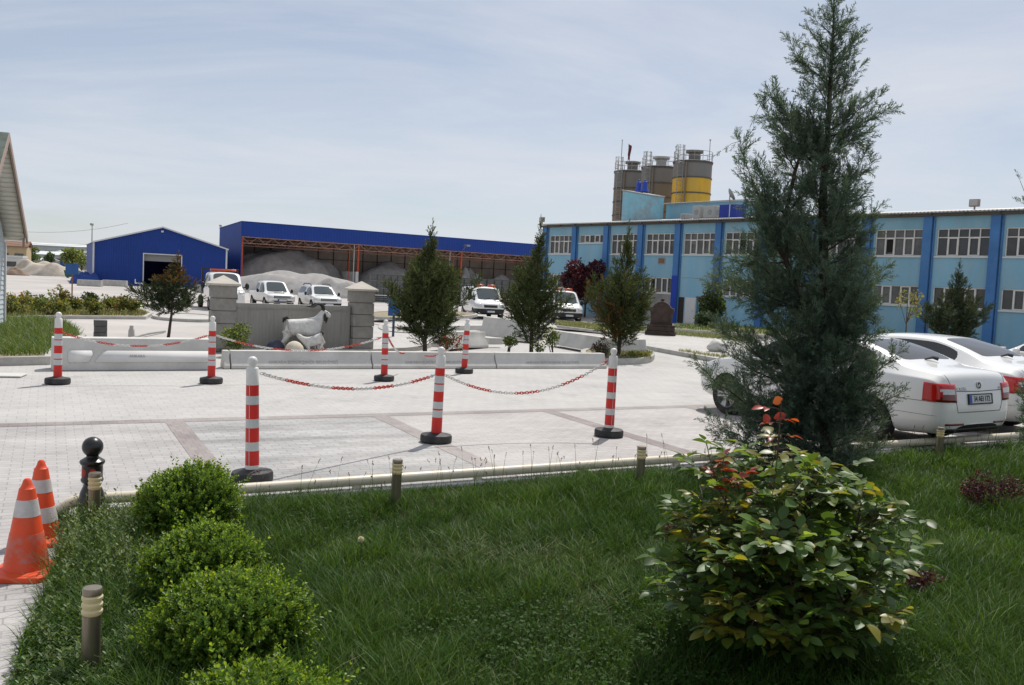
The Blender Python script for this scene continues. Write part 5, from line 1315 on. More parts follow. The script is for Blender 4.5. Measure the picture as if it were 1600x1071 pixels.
J = [(-.46, 0, .64, .23, .24), (-.25, 0, .65, .26, .27), (.02, 0, .63, .25, .28), (.28, 0, .66, .22, .25), (.42, 0, .80, .15, .17), (.51, 0, .96, .11, .12), (.58, 0, 1.07, .105, .105), (.68, 0, 1.03, .085, .085), (.82, 0, .94, .065, .065),
     (-.50, .12, .46, .13), (-.46, .13, .32, .075), (-.58, .13, .18, .046), (-.60, .13, .04, .042), (-.55, .13, .0, .04),
     (-.56, -.12, .46, .13), (-.60, -.13, .32, .07), (-.74, -.13, .18, .044), (-.79, -.13, .04, .040), (-.74, -.13, .0, .04),
     (.36, .12, .46, .11), (.40, .12, .28, .06), (.37, .12, .14, .044), (.38, .12, .03, .04), (.43, .12, .0, .04),
     (.34, -.12, .46, .11), (.36, -.12, .28, .06), (.42, -.12, .14, .044), (.42, -.12, .03, .04), (.47, -.12, .0, .04), (-.60, 0, .62, .16, .17)]
Ed = [(0, 1), (1, 2), (2, 3), (3, 4), (4, 5), (5, 6), (6, 7), (7, 8), (0, 9), (9, 10), (10, 11), (11, 12), (12, 13), (0, 14), (14, 15), (15, 16), (16, 17), (17, 18), (3, 19), (19, 20), (20, 21), (21, 22), (22, 23), (3, 24), (24, 25), (25, 26), (26, 27), (27, 28), (0, 29)]
skin_body('body', J, Ed, 1, [g_white, g_black], e, 2, lambda c: 1 if (c.x > .81) or (c.z < .03) else 0)
for s in (1, -1):
    m = MB(); m.tube([(.58, s * .05, 1.12), (.56, s * .07, 1.23), (.47, s * .09, 1.29), (.34, s * .12, 1.28), (.22, s * .16, 1.21), (.10, s * .20, 1.20)], [.045, .042, .038, .032, .024, .008], 8); m.build('horn', g_black, e)
    m = MB(); m.ball((.60, s * .125, .93), .06, 10, 0, (.75, .45, 1.9)); m.build('ear', g_black, e)
    m = MB(); m.ball((.69, s * .082, 1.06), .016, 8); m.build('eye', g_black, e)
m = MB(); m.tube([(-.46, 0, .80), (-.56, 0, .88), (-.63, 0, .86), (-.66, 0, .76)], [.05, .06, .055, .02], 8); m.build('tail', g_black, e)
m = MB(); m.tube([(.70, 0, .92), (.69, 0, .84), (.67, 0, .75)], [.04, .035, .008], 8); m.build('beard', g_black, e)
gp1 = WL + wx * (wlen * .50 + .30) - wy * .72
e = empty('kid_goat_statue', (gp1.x, gp1.y, .09), wrz, 'small white kid goat statue kneeling under the large goat', 'statue'); e.scale = (.84, .84, .88)
J = [(.28, 0, .38, .14, .15), (.12, 0, .34, .14, .155), (-.05, 0, .28, .13, .14), (-.18, 0, .27, .11), (-.29, 0, .34, .085), (-.38, 0, .41, .08), (-.47, 0, .48, .05),
     (-.14, .07, .16, .05), (-.08, .08, .05, .034), (-.20, .08, .03, .030), (.02, .08, .02, .028), (-.16, -.07, .16, .05), (-.10, -.08, .05, .034), (.0, -.08, .02, .028),
     (.32, .07, .27, .06), (.27, .08, .17, .036), (.34, .08, .10, .026), (.36, .08, .01, .026), (.30, -.07, .27, .06), (.23, -.08, .17, .036), (.22, -.08, .09, .026), (.16, -.08, .01, .026)]
Ed = [(0, 1), (1, 2), (2, 3), (3, 4), (4, 5), (5, 6), (3, 7), (7, 8), (8, 10), (3, 11), (11, 12), (12, 13), (0, 14), (14, 15), (15, 16), (16, 17), (0, 18), (18, 19), (19, 20), (20, 21)]
J.pop(9); Ed = [tuple(i - 1 if i > 9 else i for i in ed) for ed in Ed]
skin_body('body', J, Ed, 1, [g_white, g_black], e, 2, lambda c: 1 if c.z < .02 and c.x > .1 else 0)
m = MB(); m.tube([(.26, 0, .44), (.30, 0, .53), (.26, 0, .57)], [.035, .035, .01], 8); m.build('tail', g_black, e)
for s in (1, -1): m = MB(); m.ball((-.34, s * .07, .36), .028, 8, 0, (1.2, .5, 1.6)); m.build('ear', g_white, e)
p = WL + wx * .92 - wy * .55; m = MB(); m.lathe([(.20, 0), (.215, .06), (.20, .14), (.14, .22), (.06, .26), (0, .268)], 24); tag(m.build('dark_stone', pm('dark_blue_stone', (.035, .04, .07), .5, n=6, amt=.3), None, (p.x, p.y, .09)), 'dark bluish rounded stone at the goat statue hind feet', 'stone')
p = WL + wx * 1.26 - wy * 1.0; m = MB(); m.lathe([(.215, 0), (.225, .07), (.20, .16), (.13, .235), (.06, .27), (0, .28)], 24); tag(m.build('pale_stone', pm('cream_stone', (.56, .50, .40), .8, n=6, amt=.1), None, (p.x, p.y, .09)), 'cream rounded stone below the goat, just over the barrier', 'stone')

# block stack and bits behind the tall barrier
p = G(140, 531, .0); e = empty('block_post', (p.x, p.y + .6, 0), A0, 'little stack of three dark grey blocks behind the tall barrier', 'block stack')
for k in range(3): m = MB(); m.box(-.16 + .008 * (k % 2), -.16, k * .165, .16, .16, k * .165 + .158); m.build('block', pm('dark_block', (.13, .125, .125), .9, n=5, amt=.2), e, bevel=.008)
p = G(193, 530, 0); m = MB(); m.lathe([(.09, 0), (.085, .2), (.06, .26), (.05, .34), (0, .36)], 10); tag(m.build('white_marker', pm('white_stone', (.55, .53, .50), .9, n=5, amt=.1), None, (p.x, p.y + .5, 0)), 'small pointed white marker stone behind the tall barrier', 'marker stone')
m = MB(); a = G(200, 530, .03); c = G(258, 518, .03); m.tube([a, a.lerp(c, .5) + Vector((0, 0, .03)), c], .03, 7); tag(m.build('loose_pipe', grey_metal), 'thin grey pipe lying on the paving left of the leaning cypress', 'pipe')
p = G(7, 588); m = MB(); m.box(-.35, -.22, 0, .30, .24, .03); tag(m.build('cover_slab', conc2, None, (p.x, p.y, .002), R(15), bevel=.012), 'flat pale slab lying on the paving at the left edge', 'slab')
p = G(1122, 555); m = MB(); m.ball((0, 0, .16), .3, 14, 0, (1.25, .8, .75)); o = m.build('boulder', conc2, None, (p.x, p.y, .10)); 
for v in o.data.vertices: v.co *= 1 + .10 * math.sin(v.co.x * 13 + v.co.z * 9) + .06 * math.sin(v.co.y * 21)
tag(o, 'pale boulder on the kerb beside the tall cypress', 'boulder')

# carved stone fountain before the factory
st = pm('carved_brown_stone', (0.055, 0.036, 0.028), 0.75, n=5, amt=.3, dirt=6, damt=.35, dcol=(.02, .015, .013), bump=.8, bscale=14)
p = G(1032, 524, .1); e = empty('stone_fountain', (p.x, p.y, .1), R(-14), 'dark carved stone fountain with an arched top before the factory', 'fountain')
m = MB(); m.box(-.62, -.38, 0, .62, .35, .18); m.box(-.56, -.32, .182, .56, .3, .38); m.box(-.60, -.35, .382, .60, .32, .44); m.build('basin', st, e, bevel=.02)
out = [(-.46, .44), (.46, .44), (.43, .60), (.46, .95), (.52, 1.05), (.50, 1.12), (.38, 1.16), (.30, 1.28), (.16, 1.38), (.0, 1.42), (-.16, 1.38), (-.30, 1.28), (-.38, 1.16), (-.50, 1.12), (-.52, 1.05), (-.46, .95), (-.43, .60)]
def slab_xz(m, poly, y0, y1):
    n = len(poly); m.add([(x, y0, z) for x, z in poly] + [(x, y1, z) for x, z in poly], [(i, (i + 1) % n, n + (i + 1) % n, n + i) for i in range(n)])
    tri = tessellate_polygon([[Vector((x, z, 0)) for x, z in poly]]); m.add([(x, y0, z) for x, z in poly], [tuple(t) for t in tri]); m.add([(x, y1, z) for x, z in poly], [tuple(t) for t in tri])
m = MB(); slab_xz(m, out, -.12, .22); m.build('headstone', st, e, bevel=.015)
m = MB(); inn = [(x * .74, .72 + (z - .44) * .62) if z > .5 else (x * .72, .56) for x, z in out]; slab_xz(m, inn, -.15, -.121); m.tube([(.36 * math.cos(t), -.15, .92 + .30 * math.sin(t)) for t in lin(0, PI, 15)], .025, 6); m.build('relief', st, e)
m = MB(); m.ball((0, .05, 1.47), .08, 10); m.tube([(0, -.15, .72), (0, -.24, .70), (0, -.25, .66)], .02, 6); m.build('finial', st, e)
# white urn left of it, partly behind the right small cypress
p = G(1002, 527, .1); m = MB(); m.lathe([(.16, 0), (.18, .05), (.07, .14), (.06, .22), (.16, .34), (.30, .46), (.36, .50), (.33, .52), (.2, .45), (0, .42)], 20); tag(m.build('stone_urn', conc2, None, (p.x + .1, p.y + 3.2, .05)), 'pale stone urn between the right small cypress and the dark fountain', 'urn')
# low stone walls near the cars
for (px, Y, w_, h_, d_, lb, rz) in ((1350, 33.5, 1.0, .55, .5, 'small stone planter wall showing between the tall cypress and the sedans', -30), (1536, 29.0, 1.15, .62, .6, 'low grey stone block wall behind the second sedan', -35), (1590, 30.5, 1.3, .42, .5, 'lower stone block wall at the right photo edge', -35)):
    p = D(px, 530, Y); e = empty('stone_wall', (p.x, p.y, .0), R(rz), lb, 'wall'); m = MB(); n = 3
    for r_ in range(n):
        for k in range(3):
            a = -w_ / 2 + w_ * k / 3 + (.04 if r_ % 2 else 0); m.box(a, -d_ / 2, r_ * h_ / n, a + w_ / 3 - .012, d_ / 2, (r_ + 1) * h_ / n - .01)
    m.build('blocks', pm('wall_stone', (.24, .22, .19), .9, n=4, amt=.2), e, bevel=.015)
    m = MB(); m.box(-w_ / 2 - .03, -d_ / 2 - .03, h_, w_ / 2 + .07, d_ / 2 + .03, h_ + .06); m.build('coping', conc, e, bevel=.01)
# ------------------------------------------------------------------ vegetation
def nrm(a): return a / np.maximum(1e-9, np.linalg.norm(a, axis=-1, keepdims=True))
def inst(tV, tF, P, X, Nv, S):
    """copies of a small template: P places, X long axis, Nv rough normal, S sizes"""
    X = nrm(X); Yv = nrm(np.cross(Nv, X)); Z = np.cross(X, Yv); S = np.asarray(S)
    S = S[:, None, None] if S.ndim == 1 else S[:, None, :]
    T = tV[None] * S
    V = P[:, None, :] + T[:, :, 0:1] * X[:, None, :] + T[:, :, 1:2] * Yv[:, None, :] + T[:, :, 2:3] * Z[:, None, :]
    F = tF[None] + (np.arange(len(P)) * len(tV))[:, None, None]
    return V.reshape(-1, 3), F.reshape(-1, tF.shape[1])
class NP:
    """collects instanced templates into one mesh"""
    def __init__(s): s.V = []; s.F = []; s.m = []; s.n = 0
    def add(s, V, F, mi=0):
        s.V.append(V); s.F.append(F + s.n); s.m.append(np.full(len(F), mi, dtype=np.int32)); s.n += len(V)
    def build(s, name, mats, parent=None, loc=None, smooth=False):
        return np_mesh(name, np.concatenate(s.V), np.concatenate(s.F), mats, parent, loc, smooth, np.concatenate(s.m))
LEAF_V = np.array([(0, 0, 0), (.32, .27, .09), (.75, .22, .07), (1, 0, -.03), (.75, -.22, .07), (.32, -.27, .09)], float); LEAF_F = np.array([(0, 1, 2, 3), (0, 3, 4, 5)])
def rose_template():
    ts = [0, .12, .32, .55, .78, .92, 1]; ws = [.02, .17, .31, .33, .22, .10, .0]; V = []
    for t, w in zip(ts, ws):
        z = -.22 * t * t; V += [(t, -w, z + .26 * w), (t, 0, z), (t, w, z + .26 * w)]
    F = []
    for i in range(len(ts) - 1):
        a = i * 3; F += [(a, a + 3, a + 4, a + 1), (a + 1, a + 4, a + 5, a + 2)]
    return np.array(V, float), np.array(F)
ROSE_V, ROSE_F = rose_template()
def rand_dir(n, up=0.0):
    d = nrm(RNG.normal(size=(n, 3))); d[:, 2] += up; return nrm(d)

# ---- scale-leaved sprays of the cypresses
def spray_template(seed, nt=12, w=.042, sub=2):
    rg = np.random.default_rng(seed); V = []; F = []
    def quad(p, d, l, wd, roll):
        d = d / np.linalg.norm(d); a = np.cross(d, [math.cos(roll), math.sin(roll), .3]); a /= np.linalg.norm(a); o = len(V)
        V.extend([p - a * wd * .5, p + a * wd * .5, p + d * l + a * wd * .22, p + d * l - a * wd * .22]); F.append((o, o + 1, o + 2, o + 3))
    quad(np.zeros(3), np.array([1., 0, 0]), 1.0, w * 1.1, 0.3)
    for k in range(nt):
        t = .06 + .88 * k / nt; az = (0 if k % 2 else PI) + rg.normal() * .7; an = rg.uniform(.5, .95)
        d = np.array([math.cos(an), math.sin(an) * math.cos(az), math.sin(an) * math.sin(az)]); l = (.46 - .30 * t) * rg.uniform(.75, 1.2); p = np.array([t, 0, 0])
        quad(p, d, l, w, rg.uniform(0, 6))
        for j in range(sub):
            q = p + d * l * (.3 + .4 * j / max(1, sub)); a2 = rg.normal(size=3) * .55 + d + np.array([.3, 0, 0]); quad(q, a2, l * rg.uniform(.35, .6), w * .9, rg.uniform(0, 6))
    return np.array(V), np.array(F)
SPRAY = [spray_template(s) for s in range(5)]
SPRAY_LO = [spray_template(20 + s, 8, .085, 1) for s in range(4)]

def path_interp(pts, t):
    n = len(pts) - 1; f = min(.9999, max(0, t)) * n; i = int(f); return pts[i].lerp(pts[i + 1], f - i), (pts[i + 1] - pts[i]).normalized()

class Conifer:
    def __init__(s, sp, templates, step): s.P = []; s.D = []; s.S = []; s.wood = MB(); s.sp = sp; s.T = templates; s.step = step
    def limb(s, pts, r0, t0=.12, blen=.38, dens=1.0, bare=0.0, wood=True, upb=.25, bmin=.0):
        L = sum((pts[i + 1] - pts[i]).length for i in range(len(pts) - 1))
        if wood: s.wood.tube(pts, [max(.002, r0 * (1 - .92 * i / (len(pts) - 1))) for i in range(len(pts))], 5, 0, True, False)
        n = max(4, int(L / s.step * dens))
        for k in range(n):
            t = t0 + (1 - t0) * (k + random.random()) / n
            if t > 1 - bare and random.random() < .8: continue
            p, d = path_interp(pts, t); q = Vector((random.gauss(0, 1), random.gauss(0, 1), random.gauss(0, 1))); q = (q - d * q.dot(d)).normalized()
            bd = (d * random.uniform(.55, 1.1) + q * random.uniform(.5, 1.0) + Vector((0, 0, upb))).normalized(); bl = max(bmin, (blen * (1 - t) + .10) * min(L, 1.1) * random.uniform(.6, 1.15)); m = max(1, int(bl / (s.sp * .36)))
            for j in range(m):
                f = (j + .3) / m; sd = (bd + Vector((random.gauss(0, .35), random.gauss(0, .35), random.gauss(0, .30) + .12)))
                s.P.append(tuple(p + bd * (bl * f))); s.D.append(tuple(sd)); s.S.append(s.sp * random.uniform(.65, 1.25))
        s.P.append(tuple(pts[-1])); s.D.append(tuple(pts[-1] - pts[-2])); s.S.append(s.sp)
    def build(s, root, trunk_pts, trunk_r, mats, wood, mfn=None):
        P = np.array(s.P); Dd = np.array(s.D); S = np.array(s.S); n = len(P); k = RNG.integers(0, len(s.T), n); c = NP()
        mi = np.zeros(n, dtype=int) if mfn is None else np.array([mfn(p) for p in P])
        for ti, (tv, tf) in enumerate(s.T):
            for m in range(len(mats)):
                w = (k == ti) & (mi == m)
                if w.any(): c.add(*inst(tv, tf, P[w], Dd[w], nrm(RNG.normal(size=(w.sum(), 3))), S[w]), m)
        c.build('crown', mats, root)
        s.wood.tube(trunk_pts, trunk_r, 10, 0, True, True); s.wood.build('trunk', wood, root)

bark = pm('cypress_bark', (0.055, 0.042, 0.034), .95, n=8, amt=.3, spec=.1)
bark2 = pm('grey_bark', (0.09, 0.07, 0.055), .95, n=8, amt=.3, spec=.1)
cy_blue = pm('blue_green_cypress', (0.092, 0.140, 0.104), .6, spec=.3, isl=.16, islcol=(0.16, 0.21, 0.15), tr=.24)
cy_olive = pm('olive_cypress', (0.060, 0.084, 0.030), .65, spec=.25, isl=.14, islcol=(0.13, 0.14, 0.045), tr=.22)
cy_rust = pm('rusty_cypress', (0.15, 0.085, 0.030), .8, spec=.15, isl=.2, islcol=(0.09, 0.07, 0.02), tr=.2)
cy_dark = pm('dark_cypress', (0.045, 0.066, 0.034), .65, spec=.25, isl=.1, islcol=(0.10, 0.11, 0.045), tr=.2)

# ---- the tall cypress in front of the cars
TB = G(1292, 737, .02); tsc = TB.y / FPX
def tx(px, py, dep=0.0):
    """offset from the tree foot of a photo point (metres), lean of the photo taken out"""
    z = (737 - py) * tsc; p = D(px, py, TB.y); return Vector((p.x - TB.x, dep, p.z - TB.z))
tall = empty('tall_cypress', TB, 0, 'tall dark blue green cypress in the foreground in front of the white sedans', 'tree')
cf = Conifer(.135, SPRAY, .026)
trunk = [tx(1292, 745), tx(1290, 620), tx(1288, 500), tx(1287, 400), tx(1285, 320), tx(1290, 250), tx(1295, 180), tx(1298, 110), tx(1302, 50), tx(1303, -4)]
leader = [tx(1284, 540, -.05), tx(1250, 480, -.12), tx(1222, 410, -.15), tx(1220, 340, -.15), tx(1236, 270, -.15), tx(1252, 225, -.1), tx(1262, 190, -.1)]
def limb_px(ay, tipx, tipy, dep=0.0, sag=.06, src=None, droop=None, bare=0.0, dens=1.0):
    base = src if src is not None else min(trunk, key=lambda q: 0) 
    zz = tx(1290, ay).z
    if src is None:
        for i in range(len(trunk) - 1):
            if trunk[i].z <= zz <= trunk[i + 1].z: base = trunk[i].lerp(trunk[i + 1], (zz - trunk[i].z) / (trunk[i + 1].z - trunk[i].z)); break
    tip = tx(tipx, tipy, dep); L = (tip - base).length; n = 7; pts = []
    for i in range(n + 1):
        t = i / n; p = base.lerp(tip, t) + Vector((0, 0, -sag * L * 4 * t * (1 - t) * .6)) + Vector((random.gauss(0, .012), random.gauss(0, .012), random.gauss(0, .012))) * L * (i > 0)
        pts.append(p)
    if droop: pts.append(pts[-1] + droop)
    cf.limb(pts, .006 + .007 * L, .10, .34, dens, bare)
for a in ((60, 1330, 20, 0), (55, 1270, 22, .05), (95, 1351, 46, .1), (90, 1262, 50, -.05), (120, 1330, 62, -.1), (135, 1232, 62, .05), (130, 1342, 85, .1), (165, 1258, 105, 0), (160, 1338, 110, -.1), (205, 1382, 144, .1), (215, 1388, 172, -.1), (235, 1340, 160, .2), (240, 1370, 200, .15), (255, 1205, 152, -.1),
          (270, 1190, 165, .05), (250, 1250, 150, -.2), (330, 1362, 255, .0), (345, 1340, 240, -.25), (365, 1358, 298, .1), (395, 1367, 328, -.15), (370, 1350, 345, .25), (420, 1352, 365, -.3), (465, 1362, 398, .1), (500, 1340, 430, .3), (540, 1358, 470, -.1), (560, 1350, 505, .2), (640, 1360, 560, 0)):
    limb_px(*a)
limb_px(262, 1200, 150, -.1, droop=None); cf.limb([tx(1200, 150, -.1), tx(1188, 158, -.1), tx(1176, 184, -.1)], .004, .0, .2, .7, bare=.5)
lb = lambda y: min(leader, key=lambda q: abs(q.z - tx(1230, y).z))
for (ay, px, py, dep) in ((400, 1150, 222, -.15), (380, 1175, 262, -.3), (400, 1162, 305, -.1), (430, 1185, 330, -.35), (440, 1118, 402, -.2), (470, 1108, 445, -.1), (460, 1150, 380, -.4), (300, 1200, 215, -.3), (320, 1280, 240, -.35), (280, 1225, 190, -.25), (480, 1130, 430, .2), (420, 1200, 360, .2), (360, 1250, 290, -.4), (340, 1210, 265, .1), (350, 1195, 300, -.3), (450, 1175, 415, .3)):
    limb_px(ay, px, py, dep, src=lb(ay))
cf.limb([tx(1152, 224, -.15), tx(1138, 228, -.15), tx(1124, 238, -.15)], .004, 0, .2, .6, bare=.4)
for a in ((600, 1112, 500, -.1), (620, 1125, 545, -.3), (600, 1135, 520, .2), (655, 1135, 590, -.4), (690, 1082, 566, -.25), (690, 1108, 590, .1), (705, 1150, 640, -.3), (715, 1100, 655, -.15), (725, 1118, 672, -.35), (640, 1402, 546, -.1), (655, 1392, 612, -.2), (690, 1370, 640, -.3), (700, 1385, 668, .15), (715, 1350, 690, -.3), (720, 1210, 690, -.4), (640, 1200, 560, -.6), (660, 1260, 560, -.7), (680, 1300, 590, -.7), (600, 1240, 480, -.6), (560, 1290, 450, -.6), (680, 1340, 580, -.5), (733, 1190, 700, -.3), (732, 1240, 715, -.45), (733, 1345, 712, -.3), (731, 1300, 700, -.55), (730, 1385, 700, .1), (733, 1270, 712, .4)):
    limb_px(*a, sag=.10)
prof = [(0, .06), (60, .30), (150, .42), (250, .62), (330, .66), (400, .86), (470, .98), (560, 1.0), (640, .95), (700, .7), (735, .45)]
def pr(y):
    for (a, b2), (c, d2) in zip(prof, prof[1:]):
        if a <= y <= c: return b2 + (d2 - b2) * (y - a) / (c - a)
    return .4
g = 0.0; y = 715.0
while y > 40:
    g += 2.399963; r_ = pr(y) * random.uniform(.65, 1.0); cx = trunk[0].lerp(trunk[-1], (737 - y) / 741); zz = tx(1290, y).z
    for i in range(len(trunk) - 1):
        if trunk[i].z <= zz <= trunk[i + 1].z: cx = trunk[i].lerp(trunk[i + 1], (zz - trunk[i].z) / (trunk[i + 1].z - trunk[i].z)); break
    dx = math.cos(g) * r_ * (.80 if math.cos(g) < 0 else .62) - .06 * (y > 200); dy = math.sin(g) * r_; tip = cx + Vector((dx, dy, r_ * random.uniform(.55, .95)))
    pts = [cx.lerp(tip, t) + Vector((0, 0, -.10 * r_ * 4 * t * (1 - t))) for t in [i / 6 for i in range(7)]]
    cf.limb(pts, .005 + .006 * r_, .06, .42, 1.1); y -= 8.5 if y > 480 else (12 if y > 300 else 17)
cf.limb([trunk[6], trunk[7], trunk[8], trunk[9]], .01, .1, .16, 1.0)
cf.wood.tube(leader, [.035, .032, .03, .025, .02, .014, .008], 8, 0, True, False)
cf.build(tall, trunk, [.075, .068, .06, .052, .045, .036, .028, .02, .012, .004], [cy_blue], bark)

# ---- small cypresses of the garden
def small_cypress(base, Ht, Rm, label, seed, mats, prof, n=70, lean=(0, 0), grp=None, cat='tree', name='small_cypress', mfn=None, trunk_r=.06, bare=0.05, ang=(.75, 1.35), sp=.20, asym=0.0, dens=1.0, droop=0.0):
    random.seed(seed); e = empty(name, base, 0, label, cat, grp); c = Conifer(sp, SPRAY_LO, .045)
    tp = [Vector((lean[0] * Ht * t, lean[1] * Ht * t, Ht * t)) + Vector((random.gauss(0, .008), random.gauss(0, .008), 0)) * Ht * (0 < t < 1) for t in [i / 9 for i in range(10)]]
    def rr(f):
        for (a, b2), (q, d2) in zip(prof, prof[1:]):
            if a <= f <= q: return b2 + (d2 - b2) * (f - a) / (q - a)
        return 0.0
    g = random.random() * 6
    for k in range(n):
        f = bare + (1 - bare) * ((k + random.random()) / n) ** 1.0 * .97; g += 2.399963
        r_ = max(.05, rr(f) * Rm * random.uniform(.42, 1.18) * (1 + asym * math.cos(g))); p, _ = path_interp(tp, f * .93); d = Vector((math.cos(g), math.sin(g), 0))
        rise = r_ * random.uniform(*ang); tip = p + d * r_ + Vector((0, 0, rise)); pts = [p.lerp(tip, t) + d * (r_ * .18 * 4 * t * (1 - t)) - Vector((0, 0, droop * r_ * t)) for t in [i / 5 for i in range(6)]]
        c.limb(pts, .006 + .007 * r_, .06, .40, dens)
    c.limb([tp[6], tp[7], tp[8], tp[9]], .012, .1, .10, 1.4); c.limb([tp[9], tp[9] + Vector((lean[0] * .2, 0, .22 * Ht / 3.5))], .006, 0, .05, .8, bare=.3)
    c.build(e, tp, [trunk_r * (1 - .9 * i / 9) for i in range(10)], mats, bark2, mfn); return e
P1 = [(0, .25), (.08, .62), (.18, .98), (.28, 1.0), (.38, .76), (.5, .52), (.62, .38), (.75, .23), (.88, .11), (1, .03)]
P2 = [(0, .2), (.08, .5), (.18, .92), (.28, 1.0), (.36, .78), (.48, .60), (.58, .52), (.68, .32), (.8, .18), (.9, .09), (1, .03)]
gsc = 'small cypresses of the garden'
q = G(664, 553, .1); small_cypress(q, 3.05, 1.16, 'small dark green cypress left of the two others, above the low barriers', 31, [cy_olive], P1, 84, (.02, 0), gsc)
q = G(830, 551, .1); small_cypress(q, 3.40, 1.0, 'small dark green cypress in the middle, beside the beacon van', 32, [cy_olive, cy_rust], P2, 84, (.025, 0), gsc, mfn=lambda p: 1 if (p[0] < -.75 and .9 < p[2] < 1.5 and random.random() < .3) else 0)
q = G(966, 555, .12); small_cypress(q, 3.40, 1.0, 'small cypress with a rusty brown side, behind the near right post', 33, [cy_olive, cy_rust], P1, 84, (.03, 0), gsc, mfn=lambda p: 1 if (p[0] < -.05 and .5 < p[2] < 1.5 and p[1] < .3 and random.random() < .45) or random.random() < .04 else 0)
q = G(262, 534, 0); small_cypress(q, 2.15, .80, 'leaning thin cypress with a browning top in front of the small blue shed', 34, [cy_dark, cy_rust], [(0, .0), (.28, .1), (.40, .9), (.52, 1.0), (.64, .75), (.78, .46), (.9, .2), (1, .06)], 62, (.10, 0), gsc, mfn=lambda p: 1 if (p[2] > 1.55 and random.random() < .65) else 0, trunk_r=.045, bare=.36, ang=(.1, .6), dens=1.15, asym=-.15)
q = D(1487, 545, 34.0); small_cypress((q.x, q.y, .2), 3.15, 1.35, 'dark green conifer before the factory wall, above the parked sedans', 35, [cy_dark], [(0, .3), (.12, .8), (.28, 1.0), (.42, .62), (.55, .40), (.7, .27), (.85, .16), (1, .04)], 80, (.015, 0), gsc, ang=(.5, .95), sp=.2)
random.seed(99)
# conifer outside the right edge of the photo, only its branch tips reach in
q = D(1690, 760, 9.4); e = empty('tall_cypress', (q.x, q.y, .02), 0, 'cypress outside the right photo edge, only its twig tips reaching in', 'tree')
c = Conifer(.135, SPRAY, .028); o = Vector((q.x, q.y, .02)); tp = [Vector((0, 0, 0)), Vector((.02, 0, 1.5)), Vector((0, 0, 3.0)), Vector((0, 0, 4.2))]
for (az_, tpx, tpy) in ((.35, 1606, 612), (.2, 1598, 640), (.1, 1612, 662), (1.6, 1594, 283)):
    t = D(tpx, tpy, 9.3) - o; a = Vector((0, 0, az_)); c.limb([a.lerp(t, i / 6) - Vector((0, 0, .25 * (i / 6) * (1 - i / 6))) for i in range(7)], .016, .15 if tpy > 400 else .5, .35, 1.0 if tpy > 400 else .35, bare=0 if tpy > 400 else .5)
gg_ = 0
for k in range(40):
    gg_ += 2.4; f = k / 40; a = Vector((0, 0, .3 + 3.6 * f)); r_ = (.85 - .7 * f); tip = a + Vector((math.cos(gg_) * r_ * .6 + .15, math.sin(gg_) * r_, r_ * .7)); c.limb([a.lerp(tip, i / 5) for i in range(6)], .01, .1, .36, 1.0)
c.build(e, tp, [.07, .05, .03, .006], [cy_blue], bark)

# ---- leafy trees and bushes
def leaf_cloud(c, blobs, n, size, mi=0, up=.4, tv=LEAF_V, tf=LEAF_F, shell=.55):
    """leaves spread through blobs [(x, y, z, rx, ry, rz)]"""
    w = np.array([b_[3] * b_[4] * b_[5] for b_ in blobs]) ** .67; w = w / w.sum(); idx = RNG.choice(len(blobs), n, p=w); B = np.array(blobs)[idx]
    d = nrm(RNG.normal(size=(n, 3))); r = shell + (1 - shell) * RNG.random(n) ** .6; r *= 1 + .12 * RNG.normal(size=n); P = B[:, :3] + d * B[:, 3:] * r[:, None]
    X = nrm(d * .7 + rand_dir(n) * .8); Nn = nrm(rand_dir(n, up) + d * .5); c.add(*inst(tv, tf, P, X, Nn, size * RNG.uniform(.6, 1.3, n)), mi)
def blobs_in(n, R3, r, c=(0, 0, 0), seed=0):
    rg = np.random.default_rng(seed); out = []
    for _ in range(n):
        d = rg.normal(size=3); d /= np.linalg.norm(d); f = rg.random() ** .5 * .8; rr = r * rg.uniform(.6, 1.25); out.append((c[0] + d[0] * R3[0] * f, c[1] + d[1] * R3[1] * f, c[2] + d[2] * R3[2] * f, rr, rr, rr * .85))
    return out
def leafy_tree(base, h_trunk, R3, nb, br, n, size, mats, label, seed, name='leafy_tree', grp=None, mix=.0, trunk_r=.08, cat='tree'):
    e = empty(name, base, 0, label, cat, grp); c = NP(); bl = blobs_in(nb, R3, br, (0, 0, h_trunk + R3[2] * .9), seed); n2 = int(n * mix)
    leaf_cloud(c, bl, n - n2, size, 0)
    if n2: leaf_cloud(c, bl, n2, size, 1)
    c.build('crown', mats, e); m = MB(); m.tube([(0, 0, -.05), (.02, 0, h_trunk * .6), (0, .02, h_trunk + R3[2])], [trunk_r, trunk_r * .8, trunk_r * .35], 8)
    for b_ in bl[:8]: m.tube([(0, 0, h_trunk * .85), Vector((0, 0, h_trunk)).lerp(Vector(b_[:3]), .5) + Vector((0, 0, -.05)), Vector(b_[:3])], [trunk_r * .45, trunk_r * .3, .01], 5)
    m.build('trunk', bark2, e); return e
plum = pm('purple_plum_leaves', (0.068, 0.014, 0.022), .5, spec=.4, isl=.2, islcol=(.16, .03, .035), tr=.3)
plum2 = pm('dark_plum_leaves', (0.04, 0.012, 0.018), .6, isl=.1, islcol=(.08, .02, .03), tr=.2)
grn = pm('green_leaves', (0.060, 0.105, 0.026), .5, spec=.35, isl=.2, islcol=(.13, .17, .04), tr=.35)
grn_l = pm('light_green_leaves', (0.15, 0.19, 0.05), .6, isl=.2, islcol=(.25, .24, .09), tr=.35)
grn_d = pm('dark_green_leaves', (0.032, 0.055, 0.022), .55, isl=.15, islcol=(.07, .09, .03), tr=.25)
red_l = pm('reddish_young_leaves', (0.22, 0.055, 0.028), .5, isl=.3, islcol=(.28, .15, .04), tr=.35)
yel_l = pm('yellowish_leaves', (0.19, 0.18, 0.05), .6, isl=.2, islcol=(.22, .12, .05), tr=.35)
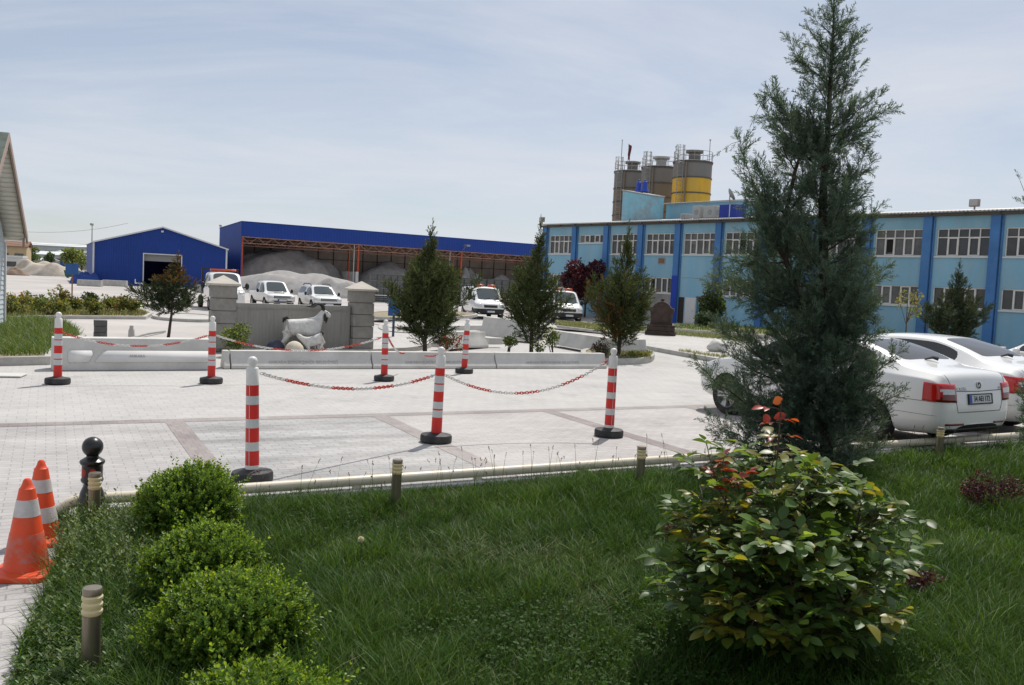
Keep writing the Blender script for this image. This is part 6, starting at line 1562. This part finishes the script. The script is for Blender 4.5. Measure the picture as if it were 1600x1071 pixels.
q = D(913, 500, 59.3); leafy_tree((q.x, q.y, -.1), .95, (1.55, 1.4, 1.65), 28, .55, 7800, .17, [plum, plum2], 'round purple leaved plum tree against the factory facade', 41, 'plum_tree', mix=.3)
q = D(1112, 505, 46.5); leafy_tree((q.x, q.y, .15), .3, (.62, .8, 1.05), 14, .42, 2600, .13, [grn_d, grn], 'dark green bushy tree left of the tall cypress by the factory door', 42, 'bushy_tree', mix=.25)
def bush(base, R3, n, size, mats, label, seed, name='bush', grp=None, mix=.3, nb=9, cat='shrub', stems=5):
    e = empty(name, base, 0, label, cat, grp); c = NP(); bl = blobs_in(nb, R3, min(R3) * .55, (0, 0, R3[2] * 1.05), seed); n2 = int(n * mix)
    leaf_cloud(c, bl, n - n2, size, 0, shell=.3)
    if n2: leaf_cloud(c, bl, n2, size, 1, shell=.6)
    c.build('foliage', mats, e); m = MB()
    for b_ in bl[:stems]: m.tube([(random.uniform(-.04, .04), random.uniform(-.04, .04), -.02), Vector((b_[0] * .5, b_[1] * .5, b_[2] * .6)), Vector(b_[:3])], [.014, .011, .004], 5)
    m.build('stems', bark2, e); return e
for (px, Y, R3, lb_, mm) in ((1104, 46.2, (.62, .55, .40), 'round dark clipped bush beside the white factory door', (grn_d, grn)), (1128, 44.0, (.75, .55, .22), 'low spreading green bush at the tall cypress left side, by the kerb', (grn, grn_l)), (1385, 35.5, (.5, .4, .34), 'low dark bush at the factory wall left of the pale sapling', (grn_d, grn)), (1425, 34.5, (.7, .4, .25), 'low dark bush at the foot of the pale sapling', (grn_d, grn)), (990, 50.0, (.5, .4, .3), 'low weedy bush between the right small cypress and the fountain', (grn, yel_l))):
    q = D(px, 500, Y); bush((q.x, q.y, .15), R3, 900, .09, list(mm), lb_, int(px))
q = D(1413, 540, 33.5); leafy_tree((q.x, q.y, .2), 1.1, (.55, .5, .75), 12, .22, 420, .085, [yel_l, grn_l], 'thin sapling with sparse yellowish leaves before the factory wall', 44, 'sapling', mix=.4, trunk_r=.03)
q = G(362, 552, .1); bush((q.x + .05, q.y + .3, .1), (.40, .36, .36), 1500, .055, [grn, grn_l], 'bright green bush beside the left block pillar', 45, mix=.5)
# plants in the bed on the left
rg = random.Random(5)
bed = [(28, 489, .62, .42), (52, 484, .55, .40), (78, 492, .70, .36), (94, 478, .40, .55), (92, 490, .5, .3), (118, 487, .50, .35), (141, 478, .46, .45), (150, 492, .6, .34), (168, 488, .52, .38), (186, 490, .52, .40), (205, 491, .48, .42), (14, 492, .6, .45)]
desc = ['second from the house', 'behind the second', 'wide, with reddish tips left of the sign', 'tallest, left of the sign post', 'low, at the foot of the sign', 'just right of the sign post', 'rounded dark green', 'low and wide, before the rounded one', 'airy, middle of the right half', 'yellowish, third from the right end', 'reddish, at the right end of the bed', 'nearest the siding house']
for i, (px, py, r_, hh) in enumerate(bed):
    q = G(px, py, .08); mm = [grn, yel_l] if i % 3 else [grn_l, red_l]
    if i == 6: mm = [grn_d, grn]
    bush((q.x, q.y, .08), (r_, r_ * .7, hh * .82), 560, .10, mm, 'rose shrub in the left bed, ' + desc[i], 60 + i, 'rose_shrub', 'shrubs of the left planting bed', .4 if i % 3 else .22, 10)
# weeds and small plants behind the barriers
for (px, py, r_, hh, n, mm, lb_) in ((795, 552, .28, .30, 420, (grn_l, grn), 'tuft of tall weeds left of the middle cypress trunk'), (863, 552, .30, .42, 600, (grn_l, grn), 'tallest tuft of weeds right of the middle cypress trunk'), (842, 553, .22, .18, 260, (grn, grn_l), 'low weeds at the foot of the middle cypress'), (704, 553, .34, .25, 500, (grn_d, red_l), 'low bush with reddish tips beside the tiny cone'), (938, 562, .26, .30, 420, (grn_d, plum), 'dark low bush left of the right cypress trunk'), (1000, 560, .4, .10, 300, (grn_l, yel_l), 'flat weeds on the islet right of the right cypress')):
    q = G(px, py, .1); bush((q.x, q.y, .1), (r_, r_ * .8, hh), n, .06, list(mm), lb_, px, 'weed_plant', None, .5, 8)
# dark red barberries in the lawn
for (px, py, R3, n, lb_) in ((1548, 800, (.42, .30, .19), 2400, 'wide dark red barberry in the lawn at the right edge'), (1432, 935, (.13, .12, .11), 700, 'dark red barberry half hidden behind the right side of the rose bush'), (1052, 850, (.11, .10, .10), 500, 'small dark red barberry left of the rose bush')):
    q = G(px, py, .03); bush((q.x, q.y, .03), R3, n, .022, [plum2, plum], lb_, px, 'barberry', 'dark red barberries in the lawn', .4, 14)
# far trees
for (px, Y, ht, R3, mm, lb_) in ((38, 190, .5, (2.0, 1.6, 2.3), [grn_d, grn], 'dark far tree nearest the siding house eave'), (50, 200, 1.2, (1.6, 1.5, 2.4), [grn, grn_l], 'lighter far tree beside the dark one near the eave'), (77, 185, .4, (1.5, 1.4, 1.9), [grn_d, grn], 'round dark far tree behind the grey yard wall'), (114, 145, 1.6, (1.75, 1.6, 2.0), [grn_l, grn], 'loose pale green tree between the wall and the small blue shed'), (62, 195, .0, (1.8, 1.2, .9), [grn_l, yel_l], 'low yellowish far tree between the dark trees'), (300, 240, 4.5, (3.5, 2.5, 1.4), [grn, grn_d], 'far tree top above the small blue shed roof'), (128, 210, .5, (2.4, 2.0, 2.6), [grn_l, grn], 'far bushy tree beside the small blue shed corner')):
    q = D(px, 405, Y); leafy_tree((q.x, q.y, ZG), ht, R3, 14, R3[0] * .42, 900, .42, mm, lb_, int(px), 'far_tree', 'far trees beyond the yard', .35, .15)

# ---- clipped box shrubs
box_d = pm('box_leaves', (0.072, 0.145, 0.018), .42, spec=.32, isl=.14, islcol=(.13, .21, .03), tr=.34)
box_l = pm('young_box_leaves', (0.185, 0.275, 0.028), .40, spec=.32, isl=.2, islcol=(.26, .32, .05), tr=.42)
def box_shrub(base, R3, label, seed, ls=.021, ns=2300):
    global RNG
    RNG = np.random.default_rng(seed); e = empty('box_shrub', base, 0, label, 'shrub', 'clipped box shrubs along the lawn'); c = NP(); cz = R3[2] * .92
    d = nrm(RNG.normal(size=(ns, 3))); d = d[d[:, 2] > -.55]; n = len(d); lump = 1 + .11 * np.sin(d[:, 0] * 5 + seed) * np.sin(d[:, 1] * 4 + 1) + .08 * np.sin(d[:, 2] * 7 + d[:, 0] * 6)
    r = lump * RNG.uniform(.78, .97, n); P = d * np.array(R3) * r[:, None] + np.array([0, 0, cz]); ax = nrm(d + np.array([0, 0, .75]) + RNG.normal(size=(n, 3)) * .28); L = RNG.uniform(.05, .12, n) * (1 + .8 * (RNG.random(n) < .08))
    for k in range(8):
        t = (k + .5) / 8; az = PI * (k % 2) * .5 + RNG.random(n) * .6
        for s in (0, PI):
            a = nrm(np.cross(ax, np.tile([.31, .2, .93], (n, 1)))); b2 = np.cross(ax, a); rad = a * np.cos(az + s)[:, None] + b2 * np.sin(az + s)[:, None]
            X = nrm(ax * (.55 + .5 * t) + rad * .9); Nn = nrm(ax * .9 - rad * .4); sz = ls * RNG.uniform(.7, 1.25, n) * (1.1 - .35 * (k == 7)); PP = P + ax * (L * t)[:, None]
            young = (RNG.random(n) < (.10 + .55 * max(0, t - .45) * 1.6))
            for mi, w in ((0, ~young), (1, young)):
                if w.any(): c.add(*inst(LEAF_V, LEAF_F, PP[w], X[w], Nn[w], sz[w]), mi)
    m2 = 3500; d2 = nrm(RNG.normal(size=(m2, 3))); P2_ = d2 * np.array(R3) * (RNG.random(m2) ** .4 * .86)[:, None] + np.array([0, 0, cz]); P2_[:, 2] = np.maximum(P2_[:, 2], .01)
    c.add(*inst(LEAF_V, LEAF_F, P2_, rand_dir(m2), rand_dir(m2, .5), ls * 1.5 * RNG.uniform(.8, 1.3, m2)), 0)
    c.build('foliage', [box_d, box_l], e); m = MB()
    for k in range(9): w = k * .7; m.tube([(.02 * math.cos(w), .02 * math.sin(w), -.02), (R3[0] * .35 * math.cos(w), R3[1] * .35 * math.sin(w), cz * .6), (R3[0] * .7 * math.cos(w), R3[1] * .7 * math.sin(w), cz * 1.1)], [.012, .009, .003], 5)
    m.build('stems', bark2, e)
box_shrub((-2.26, 6.35, .03), (.315, .31, .255), 'farthest clipped box shrub, beside the nearest red and white post', 1)
box_shrub((-1.79, 5.25, .03), (.285, .28, .19), 'second clipped box shrub, flatter and darker, in the middle of the row', 2)
box_shrub((-1.335, 4.32, .03), (.335, .32, .205), 'largest clipped box shrub, right of the nearest garden lamp', 3, ns=2600)
box_shrub((-.93, 3.42, .03), (.30, .28, .165), 'clipped box shrub cut off by the bottom photo edge', 4)

# ---- rose bush
RNG = np.random.default_rng(77); random.seed(77)
rose_g = pm('rose_leaves', (0.070, 0.130, 0.032), .42, spec=.36, isl=.28, islcol=(.19, .25, .04), tr=.42)
rose_y = pm('yellow_rose_leaves', (0.20, 0.19, 0.030), .38, spec=.4, isl=.3, islcol=(.13, .16, .03), tr=.42)
rose_r = pm('red_rose_shoots', (0.26, 0.030, 0.016), .36, spec=.45, isl=.3, islcol=(.34, .10, .02), tr=.40)
stem_m = pm('rose_stem', (0.05, 0.030, 0.018), .6, n=9, amt=.3)
RB = D(1235, 1070, 4.75); RB.z = .03
rb = empty('rose_bush', RB, 0, 'large glossy rose bush with reddish shoots in the lower right foreground', 'shrub')
lv = NP(); st_ = MB(); LP, LX, LN, LS, LM = [], [], [], [], []
def compound(p, d, size, mi, k=5):
    """a rose leaf of five or three leaflets on a short stalk"""
    d = d.normalized(); side = d.cross(Vector((0, 0, 1))); side = side.normalized() if side.length > .1 else Vector((1, 0, 0)); up_ = side.cross(d)
    up_ = (up_ + Vector((random.gauss(0, .3), random.gauss(0, .3), .25))).normalized(); L = size * 1.9
    def leaf(o, x, s): LP.append(tuple(o)); LX.append(tuple(x)); LN.append(tuple(up_ + Vector((random.gauss(0, .22), random.gauss(0, .22), random.gauss(0, .12))))); LS.append(s); LM.append(mi if random.random() < .93 else random.choice((0, 1)))
    st_.tube([p, p + d * L * .5 + up_ * .006, p + d * L], [.0022, .0018, .0012], 4, 0, True, False)
    leaf(p + d * L, d + Vector((0, 0, -.15)), size * random.uniform(.95, 1.15))
    for j in range((k - 1) // 2):
        f = 1 - .42 * (j + .55) 
        for s in (1, -1): leaf(p + d * L * f, d * .55 + side * s * .85 + Vector((0, 0, random.gauss(-.08, .12))), size * random.uniform(.75, .98) * (1 - .08 * j))
def shoot(a, tip, r0, mi, nl, size, lat=True):
    n = 7; q = Vector((random.gauss(0, .05), random.gauss(0, .05), random.uniform(.0, .08))) * (tip - a).length * 1.2
    pts = [a.lerp(tip, t) + q * (4 * t * (1 - t)) for t in [i / n for i in range(n + 1)]]; st_.tube(pts, [r0 * (1 - .65 * i / n) for i in range(n + 1)], 6, 0, True, False)
    w = random.random() * 6
    for k in range(nl):
        t = .25 + .75 * (k + random.random() * .6) / nl; p, d = path_interp(pts, min(.99, t)); w += 2.4; o = Vector((math.cos(w), math.sin(w), random.uniform(.0, .55))); o = (o - d * o.dot(d) * .6).normalized()
        compound(p, (o + d * .35), size * random.uniform(.8, 1.15), mi, 5 if random.random() < .7 else 3)
    return pts
def in_bush(px, py, dep): p = D(1228 + (px - 1228) * (.72 if px > 1228 else .86), py + 8, RB.y + dep); return p - RB
canes = [(1030, 850, -.1), (1060, 790, .15), (1100, 745, 0), (1150, 735, .2), (1195, 745, -.25), (1250, 715, .1), (1300, 740, -.1), (1345, 760, .2), (1390, 790, 0), (1425, 800, -.15), (1440, 880, .1), (1400, 900, -.35), (1330, 860, -.45), (1250, 850, -.5), (1180, 860, -.5), (1110, 870, -.4), (1060, 900, -.25), (1040, 930, .2), (1220, 800, .45), (1330, 800, .45), (1130, 820, .5), (1420, 930, .25), (1280, 900, -.55), (1150, 930, -.5), (1360, 950, -.4), (1080, 960, -.25), (1140, 985, -.5), (1230, 985, -.55), (1320, 990, -.5), (1400, 975, -.2), (1110, 930, .3)]
for (px, py, dep) in canes:
    tip = in_bush(px, py, dep); base = Vector((random.uniform(-.10, .10) , random.uniform(-.08, .08), 0)); pts = shoot(base, tip, .009, 0, 9, .062)
    for k in range(6):   # side shoots
        p, d = path_interp(pts, random.uniform(.45, .98)); o = Vector((random.gauss(0, 1), random.gauss(0, 1), random.uniform(.1, .9))).normalized(); shoot(p, p + (o + d * .4) * random.uniform(.12, .26), .0045, 1 if random.random() < .09 else 0, 5, .060)
for (px, py, dep, mi, sz) in ((1108, 712, 0, 2, .058), (1135, 722, .05, 2, .05), (1212, 690, -.05, 1, .06), (1240, 700, .1, 1, .055), (1290, 725, 0, 1, .058), (1430, 765, -.1, 1, .06), (1320, 765, .1, 0, .06), (1060, 800, -.1, 1, .058)):
    tip = in_bush(px, py, dep); shoot(tip + Vector((random.uniform(-.05, .05), 0, -.25)), tip, .005, mi, 5, sz)
# the tall red tipped shoot
a = in_bush(1205, 760, -.1); b_ = in_bush(1214, 690, -.1); c_ = in_bush(1220, 618, -.1); st_.tube([a, b_, c_], [.006, .005, .003], 6)
for (px, py) in ((1222, 615), (1228, 640), (1195, 640)):
    p = in_bush(px, py, -.1); LP.append(tuple(p)); LX.append((random.gauss(0, .6), random.gauss(0, .3), -.3)); LN.append((.2, -.8, .5)); LS.append(.052); LM.append(2)
for k, (px, py) in enumerate(((1216, 632), (1210, 650), (1222, 655), (1208, 672), (1224, 678), (1212, 695))):
    p = in_bush(px, py, -.1); compound(p, Vector((1 if k % 2 else -1, random.gauss(0, .4), .1)), .045, 2 if k < 5 else 1, 3)
LP, LX, LN, LS, LM = map(np.array, (LP, LX, LN, LS, LM))
for mi in range(3):
    w = LM == mi
    if w.any():
        S3 = np.stack([LS[w] * RNG.uniform(.95, 1.2, w.sum()), LS[w] * RNG.uniform(.9, 1.15, w.sum()), LS[w] * RNG.uniform(.4, 1.5, w.sum())], 1); lv.add(*inst(ROSE_V, ROSE_F, LP[w], LX[w], LN[w], S3 * 1.24), mi)
lv.build('foliage', [rose_g, rose_y, rose_r], rb, smooth=True); st_.build('stems', stem_m, rb)

# ---- grass
RNG = np.random.default_rng(5)
def in_poly(P, poly):
    x, y = P[:, 0], P[:, 1]; ins = np.zeros(len(P), bool); n = len(poly); j = n - 1
    for i in range(n):
        xi, yi = poly[i][0], poly[i][1]; xj, yj = poly[j][0], poly[j][1]
        ins ^= ((yi > y) != (yj > y)) & (x < (xj - xi) * (y - yi) / (yj - yi + 1e-12) + xi); j = i
    return ins
def in_view(P, m=.06):
    d = P - np.array(CAM); z = d @ np.array(_fw); x = d @ np.array(CR) / z * FPX / 1600; y = d @ np.array(CU) / z * FPX / 1600
    return (z > .3) & (abs(x) < .5 + m * 7) & (y > -.335 - m) & (y < .335 + m)
def vnoise(P, s, seed):
    rg = np.random.default_rng(seed); v = np.zeros(len(P))
    for k in range(6): a = rg.uniform(0, 6.28); f = s * rg.uniform(.5, 2.2); v += np.sin((P[:, 0] * math.cos(a) + P[:, 1] * math.sin(a)) * f + rg.uniform(0, 6.28))
    return v / 6
def blades(P, h, w, lean, bend):
    """grass blades as strips of three quads"""
    n = len(P); az = RNG.uniform(0, 2 * PI, n); d = np.stack([np.cos(az), np.sin(az), np.zeros(n)], 1); s = np.stack([-np.sin(az + RNG.normal(size=n) * .6), np.cos(az), np.zeros(n)], 1); V = np.zeros((n, 8, 3))
    for k, (t, wf) in enumerate(((0, 1.0), (.4, .9), (.75, .6), (1.0, .12))):
        c = P + np.stack([np.zeros(n)] * 2 + [h * t * (1 - .25 * bend * t)], 1) + d * (h * (lean * t + bend * t * t))[:, None]; V[:, 2 * k] = c - s * (w * wf * .5)[:, None]; V[:, 2 * k + 1] = c + s * (w * wf * .5)[:, None]
    F = np.array([(0, 1, 3, 2), (2, 3, 5, 4), (4, 5, 7, 6)]); return V.reshape(-1, 3), (F[None] + (np.arange(n) * 8)[:, None, None]).reshape(-1, 4)
g1 = pm('grass_blades', (0.044, 0.096, 0.013), .52, spec=.18, isl=.10, islcol=(.12, .15, .06), tr=.3)
g2 = pm('dark_grass_blades', (0.030, 0.074, 0.011), .6, spec=.14, isl=.08, islcol=(.09, .13, .05), tr=.3)
g3 = pm('dry_grass_blades', (0.18, 0.18, 0.09), .7, spec=.2, isl=.3, islcol=(.30, .26, .16), tr=.2)
lp = [(p.x, p.y) for p in lawn_pts]
def scatter(n, x0, x1, y0, y1, poly, falloff=1.25, near=4.3):
    P = np.stack([RNG.uniform(x0, x1, n), RNG.uniform(y0, y1, n), np.full(n, .03)], 1); P = P[in_poly(P, poly) & in_view(P)]
    return P[RNG.random(len(P)) < np.minimum(1, (near / P[:, 1]) ** falloff)]
P = scatter(880000, -3.7, 9.6, 3.4, 13.2, lp)
tuft = vnoise(P, 2.2, 3) + .6 * vnoise(P, 7, 4); c = NP(); h = (.055 + .115 * np.clip(.5 + tuft, 0, 1.25)) * RNG.uniform(.45, 1.45, len(P))
rail_d = (RAIL(0).y + .555 * P[:, 0] - P[:, 1]) * .874; h *= np.where(rail_d < .5, .55 + .6 * np.maximum(rail_d, 0), 1 + .5 * np.exp(-np.maximum(rail_d - .5, 0) / .3) * (RNG.random(len(P)) < .4))
wd_ = RNG.uniform(.0026, .0062, len(P)) * (1 + .07 * np.maximum(0, P[:, 1] - 5)); kind = np.where(vnoise(P, 3, 9) + RNG.normal(size=len(P)) * .35 > .1, 1, 0); pale = np.exp(-(((P[:, 0] - .0) / .55) ** 2 + ((P[:, 1] - 6.35) / .38) ** 2)) + .8 * np.exp(-(((P[:, 0] - .62) / .22) ** 2 + ((P[:, 1] - 5.6) / .3) ** 2))
kind[(vnoise(P, 2.4, 61) + RNG.normal(size=len(P)) * .3 > .46)] = 3
kind[(RNG.random(len(P)) < .008 + .02 * (vnoise(P, 1.6, 12) > .25) + .20 * pale)] = 2; h *= 1 - .35 * np.minimum(1, pale)
for mi in range(4):
    w = kind == mi; n = w.sum(); c.add(*blades(P[w], h[w] * (1.0 if mi != 2 else .9), wd_[w], RNG.uniform(.0, .5, n) + .8 * np.minimum(1, pale[w]), RNG.uniform(.1, .9, n)), mi)
# broad clover leaves low in the near part
Q = scatter(120000, -3.0, 4.0, 3.4, 7.5, lp); Q = Q[vnoise(Q, 2.0, 21) + .22 * (5.0 - Q[:, 1]) + RNG.normal(size=len(Q)) * .22 > .12]; n = len(Q); Q[:, 2] += RNG.uniform(.03, .085, n); c.add(*inst(LEAF_V * np.array([1, 1.5, 1]), LEAF_F, Q, nrm(np.stack([RNG.normal(size=n), RNG.normal(size=n), RNG.normal(size=n) * .3], 1)), rand_dir(n, 1.6), RNG.uniform(.012, .026, n)), 1)
tag(c.build('grass', [g1, g2, g3, pm('fresh_grass_blades', (0.056, 0.118, 0.016), .5, spec=.2, isl=.1, islcol=(.12, .17, .04), tr=.35)]), 'dark green unmown grass of the lawn', 'grass', kind='stuff')
# seed heads standing above the grass near the rail
P = scatter(6500, -2.6, 8.0, 3.6, 13.2, lp, .3); rd = (RAIL(0).y + .555 * P[:, 0] - P[:, 1]) * .874; P = P[(rd < .9) & (RNG.random(len(P)) < np.where(rd < .45, .55, .25) * np.clip((P[:, 0] + 2.6) / 1.5, 0, 1))]; n = len(P); c = NP(); h = RNG.uniform(.20, .42, n)
V, F = blades(P, h, np.full(n, .0035) * (1 + .05 * P[:, 1]), RNG.uniform(0, .15, n), RNG.uniform(0, .25, n)); c.add(V, F, 0); tips = V.reshape(n, 8, 3)[:, 6]; mid = V.reshape(n, 8, 3)[:, 4]
for k in range(7):
    f = .55 + .45 * k / 7; p = mid + (tips - mid) * f; c.add(*inst(LEAF_V, LEAF_F, p, nrm(tips - mid + RNG.normal(size=(n, 3)) * .03), rand_dir(n), RNG.uniform(.010, .019, n)), 1)
tag(c.build('seed_grass', [g1, pm('grass_seed', (.20, .15, .10), .8, isl=.3, islcol=(.12, .10, .05), tr=.2)]), 'thin grass stalks with seed heads along the rail', 'grass', kind='stuff')
# weeds along the left edge of the lawn
wl_p = [(p.x, p.y) for p in [G(x, y) for x, y in ((112, 826), (230, 815), (235, 900), (215, 1000), (190, 1071), (170, 1180), (0, 1180), (28, 1060), (60, 960), (92, 905), (100, 870))]]
weed_a = pm('weed_leaves', (0.115, 0.170, 0.070), .5, spec=.35, isl=.15, islcol=(.16, .19, .10), tr=.3)
P = scatter(26000, -4.0, -1.2, 3.4, 7.6, wl_p, .5); P = P[RNG.random(len(P)) < .22]; n = len(P); c = NP(); hh = np.where(P[:, 1] > 5.2, RNG.uniform(.10, .33, n) * (1 + .25 * vnoise(P, 6, 50)), RNG.uniform(.06, .16, n)); dirs = nrm(np.stack([RNG.normal(size=n) * .3, RNG.normal(size=n) * .3, np.ones(n)], 1))
c.add(*inst(np.array([(0, -.006, 0), (0, .006, 0), (1, .003, 0), (1, -.003, 0)]), np.array([(0, 1, 2, 3)]), P, dirs, rand_dir(n), hh), 0)
for k in range(11):
    t = .15 + .85 * k / 11; az = k * 2.4 + RNG.random(n) * .8; rad = np.stack([np.cos(az), np.sin(az), np.full(n, .35)], 1); c.add(*inst(LEAF_V * np.array([1, .8, 1]), LEAF_F, P + dirs * (hh * t)[:, None], nrm(rad + dirs * .4), nrm(dirs + RNG.normal(size=(n, 3)) * .3), RNG.uniform(.02, .042, n) * (1.15 - .4 * t)), 0)
tag(c.build('weeds', [weed_a]), 'grey green leafy weeds along the left lawn edge', 'weeds', kind='stuff')
# patches of grass further away
def far_grass(poly_px, z, n, hmin, hmax, w, mats, label):
    poly = [(p.x, p.y) for p in [G(x, y) for x, y in poly_px]]; xs = [p[0] for p in poly]; ys = [p[1] for p in poly]
    P = np.stack([RNG.uniform(min(xs), max(xs), n), RNG.uniform(min(ys), max(ys), n), np.full(n, z)], 1); P = P[in_poly(P, poly)]; P = P[vnoise(P, 1.2, 30) + RNG.normal(size=len(P)) * .4 > -.35]; m = len(P); c = NP(); kd = RNG.integers(0, len(mats), m)
    for mi in range(len(mats)):
        q = kd == mi; k = q.sum(); c.add(*blades(P[q], RNG.uniform(hmin, hmax, k), np.full(k, w), RNG.uniform(0, .5, k), RNG.uniform(.1, .8, k)), mi)
    tag(c.build('grass', mats), label, 'grass', kind='stuff')
gl = pm('bright_grass', (.085, .135, .03), .55, isl=.2, islcol=(.16, .17, .05), tr=.35)  # lighter, yellower green than the lawn blades
far_grass([(-30, 569), (76, 566), (82, 553), (128, 533), (108, 514), (60, 505), (-40, 508)], .12, 42000, .10, .26, .012, [gl, gl, gl, g1], 'bright grass patch beside the siding house')
far_grass([(-20, 500), (60, 496), (220, 497), (232, 493), (180, 478), (60, 472), (-20, 474)], .07, 30000, .08, .22, .016, [g1, g3, yel_l], 'rough grass among the shrubs of the left bed')
far_grass([(1052, 521), (1130, 526), (1300, 537), (1600, 549), (1600, 534), (1300, 524), (1100, 514), (1050, 514)], .2, 30000, .06, .16, .02, [gl, g1], 'grass strip at the foot of the factory')
far_grass([(1010, 525), (1060, 529), (1180, 541), (1180, 534), (1060, 522), (1010, 520)], .13, 9000, .05, .12, .02, [gl, g3], 'thin grass strip before the factory kerb')
far_grass([(868, 511), (940, 520), (1010, 521), (1010, 515), (940, 510), (868, 504)], .08, 9000, .05, .14, .02, [gl, g3], 'grass strip left of the stone fountain')
far_grass([(930, 569), (1010, 569), (1022, 560), (1010, 553), (930, 550)], .13, 5000, .04, .12, .014, [gl, g3], 'grass of the islet around the right cypress')
far_grass([(1060, 556), (1140, 567), (1190, 574), (1190, 570), (1140, 563), (1060, 552)], .1, 2600, .04, .12, .015, [gl, g3, yel_l], 'dry grass along the right kerb')
far_grass([(82, 579), (336, 577), (336, 575.5), (82, 577.5)], .0, 700, .02, .07, .008, [gl, g3], 'thin weeds along the foot of the tall barrier')
far_grass([(346, 576), (941, 576), (941, 574.8), (346, 575)], .0, 900, .015, .06, .008, [gl, g3], 'thin weeds along the foot of the low barriers')
# dandelion clock in the lawn
q = G(562, 893, .0); e = empty('dandelion', (q.x, q.y, .03), 0, 'single white dandelion clock in the middle of the lawn', 'flower'); m = MB(); m.tube([(0, 0, 0), (.005, 0, .12), (0, 0, .19)], .0022, 5); m.build('stem', g1, e)
c = NP(); n = 260; d = nrm(RNG.normal(size=(n, 3))); c.add(*inst(np.array([(0, -.03, 0), (0, .03, 0), (1, .16, 0), (1, -.16, 0)]), np.array([(0, 1, 2, 3)]), np.tile([0, 0, .19], (n, 1)), d, rand_dir(n), np.full(n, .021)), 0); c.build('seed_head', pm('dandelion_fluff', (.62, .61, .57), .9, tr=.3), e)
# ------------------------------------------------------------------ light, sky, view
SUN_AZ = R(20.0); SUN_EL = R(58.0)
sv = Vector((math.sin(SUN_AZ) * math.cos(SUN_EL), math.cos(SUN_AZ) * math.cos(SUN_EL), math.sin(SUN_EL)))
sl = bpy.data.lights.new('sun', 'SUN'); sl.energy = 4.1; sl.angle = R(0.53); sl.color = (1.0, 0.95, 0.88)
so = bpy.data.objects.new('sun', sl); COL.objects.link(so); so.rotation_euler = (-sv).to_track_quat('-Z', 'Y').to_euler(); so.location = (20, 60, 80)
w = bpy.data.worlds.new('World'); SC.world = w; w.use_nodes = True
nt = w.node_tree; N = nt.nodes; L = nt.links
bg = N['Background']; bg.inputs[1].default_value = 0.088
sky = N.new('ShaderNodeTexSky'); sky.sky_type = 'NISHITA'; sky.sun_disc = False
sky.sun_elevation = SUN_EL; sky.sun_rotation = SUN_AZ; sky.air_density = 1.0; sky.dust_density = 1.2; sky.ozone_density = 1.5; sky.altitude = 900
tc = N.new('ShaderNodeTexCoord'); sx = N.new('ShaderNodeSeparateXYZ'); L.new(tc.outputs['Generated'], sx.inputs[0])
def mth(op, a, c):
    m = N.new('ShaderNodeMath'); m.operation = op
    for k, q in enumerate((a, c)):
        if isinstance(q, (int, float)): m.inputs[k].default_value = q
        else: L.new(q, m.inputs[k])
    return m.outputs[0]
zc = mth('ADD', mth('MAXIMUM', sx.outputs[2], 0.0), 0.12)
cv = N.new('ShaderNodeCombineXYZ'); L.new(mth('DIVIDE', sx.outputs[0], zc), cv.inputs[0]); L.new(mth('DIVIDE', sx.outputs[1], zc), cv.inputs[1])
mp = N.new('ShaderNodeMapping'); mp.inputs['Scale'].default_value = (0.7, 1.0, 1); mp.inputs['Rotation'].default_value[2] = R(-12); mp.inputs['Location'].default_value = (3.1, 1.7, 0)
L.new(cv.outputs[0], mp.inputs[0])
n1 = N.new('ShaderNodeTexNoise'); n1.inputs['Scale'].default_value = 0.8; n1.inputs['Detail'].default_value = 9; n1.inputs['Roughness'].default_value = 0.62; n1.inputs['Distortion'].default_value = 0.45
L.new(mp.outputs[0], n1.inputs['Vector'])
mr = N.new('ShaderNodeMapRange'); mr.inputs[1].default_value = 0.32; mr.inputs[2].default_value = 0.68; mr.inputs[3].default_value = 0.42; mr.inputs[4].default_value = 1.0
L.new(n1.outputs['Fac'], mr.inputs[0])
mx = N.new('ShaderNodeMix'); mx.data_type = 'RGBA'; L.new(mr.outputs[0], mx.inputs[0]); L.new(sky.outputs[0], mx.inputs[6])
mx.inputs[7].default_value = (7.6, 7.95, 8.7, 1)
L.new(mx.outputs[2], bg.inputs[0])
SC.view_settings.view_transform = 'Standard'; SC.view_settings.look = 'None'; SC.view_settings.gamma = 1.0; SC.view_settings.use_curve_mapping = False
SC.view_settings.exposure = 0.07
SC.cycles.max_bounces = 8; SC.cycles.transparent_max_bounces = 8
setup_camera()
